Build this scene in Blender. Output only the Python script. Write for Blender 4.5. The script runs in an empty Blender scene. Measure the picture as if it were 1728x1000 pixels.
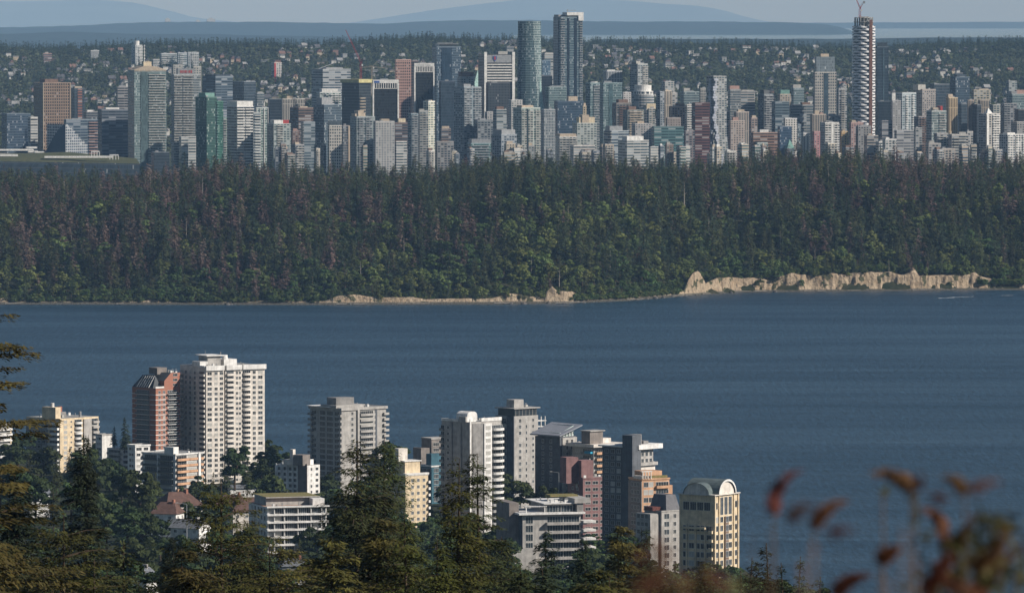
import bpy, math, random
import numpy as np
from mathutils import Vector, Matrix, noise as mnoise

# ---------------------------------------------------------------- camera, sky, sun, exposure
SC = bpy.context.scene
F, CX, CY, HZ, H = 10800.0, 864.0, 500.0, 25.0, 250.0     # lens in photo pixels, centre, horizon row, eye height (m)
PITCH = math.atan((CY - HZ) / F)
cam_d = bpy.data.cameras.new("camera")
cam_d.sensor_width = 36.0
cam_d.lens = F / 1728.0 * 36.0
cam_d.clip_start = 1.0
cam_d.clip_end = 200000.0
cam_d.dof.use_dof = True
cam_d.dof.focus_distance = 4200.0
cam_d.dof.aperture_fstop = 6.2
cam = bpy.data.objects.new("camera", cam_d)
cam.location = (0, 0, H)
cam.rotation_euler = (math.pi / 2 - PITCH, 0, 0)
SC.collection.objects.link(cam)
SC.camera = cam

SUN_EL, SUN_AZ = math.radians(33), math.radians(110)      # azimuth clockwise from the view direction (+Y)
world = bpy.data.worlds.new("World")
SC.world = world
world.use_nodes = True
wn = world.node_tree
bg = wn.nodes["Background"]
sky = wn.nodes.new("ShaderNodeTexSky")
sky.sky_type = 'NISHITA'
sky.sun_disc = False
sky.sun_elevation = SUN_EL
sky.sun_rotation = SUN_AZ
sky.altitude = 250
sky.air_density = 1.0
sky.dust_density = 0.15
sky.ozone_density = 2.0
wn.links.new(sky.outputs[0], bg.inputs[0])
bg.inputs[1].default_value = 0.05
sun_d = bpy.data.lights.new("sun", 'SUN')
sun_d.energy = 5.0
sun_d.angle = math.radians(0.53)
sun_d.color = (1.0, 0.93, 0.84)
sun = bpy.data.objects.new("sun", sun_d)
sdir = Vector((math.sin(SUN_AZ) * math.cos(SUN_EL), math.cos(SUN_AZ) * math.cos(SUN_EL), math.sin(SUN_EL)))
sun.rotation_euler = sdir.to_track_quat('Z', 'Y').to_euler()
sun.location = (400, 0, 500)
SC.collection.objects.link(sun)
SC.view_settings.view_transform = 'Standard'
SC.view_settings.look = 'None'
SC.view_settings.exposure = 0.1
SC.view_settings.gamma = 1.0
SC.cycles.use_denoising = True
SC.cycles.max_bounces = 4
SC.cycles.diffuse_bounces = 2
SC.cycles.glossy_bounces = 2
SC.cycles.transmission_bounces = 2
SC.cycles.volume_bounces = 0
SC.cycles.transparent_max_bounces = 8
SC.cycles.caustics_reflective = False
SC.cycles.caustics_refractive = False

# ---------------------------------------------------------------- helpers
C = SC.collection
cp, sp = math.cos(PITCH), math.sin(PITCH)


def at(px, py, D):
    """world point at forward distance D seen at photo pixel px,py"""
    a, b = (px - CX) / F, -(py - CY) / F
    d = (a, cp + b * sp, -sp + b * cp)
    k = D / d[1]
    return Vector((a * k, D, H + d[2] * k))


def tag(o, label=None, cat=None, group=None, kind=None):
    if label: o['label'] = label
    if cat: o['category'] = cat
    if group: o['group'] = group
    if kind: o['kind'] = kind
    return o


def empty(name, loc, rz=0.0, label=None, cat=None, group=None, parent=None):
    o = bpy.data.objects.new(name, None)
    o.empty_display_size = 2
    o.location = loc
    o.rotation_euler = (0, 0, rz)
    C.objects.link(o)
    if parent: o.parent = parent
    return tag(o, label, cat, group)


class MB:
    """collects faces with material slots and metre-based UVs, builds ONE mesh object"""
    def __init__(s):
        s.v, s.f, s.m, s.uv = [], [], [], []

    def face(s, pts, m=0, uv=None):
        b = len(s.v)
        s.v.extend([tuple(p) for p in pts])
        s.f.append(tuple(range(b, b + len(pts))))
        s.m.append(m)
        s.uv.extend(uv if uv else [(0.0, 0.0)] * len(pts))

    def prism(s, poly, z0, z1, wm=0, rm=1, u0=0.0, top=None, bottom=False):
        """poly counter-clockwise; top: optional function (x,y)->z"""
        n = len(poly)
        u = u0
        zt = [(top(x, y) if top else z1) for x, y in poly]
        for i in range(n):
            a, b = poly[i], poly[(i + 1) % n]
            l = math.hypot(b[0] - a[0], b[1] - a[1])
            if l < 1e-6: continue
            za, zb = zt[i], zt[(i + 1) % n]
            s.face([(a[0], a[1], z0), (b[0], b[1], z0), (b[0], b[1], zb), (a[0], a[1], za)], wm,
                   [(u, z0), (u + l, z0), (u + l, zb), (u, za)])
            u += l
        s.face([(p[0], p[1], z) for p, z in zip(poly, zt)], rm, [(p[0], p[1]) for p in poly])
        if bottom:
            s.face([(p[0], p[1], z0) for p in reversed(poly)], rm, [(p[0], p[1]) for p in reversed(poly)])

    def box(s, x0, y0, z0, x1, y1, z1, m=0, rm=None):
        s.prism([(x0, y0), (x1, y0), (x1, y1), (x0, y1)], z0, z1, m, m if rm is None else rm, bottom=True)

    def tube(s, p, q, r0, r1, n=6, m=0):
        p, q = Vector(p), Vector(q)
        d = (q - p)
        if d.length < 1e-6: return
        d.normalize()
        a = d.orthogonal().normalized()
        b = d.cross(a)
        ring = []
        for (c, r) in ((p, r0), (q, r1)):
            ring.append([c + (a * math.cos(2 * math.pi * i / n) + b * math.sin(2 * math.pi * i / n)) * r for i in range(n)])
        for i in range(n):
            j = (i + 1) % n
            s.face([ring[0][i], ring[0][j], ring[1][j], ring[1][i]], m)
        s.face(list(reversed(ring[0])), m)
        s.face(ring[1], m)

    def mesh(s, name, mats):
        me = bpy.data.meshes.new(name)
        me.from_pydata(s.v, [], s.f)
        for mt in mats: me.materials.append(mt)
        if len(mats) > 1:
            me.polygons.foreach_set("material_index", s.m)
        ul = me.uv_layers.new(name="UVMap")
        ul.data.foreach_set("uv", np.array(s.uv, dtype=np.float32).ravel())
        me.update()
        return me

    def build(s, name, mats, parent=None, **kw):
        if not isinstance(mats, (list, tuple)): mats = [mats]
        o = bpy.data.objects.new(name, s.mesh(name, mats))
        C.objects.link(o)
        if parent: o.parent = parent
        return tag(o, **kw)


def np_mesh(name, V, Fc, mats, midx=None, uv=None, smooth=False):
    """V (n,3) float, Fc (m,k) int all faces with k corners"""
    V = np.asarray(V, dtype=np.float32); Fc = np.asarray(Fc, dtype=np.int32)
    me = bpy.data.meshes.new(name)
    me.vertices.add(len(V)); me.vertices.foreach_set("co", V.ravel())
    m, k = Fc.shape
    me.loops.add(m * k); me.loops.foreach_set("vertex_index", Fc.ravel())
    me.polygons.add(m)
    me.polygons.foreach_set("loop_start", np.arange(0, m * k, k, dtype=np.int32))
    try:
        me.polygons.foreach_set("loop_total", np.full(m, k, dtype=np.int32))
    except Exception:
        pass
    for mt in mats: me.materials.append(mt)
    if midx is not None: me.polygons.foreach_set("material_index", np.asarray(midx, dtype=np.int32))
    if smooth: me.polygons.foreach_set("use_smooth", np.ones(m, dtype=bool))
    me.update(calc_edges=True)
    me.validate()
    return me


def obj(name, me, parent=None, **kw):
    o = bpy.data.objects.new(name, me)
    C.objects.link(o)
    if parent: o.parent = parent
    return tag(o, **kw)


class NT:
    """tiny node-tree writer"""
    def __init__(s, name):
        s.mat = bpy.data.materials.new(name)
        s.mat.use_nodes = True
        s.t = s.mat.node_tree
        s.b = s.t.nodes["Principled BSDF"]
        s.out = s.t.nodes["Material Output"]

    def n(s, typ, **kw):
        nd = s.t.nodes.new(typ)
        for k, v in kw.items():
            if k == 'inp':
                for kk, vv in v.items():
                    if hasattr(vv, 'is_output'): s.t.links.new(vv, nd.inputs[kk])
                    else: nd.inputs[kk].default_value = vv
            else: setattr(nd, k, v)
        return nd

    def m(s, op, a, b=None, c=None):
        nd = s.t.nodes.new("ShaderNodeMath"); nd.operation = op
        for i, x in enumerate((a, b, c)):
            if x is None: continue
            if hasattr(x, 'is_output'): s.t.links.new(x, nd.inputs[i])
            else: nd.inputs[i].default_value = x
        return nd.outputs[0]

    def mix(s, f, a, b, blend='MIX'):
        nd = s.t.nodes.new("ShaderNodeMix"); nd.data_type = 'RGBA'; nd.blend_type = blend
        for i, x in ((0, f), (6, a), (7, b)):
            if hasattr(x, 'is_output'): s.t.links.new(x, nd.inputs[i])
            else: nd.inputs[i].default_value = x if i == 0 else (x[0], x[1], x[2], 1)
        return nd.outputs[2]

    def noise(s, vec, scale, detail=3, rough=.55):
        nd = s.n("ShaderNodeTexNoise", inp={'Scale': scale, 'Detail': detail, 'Roughness': rough})
        if vec is not None: s.t.links.new(vec, nd.inputs['Vector'])
        return nd.outputs['Fac']

    def mapv(s, vec, scale):
        nd = s.n("ShaderNodeMapping"); nd.inputs['Scale'].default_value = scale
        s.t.links.new(vec, nd.inputs['Vector'])
        return nd.outputs[0]

    def rng(s, v, a, b, c, d):
        nd = s.n("ShaderNodeMapRange", inp={'Value': v, 'From Min': a, 'From Max': b, 'To Min': c, 'To Max': d})
        return nd.outputs[0]

    def set(s, name, v):
        if hasattr(v, 'is_output'): s.t.links.new(v, s.b.inputs[name])
        elif name == 'Base Color': s.b.inputs[name].default_value = (v[0], v[1], v[2], 1)
        else: s.b.inputs[name].default_value = v


_mc = {}


def plain(name, col, rough=.8, amt=.25, scale=.35, spec=.3, streak=True):
    """painted / concrete style surface with blotches and vertical weather streaks"""
    key = (name, tuple(col), rough)
    if key in _mc: return _mc[key]
    t = NT(name)
    tc = t.n("ShaderNodeTexCoord").outputs['Object']
    n1 = t.noise(tc, scale, 4)
    v = t.rng(n1, .3, .7, 1 - amt, 1 + amt * .5)
    if streak:
        n2 = t.noise(t.mapv(tc, (1.2, 1.2, .06)), 1.0, 3)
        v = t.m('MULTIPLY', v, t.rng(n2, .35, .7, 1.05, 1 - amt * .6))
    c = t.mix(1.0, col, (1, 1, 1), 'MULTIPLY')
    hv = t.n("ShaderNodeVectorMath", operation='SCALE')
    t.t.links.new(c, hv.inputs[0]); t.t.links.new(v, hv.inputs['Scale'])
    t.set('Base Color', hv.outputs[0])
    t.set('Roughness', rough)
    t.set('Specular IOR Level', spec)
    _mc[key] = t.mat
    return t.mat


def glassy(name, col, rough=.12):
    key = (name, tuple(col), rough)
    if key in _mc: return _mc[key]
    t = NT(name)
    tc = t.n("ShaderNodeTexCoord").outputs['Object']
    c = t.mix(t.rng(t.noise(tc, .6, 2), .35, .65, 0, 1), [x * .7 for x in col], [min(1, x * 1.3) for x in col])
    t.set('Base Color', c); t.set('Roughness', rough); t.set('Specular IOR Level', .6)
    _mc[key] = t.mat
    return t.mat


def facade(name, wall, glass, *a, **k):
    return facade_(name, [x * .86 for x in wall], [x * .62 for x in glass], *a, **k)


def facade_(name, wall, glass, fh=3.0, bw=3.0, wu=.7, wv=.55, cur=.15, rough=.75, band=None, grough=.18):
    """curtain wall / punched windows laid out in metre UVs (u along the wall, v up)"""
    t = NT(name)
    uv = t.n("ShaderNodeUVMap").outputs[0]
    sx = t.n("ShaderNodeSeparateXYZ", inp={0: uv})
    u, v = sx.outputs[0], sx.outputs[1]
    cu, cv = t.m('DIVIDE', u, bw), t.m('DIVIDE', v, fh)
    fu, fv = t.m('FRACT', cu), t.m('FRACT', cv)
    mu = t.m('LESS_THAN', t.m('ABSOLUTE', t.m('SUBTRACT', fu, .5)), wu / 2)
    mv = t.m('LESS_THAN', t.m('ABSOLUTE', t.m('SUBTRACT', fv, .5)), wv / 2)
    m = t.m('MULTIPLY', mu, mv)
    cell = t.n("ShaderNodeCombineXYZ", inp={0: t.m('FLOOR', cu), 1: t.m('FLOOR', cv)})
    wnz = t.n("ShaderNodeTexWhiteNoise", inp={0: cell.outputs[0]})
    wnz.noise_dimensions = '3D'
    r = wnz.outputs['Value']
    g = t.mix(r, [x * .62 for x in glass], [min(1, x * 1.3) for x in glass])
    curm = t.m('GREATER_THAN', t.n("ShaderNodeTexWhiteNoise", inp={0: t.n("ShaderNodeVectorMath", operation='ADD', inp={0: cell.outputs[0], 1: (7.3, 3.1, 1.0)}).outputs[0]}).outputs['Value'], 1 - cur)
    g = t.mix(curm, g, [min(1, .25 + x * 1.2) for x in glass])
    wall_n = t.noise(t.n("ShaderNodeTexCoord").outputs['Object'], .08, 4)
    wc = t.mix(t.rng(wall_n, .3, .7, 0, 1), [x * .82 for x in wall], [min(1, x * 1.08) for x in wall])
    if band:                                               # every nth storey band in another colour
        bm = t.m('LESS_THAN', t.m('FRACT', t.m('DIVIDE', v, band[0])), band[1])
        wc = t.mix(bm, wc, band[2])
    t.set('Base Color', t.mix(m, wc, g))
    t.set('Roughness', t.m('SUBTRACT', rough, t.m('MULTIPLY', m, rough - grough)))
    t.set('Specular IOR Level', t.m('ADD', .2, t.m('MULTIPLY', m, .2)))
    return t.mat
# ---------------------------------------------------------------- terrain profiles
def shoreN(X):
    """forward distance of the near shoreline"""
    return float(np.interp(X, [-900, -250, 0, 60, 100, 130, 200, 400, 900], [3800, 3600, 3430, 3180, 2900, 2640, 2200, 1700, 1200]))


def gnear(X, Y):
    p = np.interp(Y, [-400, 0, 21, 60, 200, 430, 1000, 1500, 2200, 2600, 3000, 3600], [320, 248.3, 245.5, 238, 215, 183, 118, 78, 40, 15, 8, 4])
    s = shoreN(X) - Y
    return float(min(p, 2.2 + .055 * s)) if s > 0 else float(max(-8, s * .05))


def shoreP(X):
    """forward distance of the park shoreline"""
    px = 864 + X / 5600 * F
    y = np.interp(px, [-400, 0, 560, 950, 1060, 1160, 1250, 1700, 2200], [512, 513, 514, 512, 507, 499, 493, 489, 487])
    return 10800 * 250 / (y - 25)


def gpark(X, Y):
    s = Y - shoreP(X)
    if s < 0: return max(-6, s * .08)
    b = float(np.interp(X, [-500, -250, 0, 150, 450], [68, 70, 74, 75, 74]))
    px = 864 + X / 5650 * F
    ct = float(np.interp(px, [1140, 1200, 1300, 1560, 1690, 1800], [0, 7, 10.5, 11.5, 9, 4.5]))
    if s < 40 and ct > 0 and s > 6: return max(ct + (s - 8) * .25, float(np.interp(s, [0, 8, 20, 40], [.6, 2, 5, 12])))
    w = 5 * math.sin(X * .021 + 1) + 4 * math.sin(X * .047 + Y * .013)
    return float(np.interp(s, [0, 8, 20, 300, 420, 1500], [.6, 2.0, 5, b - 4, b, b - 12])) + w * min(1, s / 120)


def gcity(X, Y):
    z = float(np.interp(Y, [6600, 7600, 9000, 9500, 11000, 13300, 14500, 17000], [46, 42, 45, 58, 104, 181, 170, 120]))
    k = max(0, min(1, (Y - 9000) / 2500))
    return z + k * (7 * math.sin(X * .004 + 2) + 4 * math.sin(X * .011 + Y * .003) + 3 * math.sin(Y * .006))


def grid_mesh(name, xs, ys, fz, mat, **kw):
    V = [(x, y, fz(x, y)) for y in ys for x in xs]
    n = len(xs)
    Fc = [(j * n + i, j * n + i + 1, (j + 1) * n + i + 1, (j + 1) * n + i) for j in range(len(ys) - 1) for i in range(n - 1)]
    return obj(name, np_mesh(name, V, Fc, [mat], smooth=True), **kw)


def ground_mat(name, a, b, c, scale=.02):
    t = NT(name)
    tc = t.n("ShaderNodeTexCoord").outputs['Object']
    n1 = t.rng(t.noise(tc, scale, 6), .35, .65, 0, 1)
    n2 = t.rng(t.noise(tc, scale * 9, 4), .4, .65, 0, 1)
    t.set('Base Color', t.mix(n2, t.mix(n1, a, b), c))
    t.set('Roughness', .95); t.set('Specular IOR Level', .1)
    return t.mat


MG_soil = ground_mat("forest_floor", (.03, .035, .018), (.05, .045, .025), (.018, .025, .012))
MG_city = ground_mat("city_ground", (.05, .06, .035), (.09, .085, .075), (.03, .045, .025), .004)

grid_mesh("near_slope", list(np.arange(-900, 901, 30)), list(np.concatenate([np.arange(-400, 60, 20), np.arange(60, 3850, 35)])), lambda x, y: gnear(x, y), MG_soil, kind='structure')
grid_mesh("park_ground", list(np.arange(-1100, 1101, 14)), list(np.concatenate([np.arange(5380, 6000, 10), np.arange(6000, 7000, 50)])), gpark, MG_soil, kind='structure')
grid_mesh("city_ground", list(np.arange(-3200, 3201, 100)), list(np.arange(6700, 17100, 100)), gcity, MG_city, kind='structure')


# water: one sheet out past the park, wind lanes and ripples
def water_mat():
    t = NT("sea_water")
    tc = t.n("ShaderNodeTexCoord").outputs['Object']
    big = t.noise(t.mapv(tc, (.0016, .009, 1)), 1.0, 5, .6)          # wind lanes lying across the view
    rot = t.n('ShaderNodeMapping'); rot.inputs['Rotation'].default_value = (0, 0, math.radians(9)); rot.inputs['Scale'].default_value = (.0022, .030, 1); t.t.links.new(tc, rot.inputs['Vector'])
    lane = t.n('ShaderNodeTexNoise', inp={'Vector': rot.outputs[0], 'Scale': 1.0, 'Detail': 5, 'Roughness': .6, 'Distortion': 1.2}).outputs['Fac']
    rip = t.noise(t.mapv(tc, (.30, .055, 1)), 1.0, 5, .7)
    gr = t.noise(t.mapv(tc, (.38, .035, 1)), 1.0, 3, .75)
    fine = t.noise(t.mapv(tc, (.5, .3, 1)), 1.0, 3, .6)
    hgt = t.m('ADD', t.m('MULTIPLY', rip, 1.5), t.m('MULTIPLY', fine, .5))
    bump = t.n("ShaderNodeBump", inp={'Strength': .55, 'Distance': 1.6, 'Height': hgt})
    t.t.links.new(bump.outputs[0], t.b.inputs['Normal'])
    lanes = t.rng(lane, .60, .70, 0, 1)
    patch = t.rng(big, .35, .65, 0, 1)
    ripple_shading = t.m('MULTIPLY', t.rng(rip, .3, .7, .62, 1.42), t.rng(gr, .3, .7, .35, 1.75))  # ripple light and dark multiplied into the water colour
    c = t.mix(patch, (.010, .030, .053), (.018, .045, .076))
    c = t.mix(t.m('MULTIPLY', lanes, .75), c, (.04, .08, .12))
    hv = t.n("ShaderNodeVectorMath", operation='SCALE'); t.t.links.new(c, hv.inputs[0]); t.t.links.new(ripple_shading, hv.inputs['Scale'])
    cap = t.m('MULTIPLY', t.m('GREATER_THAN', rip, .79), t.m('GREATER_THAN', t.noise(t.mapv(tc, (.004, .02, 1)), 1, 2), .58))  # whitecap foam and glints painted pale on the highest ripples
    t.set('Base Color', t.mix(t.m('MULTIPLY', cap, .35), hv.outputs[0], (.4, .45, .5)))
    t.set('Roughness', t.rng(patch, 0, 1, .42, .34))
    t.set('IOR', 1.33)
    t.set('Specular IOR Level', .5)
    return t.mat


M_water = water_mat()
mb = MB()
mb.face([(-30000, 1000, 0), (30000, 1000, 0), (30000, 7000, 0), (-30000, 7000, 0)])
mb.build("sea_water", M_water, kind='structure')
mb = MB()
mb.face([(-60000, -3000, -12), (60000, -3000, -12), (60000, 118000, -12), (-60000, 118000, -12)])
mb.build("ground", MG_city, kind='structure')

# a boat's fading wake and a few foam lines
M_foam = plain("sea_foam", (.55, .58, .60), .8, .4, .2, streak=False)
for px0, px1, py0, py1, w_ in ((1583, 1612, 503.2, 501.8, .9), (1606, 1645, 501.6, 500.2, .6), (1690, 1712, 498.6, 498.2, .5)):
    ya, yb = 250 * F / (py0 - 25), 250 * F / (py1 - 25)
    a_, b_ = Vector(((px0 - 864) / F * ya, ya, .06)), Vector(((px1 - 864) / F * yb, yb, .06))
    mb = MB(); n_ = 14; rw = random.Random(px0)
    up, dn = [], []
    for i in range(n_ + 1):
        c = a_.lerp(b_, i / n_); h_ = w_ * rw.uniform(.3, 1.6) * (1 if 0 < i < n_ else .1)
        up.append((c.x, c.y + h_ * 3, .06)); dn.append((c.x, c.y - h_ * 3, .06))
    for i in range(n_): mb.face([dn[i], dn[i + 1], up[i + 1], up[i]])
    mb.build("sea_foam", M_foam, kind='stuff', label="short white foam line on the open water")

# far hills, strait and mountains
def ridge(name, pts, D, depth, mat, amp, seed, step=60, base=None, label=None):
    """pts: photo pixels of the skyline; real rounded ridge with depth"""
    rng = np.random.default_rng(seed)
    x0, x1 = at(pts[0][0], 0, D).x, at(pts[-1][0], 0, D).x
    xs = np.arange(x0, x1 + step, step)
    px = 864 + xs / D * F
    zt = np.array([at(p, y, D).z for p, y in zip(px, np.interp(px, [p[0] for p in pts], [p[1] for p in pts]))])
    nz = rng.normal(size=len(xs)) * amp
    nz = nz * .6 + np.convolve(nz, np.ones(5) / 5, 'same') * 1.2
    rows = []
    prof = [(-1.0, 0.0), (-.75, .28), (-.5, .6), (-.28, .84), (-.1, .97), (0, 1.0), (.4, .8), (1.0, 0)]
    for k, (dy, hz) in enumerate(prof):
        yy = D + dy * depth
        for i, x in enumerate(xs):
            z = -12 + (zt[i] + 12) * hz + (nz[i] if k == 5 else rng.normal() * amp * .7 if 0 < k < 7 else 0)
            rows.append((x * (yy / D if k < 5 else 1), yy, z))
    n = len(xs)
    Fc = [(j * n + i, j * n + i + 1, (j + 1) * n + i + 1, (j + 1) * n + i) for j in range(len(prof) - 1) for i in range(n - 1)]
    return obj(name, np_mesh(name, rows, Fc, [mat], smooth=True), kind='structure')


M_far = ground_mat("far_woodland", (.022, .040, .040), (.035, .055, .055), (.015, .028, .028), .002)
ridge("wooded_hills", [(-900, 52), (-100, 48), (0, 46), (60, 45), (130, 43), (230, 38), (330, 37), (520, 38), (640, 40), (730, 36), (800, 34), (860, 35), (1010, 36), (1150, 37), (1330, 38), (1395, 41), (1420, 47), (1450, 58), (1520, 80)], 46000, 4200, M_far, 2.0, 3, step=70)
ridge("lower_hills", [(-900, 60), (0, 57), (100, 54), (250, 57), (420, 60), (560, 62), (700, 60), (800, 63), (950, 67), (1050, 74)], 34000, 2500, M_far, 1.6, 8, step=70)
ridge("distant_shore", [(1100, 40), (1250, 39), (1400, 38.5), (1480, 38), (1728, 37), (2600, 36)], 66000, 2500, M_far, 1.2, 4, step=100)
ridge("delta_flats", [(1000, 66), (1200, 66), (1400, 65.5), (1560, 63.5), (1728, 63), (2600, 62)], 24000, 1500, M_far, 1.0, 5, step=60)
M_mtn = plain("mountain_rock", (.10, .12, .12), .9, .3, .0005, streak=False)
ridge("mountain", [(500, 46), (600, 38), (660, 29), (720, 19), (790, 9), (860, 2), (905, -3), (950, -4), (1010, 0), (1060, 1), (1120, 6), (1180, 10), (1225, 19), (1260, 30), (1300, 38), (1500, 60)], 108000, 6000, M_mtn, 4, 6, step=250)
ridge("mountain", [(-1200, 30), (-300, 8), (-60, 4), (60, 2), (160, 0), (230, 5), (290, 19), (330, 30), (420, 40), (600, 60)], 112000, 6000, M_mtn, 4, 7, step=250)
# the pale strait beyond the flats
mb = MB()
mb.face([(0, 27500, 112), (20000, 27500, 112), (20000, 64500, 112), (0, 64500, 112)])
t = NT("calm_water"); t.set('Base Color', (.03, .06, .09)); t.set('Roughness', .12); t.set('IOR', 1.33)
o = mb.build("strait_water", t.mat, kind='structure')

# haze: one closed box of thin even air
mb = MB()
mb.box(-30000, -420, -13.5, 30000, 124000, 760)
hz = mb.mesh("haze", [])
tm = bpy.data.materials.new("haze_air")
tm.use_nodes = True
tt = tm.node_tree
for n_ in list(tt.nodes):
    if n_.type != 'OUTPUT_MATERIAL': tt.nodes.remove(n_)
pv = tt.nodes.new("ShaderNodeVolumePrincipled")
pv.inputs['Color'].default_value = (.38, .64, 1.0, 1)
pv.inputs['Density'].default_value = 1.75e-5
pv.inputs['Absorption Color'].default_value = (.32, .32, .32, 1)      # blue scatters more than red
pv.inputs['Anisotropy'].default_value = -0.2
tt.links.new(pv.outputs[0], [n_ for n_ in tt.nodes if n_.type == 'OUTPUT_MATERIAL'][0].inputs['Volume'])
hz.materials.append(tm)
obj("haze", hz, kind='stuff', label="thin blue haze in the air over the whole view")
# ---------------------------------------------------------------- the downtown towers
ST = {'glass': (3.2, 1.7, .84, .66, .14), 'band': (3.5, 9.0, .97, .5, .2), 'grid': (3.8, 2.9, .6, .56, .06), 'punch': (2.9, 3.4, .52, .5, .2),
      'vert': (30., 2.2, .5, .97, .05), 'dark': (3.8, 1.6, .9, .84, .004), 'condo': (2.95, 4.2, .72, .58, .24), 'rib': (3.6, 2.0, .55, .72, .1)}
_fm = {}


def fmat(st, wall, glass):
    k = (st, tuple(wall), tuple(glass))
    if k not in _fm: _fm[k] = facade(st + "_facade", wall, glass, *ST[st])
    return _fm[k]


M_roof = plain("roof_gravel", (.30, .30, .29), .9, .3, .1, streak=False)
M_roofd = plain("dark_roof", (.10, .105, .11), .9, .3, .1, streak=False)
M_conc = plain("concrete", (.42, .41, .38))
M_white = plain("white_paint", (.74, .73, .70))
M_steel = plain("grey_steel", (.30, .31, .32), .5)
M_red = plain("red_paint", (.40, .05, .045), .5)
M_pink = plain("pink_stone", (.42, .27, .23))
M_beige = plain("beige_stone", (.52, .43, .33))
M_cream = plain("cream_wall", (.66, .56, .40))
M_green_cu = plain("copper_green", (.18, .33, .29))
M_dkgl = glassy("dark_glass", (.03, .045, .06))
M_brown = plain("brown_panel", (.20, .13, .10))
PM = {'c': M_conc, 'w': M_white, 's': M_steel, 'r': M_red, 'p': M_pink, 'b': M_beige, 'y': M_cream, 'g': M_green_cu, 'k': M_dkgl, 'n': M_brown, 'd': M_roofd}


def fit(x0, xc, x1, D, th):
    c = at(xc, 300, D)
    a0, a1 = (x0 - CX) / F, (x1 - CX) / F
    ct, st = math.cos(th), math.sin(th)
    L = (a1 * D - c.x) / (ct - a1 * st)
    M = (c.x - a0 * D) / (st + a0 * ct)
    return c.x, max(L, 2), M


def place(name, label, x0, xc, x1, yt, D, th=None, cat='building', group=None, M=None, gz=None, sub=1.0):
    """Empty at the nearest corner on the ground; local x runs along the lit right face, y along the shaded left face"""
    p = (xc - x0) / (x1 - x0)
    if th is None: th = min(math.radians(40), max(math.radians(13), math.atan2(p, 1 - p)))
    cx, L, Mf = fit(x0, xc, x1, D, th)
    if M is None: M = Mf if p > .04 else L * .8
    g = (gcity(cx, D) if gz is None else gz) - sub
    zt = at(xc, yt, D).z
    r = empty(name, (cx, D, g), th, label, cat, group)
    return r, L, M, zt - g, D / F                      # Ht local, metres per photo pixel


def CB(label, x0, xc, x1, yt, D, st, wall, glass, ph=(), sl=None, ss=None, pil=(), th=None, roof=None, name='high_rise', cap=None, M=None, cut=None, group=None, vs=()):
    r, L, Mm, Ht, mp = place(name, label, x0, xc, x1, yt, D, th, M=M, group=group)
    rng = random.Random(label)
    fh = ST[st][0] if ST[st][0] < 10 else 3.6
    m = MB()
    rects = [(0, 0, L, Mm)]
    if cut:                                             # stepped plan: recessed corner
        a, b = cut
        poly = [(0, 0), (L * a, 0), (L * a, -0.0 + Mm * b), (L, Mm * b), (L, Mm), (0, Mm)]
    else:
        poly = [(0, 0), (L, 0), (L, Mm), (0, Mm)]
    m.prism(poly, 0, Ht)
    m.build('body', [fmat(st, wall, glass), roof or M_roof], r)
    pm = MB()
    pt = .5
    for (ax, ay, bx, by) in ((0, 0, L, pt), (0, Mm - pt, L, Mm), (0, pt, pt, Mm - pt), (L - pt, pt, L, Mm - pt)):
        if not cut: pm.box(ax, ay, Ht + .003, bx, by, Ht + 1.1)
    if not cut: pm.build('parapet', plain("parapet", [min(.75, x * 1.1 + .05) for x in wall]), r)
    for (f0, f1, hp, pc) in ph:
        q = MB()
        y0 = Mm * rng.uniform(.15, .3)
        q.box(L * f0, y0, Ht, L * f1, max(y0 + 3, Mm * .8), Ht + hp * mp)
        q.build('penthouse', PM[pc], r)
    if Ht > 40 or not ph:                                # small plant on the roof
        q = MB()
        a = rng.uniform(.08, .6) * L; b = rng.uniform(.1, .6) * Mm; w = rng.uniform(1.5, L * .3 + 1.6); d = rng.uniform(1.5, 4); e = rng.uniform(.3, .7)
        q.prism([(a, b), (a + w, b), (a + w, b + d * e), (a + w * e, b + d * e), (a + w * e, b + d), (a, b + d)], Ht + .01, Ht + rng.uniform(1.2, 3.0))
        q.build('roof_plant', M_steel, r)
    for spec, side in ((sl, 0), (ss, 1)):
        if spec:
            for (f0, f1, pc) in (spec if isinstance(spec, list) else [spec]):
                q = MB()
                z = fh * 2
                while z < Ht - 1:
                    if side == 0: q.box(L * f0, -1.3, z - .35, L * f1, -.002, z + .75)
                    else: q.box(-1.3, Mm * f0, z - .35, -.002, Mm * f1, z + .75)
                    z += fh
                q.build('balconies', PM[pc], r, kind='stuff')
    for (f, w, pc) in pil:
        q = MB(); q.box(L * f, -.7, 0, L * f + w, -.003, Ht + .4)
        q.build('pilaster', PM[pc], r)
    for (f0, f1, g2, z0f) in vs:                          # glazed vertical strip standing proud
        q = MB(); q.box(L * f0, -.45, Ht * z0f, L * f1, -.002, Ht - .6)
        q.build('glazed_strip', fmat('dark', [x * .6 for x in g2], g2), r)
    if cap:
        hp, pc, ins = cap
        q = MB(); q.box(L * ins, Mm * ins, Ht, L * (1 - ins), Mm * (1 - ins), Ht + hp * mp)
        q.build('crown', PM[pc] if isinstance(pc, str) else fmat('dark', pc, pc), r)
    return r, L, Mm, Ht, mp


def hillD(px, yb):
    return min((abs(at(px, yb, Y).z - gcity(at(px, yb, Y).x, Y)), Y) for Y in range(9300, 13250, 25))[1]


W = [(.36, .36, .35), (.46, .45, .42), (.60, .59, .56), (.26, .27, .28), (.45, .38, .30), (.36, .27, .21), (.10, .12, .14), (.30, .36, .38)]
G = [(.05, .08, .11), (.09, .14, .17), (.12, .19, .21), (.03, .045, .06), (.08, .17, .16), (.05, .09, .15)]

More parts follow.
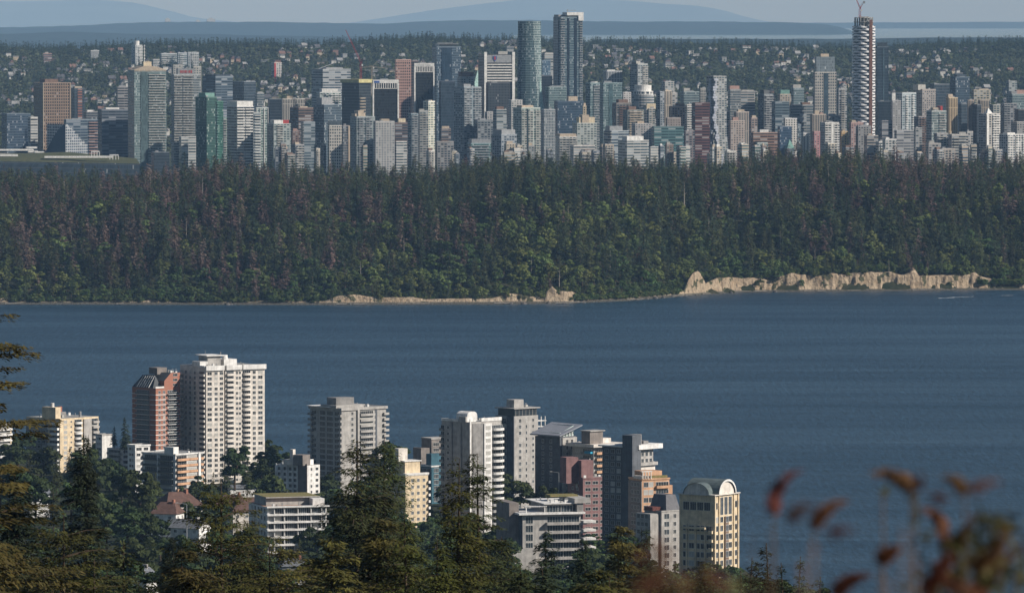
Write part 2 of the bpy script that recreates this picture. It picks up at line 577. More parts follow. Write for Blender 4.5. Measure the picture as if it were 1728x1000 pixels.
# --- left part (photo x 0-340)
CB("dark blue glass hotel block with stepped white terraces at its foot", -30, 12, 52, 193, 7960, 'glass', (.12, .16, .20), G[5], M=30, th=.3)
CB("narrow white striped end block beside the dark waterfront hotel", 48, 52, 64, 199, 7920, 'band', W[2], G[3], M=14)
CB("brown gridded office tower with dark left flank and brown penthouse", 57, 73, 120, 141, 8120, 'grid', (.33, .24, .18), (.04, .045, .05), ph=[(.15, .62, 7, 'n')], pil=[(0, .8, 'b'), (.97, .8, 'b')])
CB("dark block behind the brown office tower with planted roof edge", 120, 126, 143, 150, 8300, 'dark', W[6], G[0], ph=[(.1, .8, 4, 'b')])
CB("slim red brown stair tower beside the dark planted block", 131, 132, 139, 152, 8240, 'band', (.36, .16, .12), W[6])
CB("blue banded glass block with rounded striped right end", 108, 112, 165, 203, 7990, 'band', (.22, .27, .31), G[5], sl=(.72, 1, 'p'))
CB("pale round edged block with striped floors left of the twin glass tower", 196, 199, 216, 148, 8700, 'band', (.34, .33, .33), G[3], ph=[(.2, .8, 4, 's')])
CB("dark banded office slab behind the grass roofed hall", 165, 172, 217, 186, 8060, 'band', (.17, .19, .22), G[0], ph=[(.2, .7, 4, 'w')])
CB("grey office block with white drum on its roof", 141, 146, 172, 190, 8200, 'glass', W[3], G[0], ph=[(.1, .55, 4, 'w')])
t_ = CB("broad pale green glass apartment tower with curved cream roof and antenna mast", 216, 227, 281, 121, 7890, 'glass', (.30, .36, .36), (.16, .25, .26), sl=[(.45, .98, 'c')], vs=[(.2, .42, (.15, .22, .23), .1)])
r, L, Mm, Ht, mp = t_
q = MB()
for k in range(10):
    a0, a1 = k / 10, (k + 1) / 10
    h0, h1 = (2 + 5 * math.sin(math.pi * a0)), (2 + 5 * math.sin(math.pi * a1))
    q.face([(L * a0, 0, Ht + h0), (L * a1, 0, Ht + h1), (L * a1, Mm, Ht + h1), (L * a0, Mm, Ht + h0)], 0)
    q.face([(L * a0, 0, Ht), (L * a1, 0, Ht), (L * a1, 0, Ht + h1), (L * a0, 0, Ht + h0)], 0)
q.build('curved_roof', M_beige, r)
q = MB(); q.box(L * .35, Mm * .3, Ht + 5, L * .6, Mm * .6, Ht + 12); q.build('penthouse', M_cream, r)
q = MB(); q.tube((L * .4, Mm * .4, Ht + 10), (L * .4, Mm * .4, Ht + 33), .45, .25)
for k in range(5): q.box(L * .4 - .8, Mm * .4 - .8, Ht + 15 + 4 * k, L * .4 + .8, Mm * .4 + .8, Ht + 16.2 + 4 * k)
q.build('antenna', M_white, r)
CB("low dark box at the foot of the twin glass tower", 255, 260, 286, 258, 7800, 'dark', W[6], G[3])
t_ = CB("grey glass apartment tower with red sign on its rooftop screen", 289, 294, 339, 127, 8010, 'glass', (.38, .40, .40), (.13, .17, .19), sl=[(.0, .3, 'c'), (.34, .72, 'c')])
r, L, Mm, Ht, mp = t_
q = MB(); q.box(L * .15, Mm * .1, Ht, L * .78, Mm * .6, Ht + 11 * mp); q.build('sign_screen', M_steel, r)
q = MB()
for k, w in enumerate((1.6, 1.4, 1.7, .9, 1.6, 1.8)):
    q.box(L * .25 + k * 2.6, Mm * .1 - .3, Ht + 3.6 * mp, L * .25 + k * 2.6 + w, Mm * .1 - .004, Ht + 8 * mp)
q.build('red_lettering', M_red, r)
CB("pale concrete box roofed block behind the red signed tower", 290, 293, 309, 111, 8300, 'punch', W[1], G[1])
CB("second pale block behind the red signed tower", 326, 327, 340, 113, 8320, 'punch', W[1], G[1])
CB("low striped slab at the foot of the red signed tower", 302, 306, 331, 232, 7860, 'band', W[2], G[1])
# slender and wide blocks far up the hillside
t_ = CB("slender white striped tower with drum top on the far hillside", 222, 229, 241, 77, hillD(230, 117), 'condo', (.55, .56, .56), G[1], sl=(.4, 1, 'w'), th=.6)
q = MB(); q.tube((t_[1] * .45, t_[2] * .5, t_[3]), (t_[1] * .45, t_[2] * .5, t_[3] + 9), 5.5, 5.5, 14); q.build('drum', M_white, t_[0])
CB("white balconied apartment block, left of three above the cream roof", 270, 273, 299, 91, hillD(285, 115), 'band', (.52, .55, .56), G[1], sl=(0, .45, 'w'))
CB("white balconied apartment block, middle of three on the hillside", 299, 301, 317, 90, hillD(308, 116) - 60, 'band', (.5, .53, .55), G[2], sl=(.2, .6, 'w'))
CB("white balconied apartment block, right of three on the hillside", 316, 318, 336, 89, hillD(326, 117) - 90, 'condo', (.52, .54, .55), G[1], sl=(.3, .9, 'w'))
CB("small white stepped block beside the antenna mast", 256, 259, 270, 101, hillD(262, 118), 'band', (.6, .58, .55), G[1])
CB("brick red apartment block alone in the hillside trees at far left", 73, 74, 88, 91, hillD(80, 111), 'band', (.34, .22, .2), G[1], ph=[(.2, .6, 3, 'c')])
CB("small white banded tower among hillside trees at left", 152, 154, 168, 86, hillD(160, 106), 'vert', (.6, .6, .6), G[1])
CB("white tower with red flank standing alone on the hillside", 458, 463, 476, 107, hillD(466, 138), 'condo', (.62, .58, .55), G[1], pil=[(0, 3.4, 'r')], ph=[(.1, .5, 2, 'p')])
# --- x 330-530
CB("dark office tower with hipped arc roof left of centre", 342, 364, 393, 130, 8560, 'band', (.13, .17, .21), G[0], cap=(4, (.08, .1, .13), .08), th=.55)
CB("dark gridded office box behind the white capped tower", 393, 412, 432, 139, 8620, 'dark', (.17, .2, .23), G[0], th=.5)
CB("slim pale tower with rounded top behind the white framed flats", 431, 434, 446, 158, 8500, 'glass', (.34, .36, .37), G[1], cap=(3, 'c', .15))
CB("emerald green glass apartment tower with dark left flank", 330, 349, 366, 165, 7900, 'glass', (.06, .13, .11), (.04, .10, .085), th=.6, ph=[(.1, 1.0, 8, 'g')])
CB("narrow bright green glass strip tower beside the emerald tower", 364, 366, 377, 172, 7860, 'glass', (.10, .24, .19), (.06, .18, .13), sl=(0, .35, 'g'))
CB("low green glass shoulder of the emerald tower", 376, 377, 383, 200, 7840, 'condo', (.2, .32, .28), G[4], sl=(0, 1, 'c'))
CB("white banded apartment tower with tall white roof cap", 383, 400, 428, 181, 7950, 'band', (.66, .66, .64), G[3], cap=(10, 'w', .02), sl=[(.0, .45, 'w'), (.52, 1, 'w')], th=.45)
CB("lower white banded wing of the white capped tower", 427, 428, 440, 192, 7900, 'band', (.60, .62, .61), G[1], sl=(.2, 1, 'w'))
CB("green glass block framed by thin white columns", 431, 433, 453, 183, 8020, 'glass', (.55, .6, .58), (.12, .22, .2), pil=[(0, .6, 'w'), (.3, .6, 'w'), (.62, .6, 'w'), (.95, .6, 'w')])
CB("greenish apartment tower with half white half red roof screen", 451, 462, 491, 210, 7930, 'condo', (.36, .40, .39), (.12, .17, .18), ph=[(.1, .62, 7, 'w'), (.63, .98, 7, 'r')], ss=(.2, .8, 's'), sl=(.2, .55, 'c'))
CB("black glass box in front of the ribbed beige office", 452, 455, 476, 168, 8480, 'dark', W[6], G[3])
CB("beige office slab with close vertical ribs", 475, 477, 515, 168, 8420, 'vert', (.52, .49, .44), (.05, .06, .07), ph=[(.2, .48, 6, 'b')])
CB("dark red brown block with pale roof line beside the ribbed office", 490, 504, 529, 183, 8160, 'band', (.17, .12, .10), G[3], ph=[(.2, .7, 3, 'b')])
CB("small brown flats with rusty roof hut", 492, 494, 507, 222, 7980, 'punch', (.25, .18, .16), G[3], ph=[(.1, .6, 5, 'p')])
CB("blue banded glass flats with sloped roof", 508, 513, 532, 207, 7940, 'band', (.27, .31, .34), G[1], ss=(0, 1, 's'))
# --- x 525-735
t_ = CB("oval banded office tower with thin roof spine", 526, 545, 592, 118, 8750, 'band', (.40, .42, .43), (.06, .1, .14), cap=(4, 's', .2), th=.45)
q = MB(); q.tube((2, t_[2] * .5, t_[3] + 1), (t_[1] * .6, t_[2] * .5, t_[3] + 9), .5, .5); q.build('roof_spine', M_steel, t_[0])
CB("white terraced office with green glass top floors", 534, 540, 575, 157, 8520, 'condo', (.6, .62, .6), G[4], cap=(7, 'w', .12), sl=(.5, 1, 'w'))
r, L, Mm, Ht, mp = CB("unfinished dark tower wrapped in yellow formwork at the top", 577, 606, 626, 136, 8380, 'dark', (.10, .12, .13), (.035, .045, .055), th=.75)
q = MB(); q.box(-1.5, -1.5, Ht - 3, L + 1.5, Mm + 1.5, Ht + 1.6); q.build('formwork', plain("yellow_formwork", (.55, .5, .25)), r)
q = MB()
for k in range(24): q.box(1, -1.6, 8 + k * 3.9, L * .5, -.003, 8.9 + k * 3.9)
q.build('open_floors', M_beige, r, kind='stuff')


def crane(label, px, yb, ytop, D, jib, mat, cj=None):
    g = at(px, yb, D)
    mp = D / F
    r = empty('tower_crane', g, 0, label, 'crane', None)
    q = MB(); hgt = (yb - ytop) * mp
    w = 1.1
    for sx in (-w, w):
        for sy in (-w, w): q.tube((sx, sy, -2), (sx, sy, hgt), .28, .28, 4)
    k = 0.
    while k < hgt - 2:
        q.tube((-w, -w, k), (w, -w, k + 2.4), .16, .16, 4); q.tube((w, w, k), (-w, w, k + 2.4), .16, .16, 4); q.tube((-w, w, k), (-w, -w, k + 2.4), .16, .16, 4); k += 2.4
    q.build('mast', mat, r)
    q = MB()
    a = Vector((0, 0, hgt)); b = Vector(((jib[0] - px) * mp, jib[2], (yb - jib[1]) * mp))
    n = 14
    off = Vector((0, 0, 1.6))
    for s_ in (-.8, .8):
        q.tube(a + Vector((0, s_, 0)), b + Vector((0, s_, 0)), .28, .22, 4)
    perp = (b - a).cross(Vector((0, 1, 0))).normalized() * -1.8
    q.tube(a + perp, b + perp * .3, .26, .2, 4)
    for k in range(n):
        p0 = a.lerp(b, k / n); p1 = a.lerp(b, (k + .5) / n)
        q.tube(p0, p1 + perp * (1 - .7 * k / n), .14, .14, 4); q.tube(p1 + perp * (1 - .7 * k / n), a.lerp(b, (k + 1) / n), .14, .14, 4)
    q.build('jib', mat, r)
    q = MB()
    c = Vector(((cj[0] - px) * mp, -jib[2] * .2, (yb - cj[1]) * mp)) if cj else a - (b - a).normalized() * 9 + Vector((0, 0, 2))
    q.tube(a, c, .45, .4, 4); q.tube(a + Vector((0, 0, 0)), a + Vector(((c.x) * .35, 0, 7)), .3, .25, 4); q.tube(c, a + Vector(((c.x) * .35, 0, 7)), .12, .12, 4)
    q.build('counter_jib', mat, r)
    q = MB(); q.box(c.x - 1.3, c.y - 1.2, c.z - 2.5, c.x + 1.3, c.y + 1.2, c.z + .5); q.build('counterweight', M_steel, r)
    q = MB(); q.box(.9, -1.4, hgt - 2.6, 2.8, .6, hgt - .2); q.build('cab', M_white, r)
    return r


crane("red crane with raised jib on the unfinished dark tower", 609, 133, 108, 8392, (583, 51, 4), M_red, (615, 98))
crane("tan crane with level jib behind the black bank tower", 628, 160, 113, 8500, (607, 115, 3), M_beige, (652, 115))


def bank(label, x0, xc, x1, yt, D, big):
    r, L, Mm, Ht, mp = place('office_tower', label, x0, xc, x1, yt, D, .2)
    q = MB(); q.box(0, 0, 0, L, Mm, Ht, 0, 1); q.build('body', [fmat('dark', (.035, .04, .045), (.022, .026, .03)), M_roofd], r)
    q = MB(); q.box(-.6, -.9, Ht - 4.6 * mp, L + .6, -.003, Ht + 1); q.build('white_header', M_white, r)
    for f in (0, 1):
        q = MB(); q.box(-.9 if f == 0 else L - .9, -.95, 0, .9 if f == 0 else L + .9, -.004, Ht - 4.6 * mp - .004); q.build('white_column', M_white, r)
    for k in range(11):
        u = 1.6 + (L - 3.2) * k / 10
        q = MB(); q.box(u - .45, -.7, Ht - 13 * mp, u + .45, -.005, Ht - 4.7 * mp); q.build('white_fin', M_white, r)
    q = MB(); q.box(-.4, -.6, Ht - 14 * mp, L + .4, -.006, Ht - 13.1 * mp); q.build('white_belt', M_white, r)
    q = MB(); q.box(L * .3, Mm * .3, Ht, L * .6, Mm * .7, Ht + 2.5); q.build('penthouse', M_steel, r)
    return r, L, Mm, Ht, mp


t_ = bank("black bank tower in a white frame, the lower one with a blue sign", 628, 630, 672, 136, 8240, 0)
q = MB(); q.box(1.2, -1.2, t_[3] - 4 * t_[4], 8, -.96, t_[3] - .5 * t_[4]); q.build('blue_sign', plain("blue_sign_paint", (.06, .12, .35), .4), t_[0])
t_ = bank("black bank tower in a white frame, the taller one behind", 698, 700, 732, 108, 8460, 1)
q = MB()
for k in range(13): q.box(2 + k * 1.55, -1.15, t_[3] - 2.7 * t_[4], 2.9 + k * 1.55, -.96, t_[3] - 1.6 * t_[4])
q.build('sign_lettering', M_steel, t_[0])
CB("tall pink brown office tower with square window grid", 666, 668, 694, 102, 8560, 'grid', (.50, .32, .27), (.05, .045, .05), cap=(1.5, 'p', .03))
CB("dark recessed wing right of the pink brown office tower", 694, 695, 706, 104, 8600, 'dark', (.22, .16, .15), G[3], cap=(1, 'b', .02))
r, L, Mm, Ht, mp = CB("broad blue glass office tower with inset dark crown", 729, 737, 778, 80, 8600, 'glass', (.14, .19, .24), (.07, .12, .17), vs=[(.2, .62, (.05, .09, .14), 0)])
q = MB(); q.box(L * .12, Mm * .1, Ht, L * .85, Mm * .9, Ht + 5 * mp); q.build('crown', M_dkgl, r)
q = MB(); q.box(L * .05, Mm * .1 - 1, Ht + 5 * mp, L * .92, Mm * .9, Ht + 5.9 * mp)
q.tube((L * .4, 4, Ht + 6 * mp), (L * .4, 4, Ht + 8 * mp), .5, .5); q.tube((L * .05, 4, Ht + 7.4 * mp), (L * .7, 4, Ht + 7.4 * mp), .3, .3)
q.build('crown_rim', M_steel, r)
CB("low brown box with cream roof hut in front of the blue office tower", 743, 745, 761, 218, 8040, 'band', (.22, .18, .16), G[0], ph=[(.1, .85, 5, 'b')])
CB("dark glass podium tower in front of the blue office tower", 741, 744, 768, 138, 8400, 'dark', (.06, .08, .11), G[0])
CB("dark blue apartment tower with grey rooftop boxes", 529, 547, 577, 178, 8010, 'glass', (.14, .18, .21), G[0], ph=[(.05, .65, 13, 's')], th=.7)
CB("flat topped tower with sunlit square window grid left of the pale flats", 553, 556, 577, 213, 7900, 'grid', (.58, .55, .5), G[3], cap=(9, (.12, .15, .17), .02))
CB("brown and blue side wing right of the sunlit window grid", 577, 579, 590, 213, 7930, 'glass', (.26, .24, .24), G[1], pil=[(.8, 2, 'b')])
CB("green grey glass apartment tower with stepped cream rooftop", 591, 602, 633, 198, 7960, 'condo', (.30, .34, .34), (.10, .15, .17), ph=[(.0, .55, 6, 'b'), (.15, .45, 11, 'b')], sl=[(.1, .4, 's'), (.5, .8, 's')])
CB("pale grey apartment slab with even window grid", 630, 634, 666, 206, 7880, 'punch', (.50, .49, .48), G[1], ph=[(.3, .75, 5, 'b')])
CB("dark brown offices with cream roof box right of the pale slab", 664, 667, 691, 208, 8100, 'band', (.17, .13, .12), G[0], ph=[(.25, .75, 8, 'y')])
CB("low white block at the foot of the dark brown offices", 667, 669, 687, 240, 7900, 'band', W[2], G[1])
CB("dim glass apartment tower left of the two slender pale ones", 688, 694, 708, 193, 7960, 'condo', (.22, .28, .31), G[1], sl=(.1, .9, 's'))
CB("slender grey balconied tower beside the bright narrow one", 706, 708, 722, 188, 7900, 'condo', (.42, .43, .42), G[1], sl=(0, 1, 'c'), ph=[(.0, .6, 4, 'c')])
CB("bright cream narrow tower with tiny balconies", 714, 723, 734, 172, 7930, 'condo', (.72, .70, .58), G[2], th=.8, ph=[(.2, .7, 3, 'y')])
# --- x 735-1000
CB("cream windowed block under a dark red sloping roof", 772, 778, 801, 131, 8540, 'punch', (.42, .42, .4), G[4], cap=(9, 'n', .06))
CB("grey green balconied apartment tower with dark gaps", 766, 783, 812, 148, 8080, 'condo', (.26, .31, .34), G[1], sl=[(.0, .42, 's'), (.58, 1, 's')], ph=[(.1, .5, 6, 's')])
r, L, Mm, Ht, mp = place('office_tower', "grey bank tower with white corner columns and a shield emblem", 807, 817, 869, 92, 8420, .27)
q = MB(); q.box(0, 0, 0, L, Mm, Ht, 0, 1); q.build('body', [fmat('dark', (.07, .07, .075), (.03, .035, .04)), M_roofd], r)
q = MB(); q.box(4.2, -.5, Ht - 14 * mp, L - 4.5, -.003, Ht - 1 * mp); q.build('sign_panel', M_steel, r)
for k in range(7):
    q = MB(); z = Ht - (18 + 4.6 * k) * mp; q.box(4.2, -.8, z, L - 4.5, -.003, z + 1.9 * mp); q.build('white_spandrel', M_white, r)
for u in (0, L - 4):
    q = MB(); q.box(u, -1.2, 0, u + 3.6, -.003, Ht + 4 * mp); q.build('corner_column', M_white, r)
q = MB(); zc = Ht - 7 * mp; uc = L * .34
q.prism([(uc - 2.6, zc + 3.3), (uc - 2.6, zc - .6), (uc, zc - 4.2), (uc + 2.6, zc - .6), (uc + 2.6, zc + 3.3)], 0, .5)
q.v = [(a, -.51 - c, b) for a, b, c in q.v]
q.build('shield', plain("shield_blue", (.05, .10, .30), .4), r)
q = MB(); q.box(uc - 1.1, -1.25, zc - 1.6, uc + 1.1, -1.03, zc + 2.6); q.build('shield_figure', M_red, r)
q = MB(); q.box(L * .5, Mm * .2, Ht, L * .8, Mm * .6, Ht + 5 * mp); q.build('penthouse', M_conc, r)
CB("blunt dark office block hiding the foot of the shield tower", 820, 824, 860, 141, 8330, 'rib', (.08, .09, .10), G[3])
# curved glass tower
r, L, Mm, Ht, mp = place('office_tower', "tall curved teal glass tower with a leaning edge line", 873, 875, 914, 36, 8500, .1)
q = MB(); n = 16; nz_ = 26
def ring(z):
    k = z / Ht
    w = 1 + .05 * math.sin(math.pi * min(1, k * 1.1))
    return [(L / 2 + math.cos(a) * L / 2 * w, Mm / 2 + math.sin(a) * Mm / 2 * w) for a in [2 * math.pi * i / n for i in range(n)]]
for j in range(nz_):
    z0, z1 = Ht * j / nz_, Ht * (j + 1) / nz_
    A, B = ring(z0), ring(z1); u = 0
    for i in range(n):
        i2 = (i + 1) % n; l = 7.0
        q.face([(*A[i], z0), (*A[i2], z0), (*B[i2], z1), (*B[i], z1)], 0, [(u, z0), (u + l, z0), (u + l, z1), (u, z1)]); u += l
q.face([(*p, Ht - 2) for p in ring(Ht)], 1)
q.build('body', [fmat('glass', (.16, .22, .24), (.07, .14, .16)), M_roofd], r)
q = MB()
for j in range(nz_):
    z0, z1 = Ht * j / nz_, Ht * (j + 1) / nz_
    a0, a1 = [-1.35 + .75 * (1 - z / Ht) for z in (z0, z1)]
    w0, w1 = [1 + .05 * math.sin(math.pi * min(1, z / Ht * 1.1)) + .015 for z in (z0, z1)]
    for (s0, s1) in ((0, .9),):
        for da in np.linspace(0, .85, 4)[:-1]:
            b = .85 / 3
            q.face([(L / 2 + math.cos(a0 + da) * L / 2 * w0, Mm / 2 + math.sin(a0 + da) * Mm / 2 * w0, z0), (L / 2 + math.cos(a0 + da + b) * L / 2 * w0, Mm / 2 + math.sin(a0 + da + b) * Mm / 2 * w0, z0),
                    (L / 2 + math.cos(a1 + da + b) * L / 2 * w1, Mm / 2 + math.sin(a1 + da + b) * Mm / 2 * w1, z1), (L / 2 + math.cos(a1 + da) * L / 2 * w1, Mm / 2 + math.sin(a1 + da) * Mm / 2 * w1, z1)], 0,
                   [(da * 20, z0), (da * 20 + b * 20, z0), (da * 20 + b * 20, z1), (da * 20, z1)])
q.build('leaning_sail', fmat('glass', (.33, .40, .40), (.14, .22, .23)), r)
r, L, Mm, Ht, mp = CB("tallest glass tower with a bright white box wrapped over its top corner", 935, 946, 983, 30, 8620, 'glass', (.18, .24, .27), (.07, .13, .17), M=34, sl=[(0, .18, 's'), (.86, 1, 's')], vs=[(.3, .4, (.03, .05, .08), 0), (.62, .74, (.03, .05, .08), 0)])
q = MB(); q.box(L * .28, -1.5, Ht + 3, L + 1, Mm * .6, Ht + 9 * mp); q.box(L * .8, -1.5, Ht - 5 * mp, L + 1, -.46, Ht + 2.99); q.build('white_wrap', M_white, r)
q = MB(); q.box(0, Mm * .3, Ht, L * .9, Mm * .9, Ht + 4); q.tube((L * .4, 9, Ht + 9 * mp), (L * .4, 9, Ht + 14 * mp), .4, .3); q.tube((L * .35, 9, Ht + 12.3 * mp), (L * .8, 9, Ht + 12.3 * mp), .3, .3); q.build('roof_plant', M_steel, r)
q = MB(); q.box(-.9, Mm * .25, 0, -.003, Mm * .9, Ht - 2); q.build('grey_flank', fmat('rib', (.3, .31, .33), (.14, .16, .19)), r)
CB("striped tower with rooftop flag poles between the two tallest glass ones", 913, 919, 937, 92, 8800, 'band', (.42, .42, .41), G[1], cap=(3, 'c', .1))
CB("plain sky blue glass box below the striped tower", 913, 915, 929, 103, 8700, 'glass', (.14, .22, .30), (.13, .22, .32), ph=[])
CB("near black box with white roof line beside the curved tower", 910, 914, 932, 129, 8560, 'dark', (.04, .05, .07), G[3], cap=(1, 'w', .01))


def pyramid(label, px0, px1, yt, yb, D, mat, sharp=1.0, name='pyramid_roof'):
    a = at((px0 + px1) / 2, yb, D); mp = D / F
    r = empty(name, (a.x, D, gcity(a.x, D) - 1), .3, label, 'building')
    w = (px1 - px0) / 2 * mp; z0 = a.z - r.location.z; zt = at(px0, yt, D).z - r.location.z
    q = MB(); q.box(-w, -w, 0, w, w, z0); q.build('body', fmat('glass', (.2, .24, .26), G[1]), r)
    q = MB()
    P = [(-w, -w), (w, -w), (w, w), (-w, w)]
    ap = (w * (1 - sharp), 0, zt)
    for i in range(4): q.face([(*P[i], z0), (*P[(i + 1) % 4], z0), ap], 0)
    q.build('pointed_roof', mat, r)
    return r


M_pale_gl = glassy("pale_green_glass", (.35, .52, .48), .25)
pyramid("pale green pointed glass roof between dark office towers", 796, 809, 118, 150, 8560, M_pale_gl, .4, 'office_tower')
pyramid("pale green sail shaped glass fin beside the curved tower", 909, 919, 130, 200, 8450, M_pale_gl, 1.6, 'office_tower')
CB("greenish apartment tower with crisp white rims right of centre", 866, 880, 912, 183, 7930, 'condo', (.42, .48, .44), (.10, .16, .16), sl=[(0, .25, 'c'), (.35, .62, 'c'), (.72, 1, 'c')], ph=[(.1, .7, 5, 'b')], th=.5, vs=[(.26, .34, (.04, .07, .08), 0)])
CB("white flats with small punched windows left of the greenish tower", 858, 863, 882, 170, 8200, 'punch', (.58, .57, .55), G[1])
CB("grey flats with brown rooftop box at centre", 832, 838, 855, 186, 8140, 'band', (.32, .34, .34), G[1], ph=[(.1, .8, 6, 'n')])
CB("pale flats stepping down behind the grey pitched roofs", 818, 822, 834, 190, 8180, 'punch', (.44, .43, .42), G[1])
CB("dark flats with flat roof below the shield tower", 800, 806, 832, 204, 8060, 'condo', (.24, .26, .27), G[0], ph=[(.2, .6, 4, 's')])
CB("grey block with slanting grey roofs at centre foreground", 829, 846, 872, 228, 7900, 'condo', (.27, .30, .33), G[0], cap=(9, 's', .06), th=.7)
CB("teal glass flats with wide grey roof slabs at the forest edge", 789, 795, 829, 243, 7830, 'glass', (.24, .34, .36), G[4], cap=(8, 's', .04), sl=(.1, .9, 's'))
CB("tall grey tower with pale vertical ribs left of the dark glass block", 913, 918, 937, 186, 8020, 'rib', (.40, .42, .43), G[1])
CB("pale green stepped glass tower behind the ribbed one", 920, 926, 956, 148, 8440, 'glass', (.28, .36, .36), G[2], ph=[(.2, .8, 3, 's')])
CB("dark blue glass block with cream roof box", 935, 941, 985, 172, 8120, 'glass', (.08, .12, .17), (.05, .09, .14), ph=[(.45, .8, 9, 'b')])
CB("white terraced flats at the forest edge left of the pale concrete tower", 937, 944, 974, 232, 7860, 'condo', (.56, .54, .51), G[1], cap=(6, 'b', .04), sl=[(.0, .5, 'c'), (.55, 1, 'c')])
CB("pale concrete and glass tower with cream stepped roof box", 966, 974, 1007, 209, 7950, 'condo', (.50, .53, .50), (.16, .21, .22), ph=[(.15, .95, 11, 'y'), (.3, .65, 15, 'b')])
CB("low wide white terraces hugging the treeline", 962, 968, 1004, 247, 7800, 'band', (.6, .56, .52), G[1])
CB("little cream spire tower with a black window", 983, 984, 990, 180, 8050, 'punch', (.55, .46, .33), G[3], ph=[(.2, .8, 6, 'b')])
# --- x 985-1200
CB("blue green glass tower, left of the pair behind the brown flats", 988, 996, 1014, 141, 8280, 'glass', (.22, .30, .31), (.09, .15, .17), ph=[(.4, .8, 3, 'w')], sl=(.3, 1, 's'))
CB("blue green glass tower, right of the pair behind the brown flats", 1012, 1018, 1050, 141, 8220, 'glass', (.24, .33, .34), (.12, .19, .20), ph=[(.1, .5, 4, 's')], vs=[(.3, .5, (.13, .22, .24), .1)])
CB("white finned tower top peering over the blue green pair", 1018, 1024, 1050, 121, 8700, 'vert', (.50, .52, .54), G[0], ph=[(.1, .6, 3, 'w')], vs=())
CB("dark residential tower with white ribs and stepped hat, behind the drum", 1063, 1076, 1093, 109, 8680, 'condo', (.36, .38, .38), G[0], ph=[(.0, .4, 6, 'c'), (.0, .8, 3, 's')], sl=(.5, 1, 'c'), th=.6)
r, L, Mm, Ht, mp = place('hotel_tower', "round grey hotel tower with white drum and window ring on top", 1066, 1068, 1106, 160, 8340, .1)
q = MB(); R = L / 2
for (rr, z0, z1, mi) in ((R, 0, Ht - .01, 0), (R * .93, Ht, Ht + 6 * mp, 1), (R * .76, Ht + 6 * mp, Ht + 16 * mp, 1)):
    n = 24; P = [(R + math.cos(2 * math.pi * i / n) * rr, R + math.sin(2 * math.pi * i / n) * rr) for i in range(n)]
    if mi == 0: q.prism(P, z0, z1, 0, 1); q.build('body', [fmat('band', (.42, .42, .42), G[1]), M_white], r); q = MB()
    else: q.prism(P, z0, z1)
q.build('drum', [M_white, M_white], r)
q = MB(); n = 14
for i in range(n):
    a = 2 * math.pi * i / n; b = a + .28
    rr = R * .935
    q.face([(R + math.cos(x) * rr, R + math.sin(x) * rr, z) for x, z in ((a, Ht + 1), (b, Ht + 1), (b, Ht + 5 * mp), (a, Ht + 5 * mp))])
q.build('ring_window', M_dkgl, r)
CB("slim beige tower wearing a bright cream cube", 1093, 1095, 1105, 184, 8180, 'condo', (.5, .48, .43), G[1], ph=[(-.3, 1.2, 9, 'y')])
CB("small white tower with black square windows behind brown flats", 1049, 1052, 1065, 157, 8290, 'punch', (.62, .6, .58), G[3])
CB("brown topped flats, left of the two brown ones near the drum", 1033, 1040, 1066, 175, 8120, 'condo', (.24, .22, .20), G[0], ph=[(.2, .8, 7, 'n')], sl=(.2, .9, 'n'))
CB("brown topped flats, right of the two brown ones near the drum", 1051, 1059, 1087, 187, 8060, 'condo', (.26, .27, .24), G[1], ph=[(.15, .6, 7, 'n')], sl=(.1, .9, 'b'))
CB("banded glass block with grey rooftop box at the treeline", 1019, 1032, 1061, 222, 7880, 'band', (.36, .40, .41), G[5], ph=[(.0, .75, 9, 's')], ss=(0, 1, 'c'))
CB("concrete flats with many small windows behind the white banded block", 1066, 1072, 1100, 210, 7990, 'punch', (.44, .42, .41), G[1], ph=[(.2, .6, 5, 'b')])
CB("white banded low block with pale roof box at the treeline", 1043, 1058, 1095, 238, 7820, 'band', (.52, .52, .5), G[1], ph=[(.1, .85, 8, 'w')])
CB("flat white roofed hall at the foot of the teal glass box", 1096, 1098, 1121, 249, 7780, 'band', (.7, .68, .62), G[1])
CB("wide teal glass office box with dark bands", 1100, 1104, 1154, 215, 7870, 'band', (.11, .21, .22), (.05, .10, .11), roof=M_roof, cap=(1, 's', .0))
CB("dark narrow flats with pale edge left of the beige towers", 1107, 1114, 1121, 156, 8260, 'condo', (.26, .28, .3), G[0], th=.7)
CB("cream fluted flats between the drum and the dark red offices", 1118, 1122, 1133, 154, 8320, 'vert', (.58, .50, .40), G[0], ph=[(.2, .6, 3, 'b')])
CB("pale jagged flats right of the cream fluted ones", 1132, 1134, 1143, 158, 8330, 'condo', (.5, .47, .44), G[1], ph=[(.2, .7, 3, 'c')])
CB("far grey apartment block with white sills above the cream flats", 1116, 1122, 1138, 139, 8750, 'condo', (.42, .41, .4), G[1])
CB("broad brown flats with recessed roof garden", 1128, 1134, 1167, 181, 8120, 'punch', (.36, .27, .21), G[0], ph=[(.3, .7, 6, 'n')])
CB("plain taupe box in front of the broad brown flats", 1123, 1126, 1149, 200, 7980, 'punch', (.33, .29, .27), (.26, .23, .21))
CB("white balconied flats left of the dark red offices", 1156, 1159, 1168, 178, 8090, 'condo', (.6, .56, .5), G[1], sl=(0, 1, 'w'))
CB("grey green office with flat roofs above the dark red offices", 1148, 1154, 1180, 156, 8420, 'glass', (.30, .36, .36), G[1], ph=[(.05, .45, 7, 'c')])
CB("narrow ridged beige tower left of the twisted tower", 1180, 1182, 1191, 150, 8450, 'rib', (.42, .40, .36), G[0])
CB("dark red banded office block", 1167, 1173, 1198, 175, 8030, 'band', (.15, .07, .065), (.05, .04, .05), cap=(1, 'n', .02))
CB("small dark flats with brown edge below the dark red offices", 1154, 1157, 1172, 222, 7900, 'condo', (.26, .22, .22), G[0])
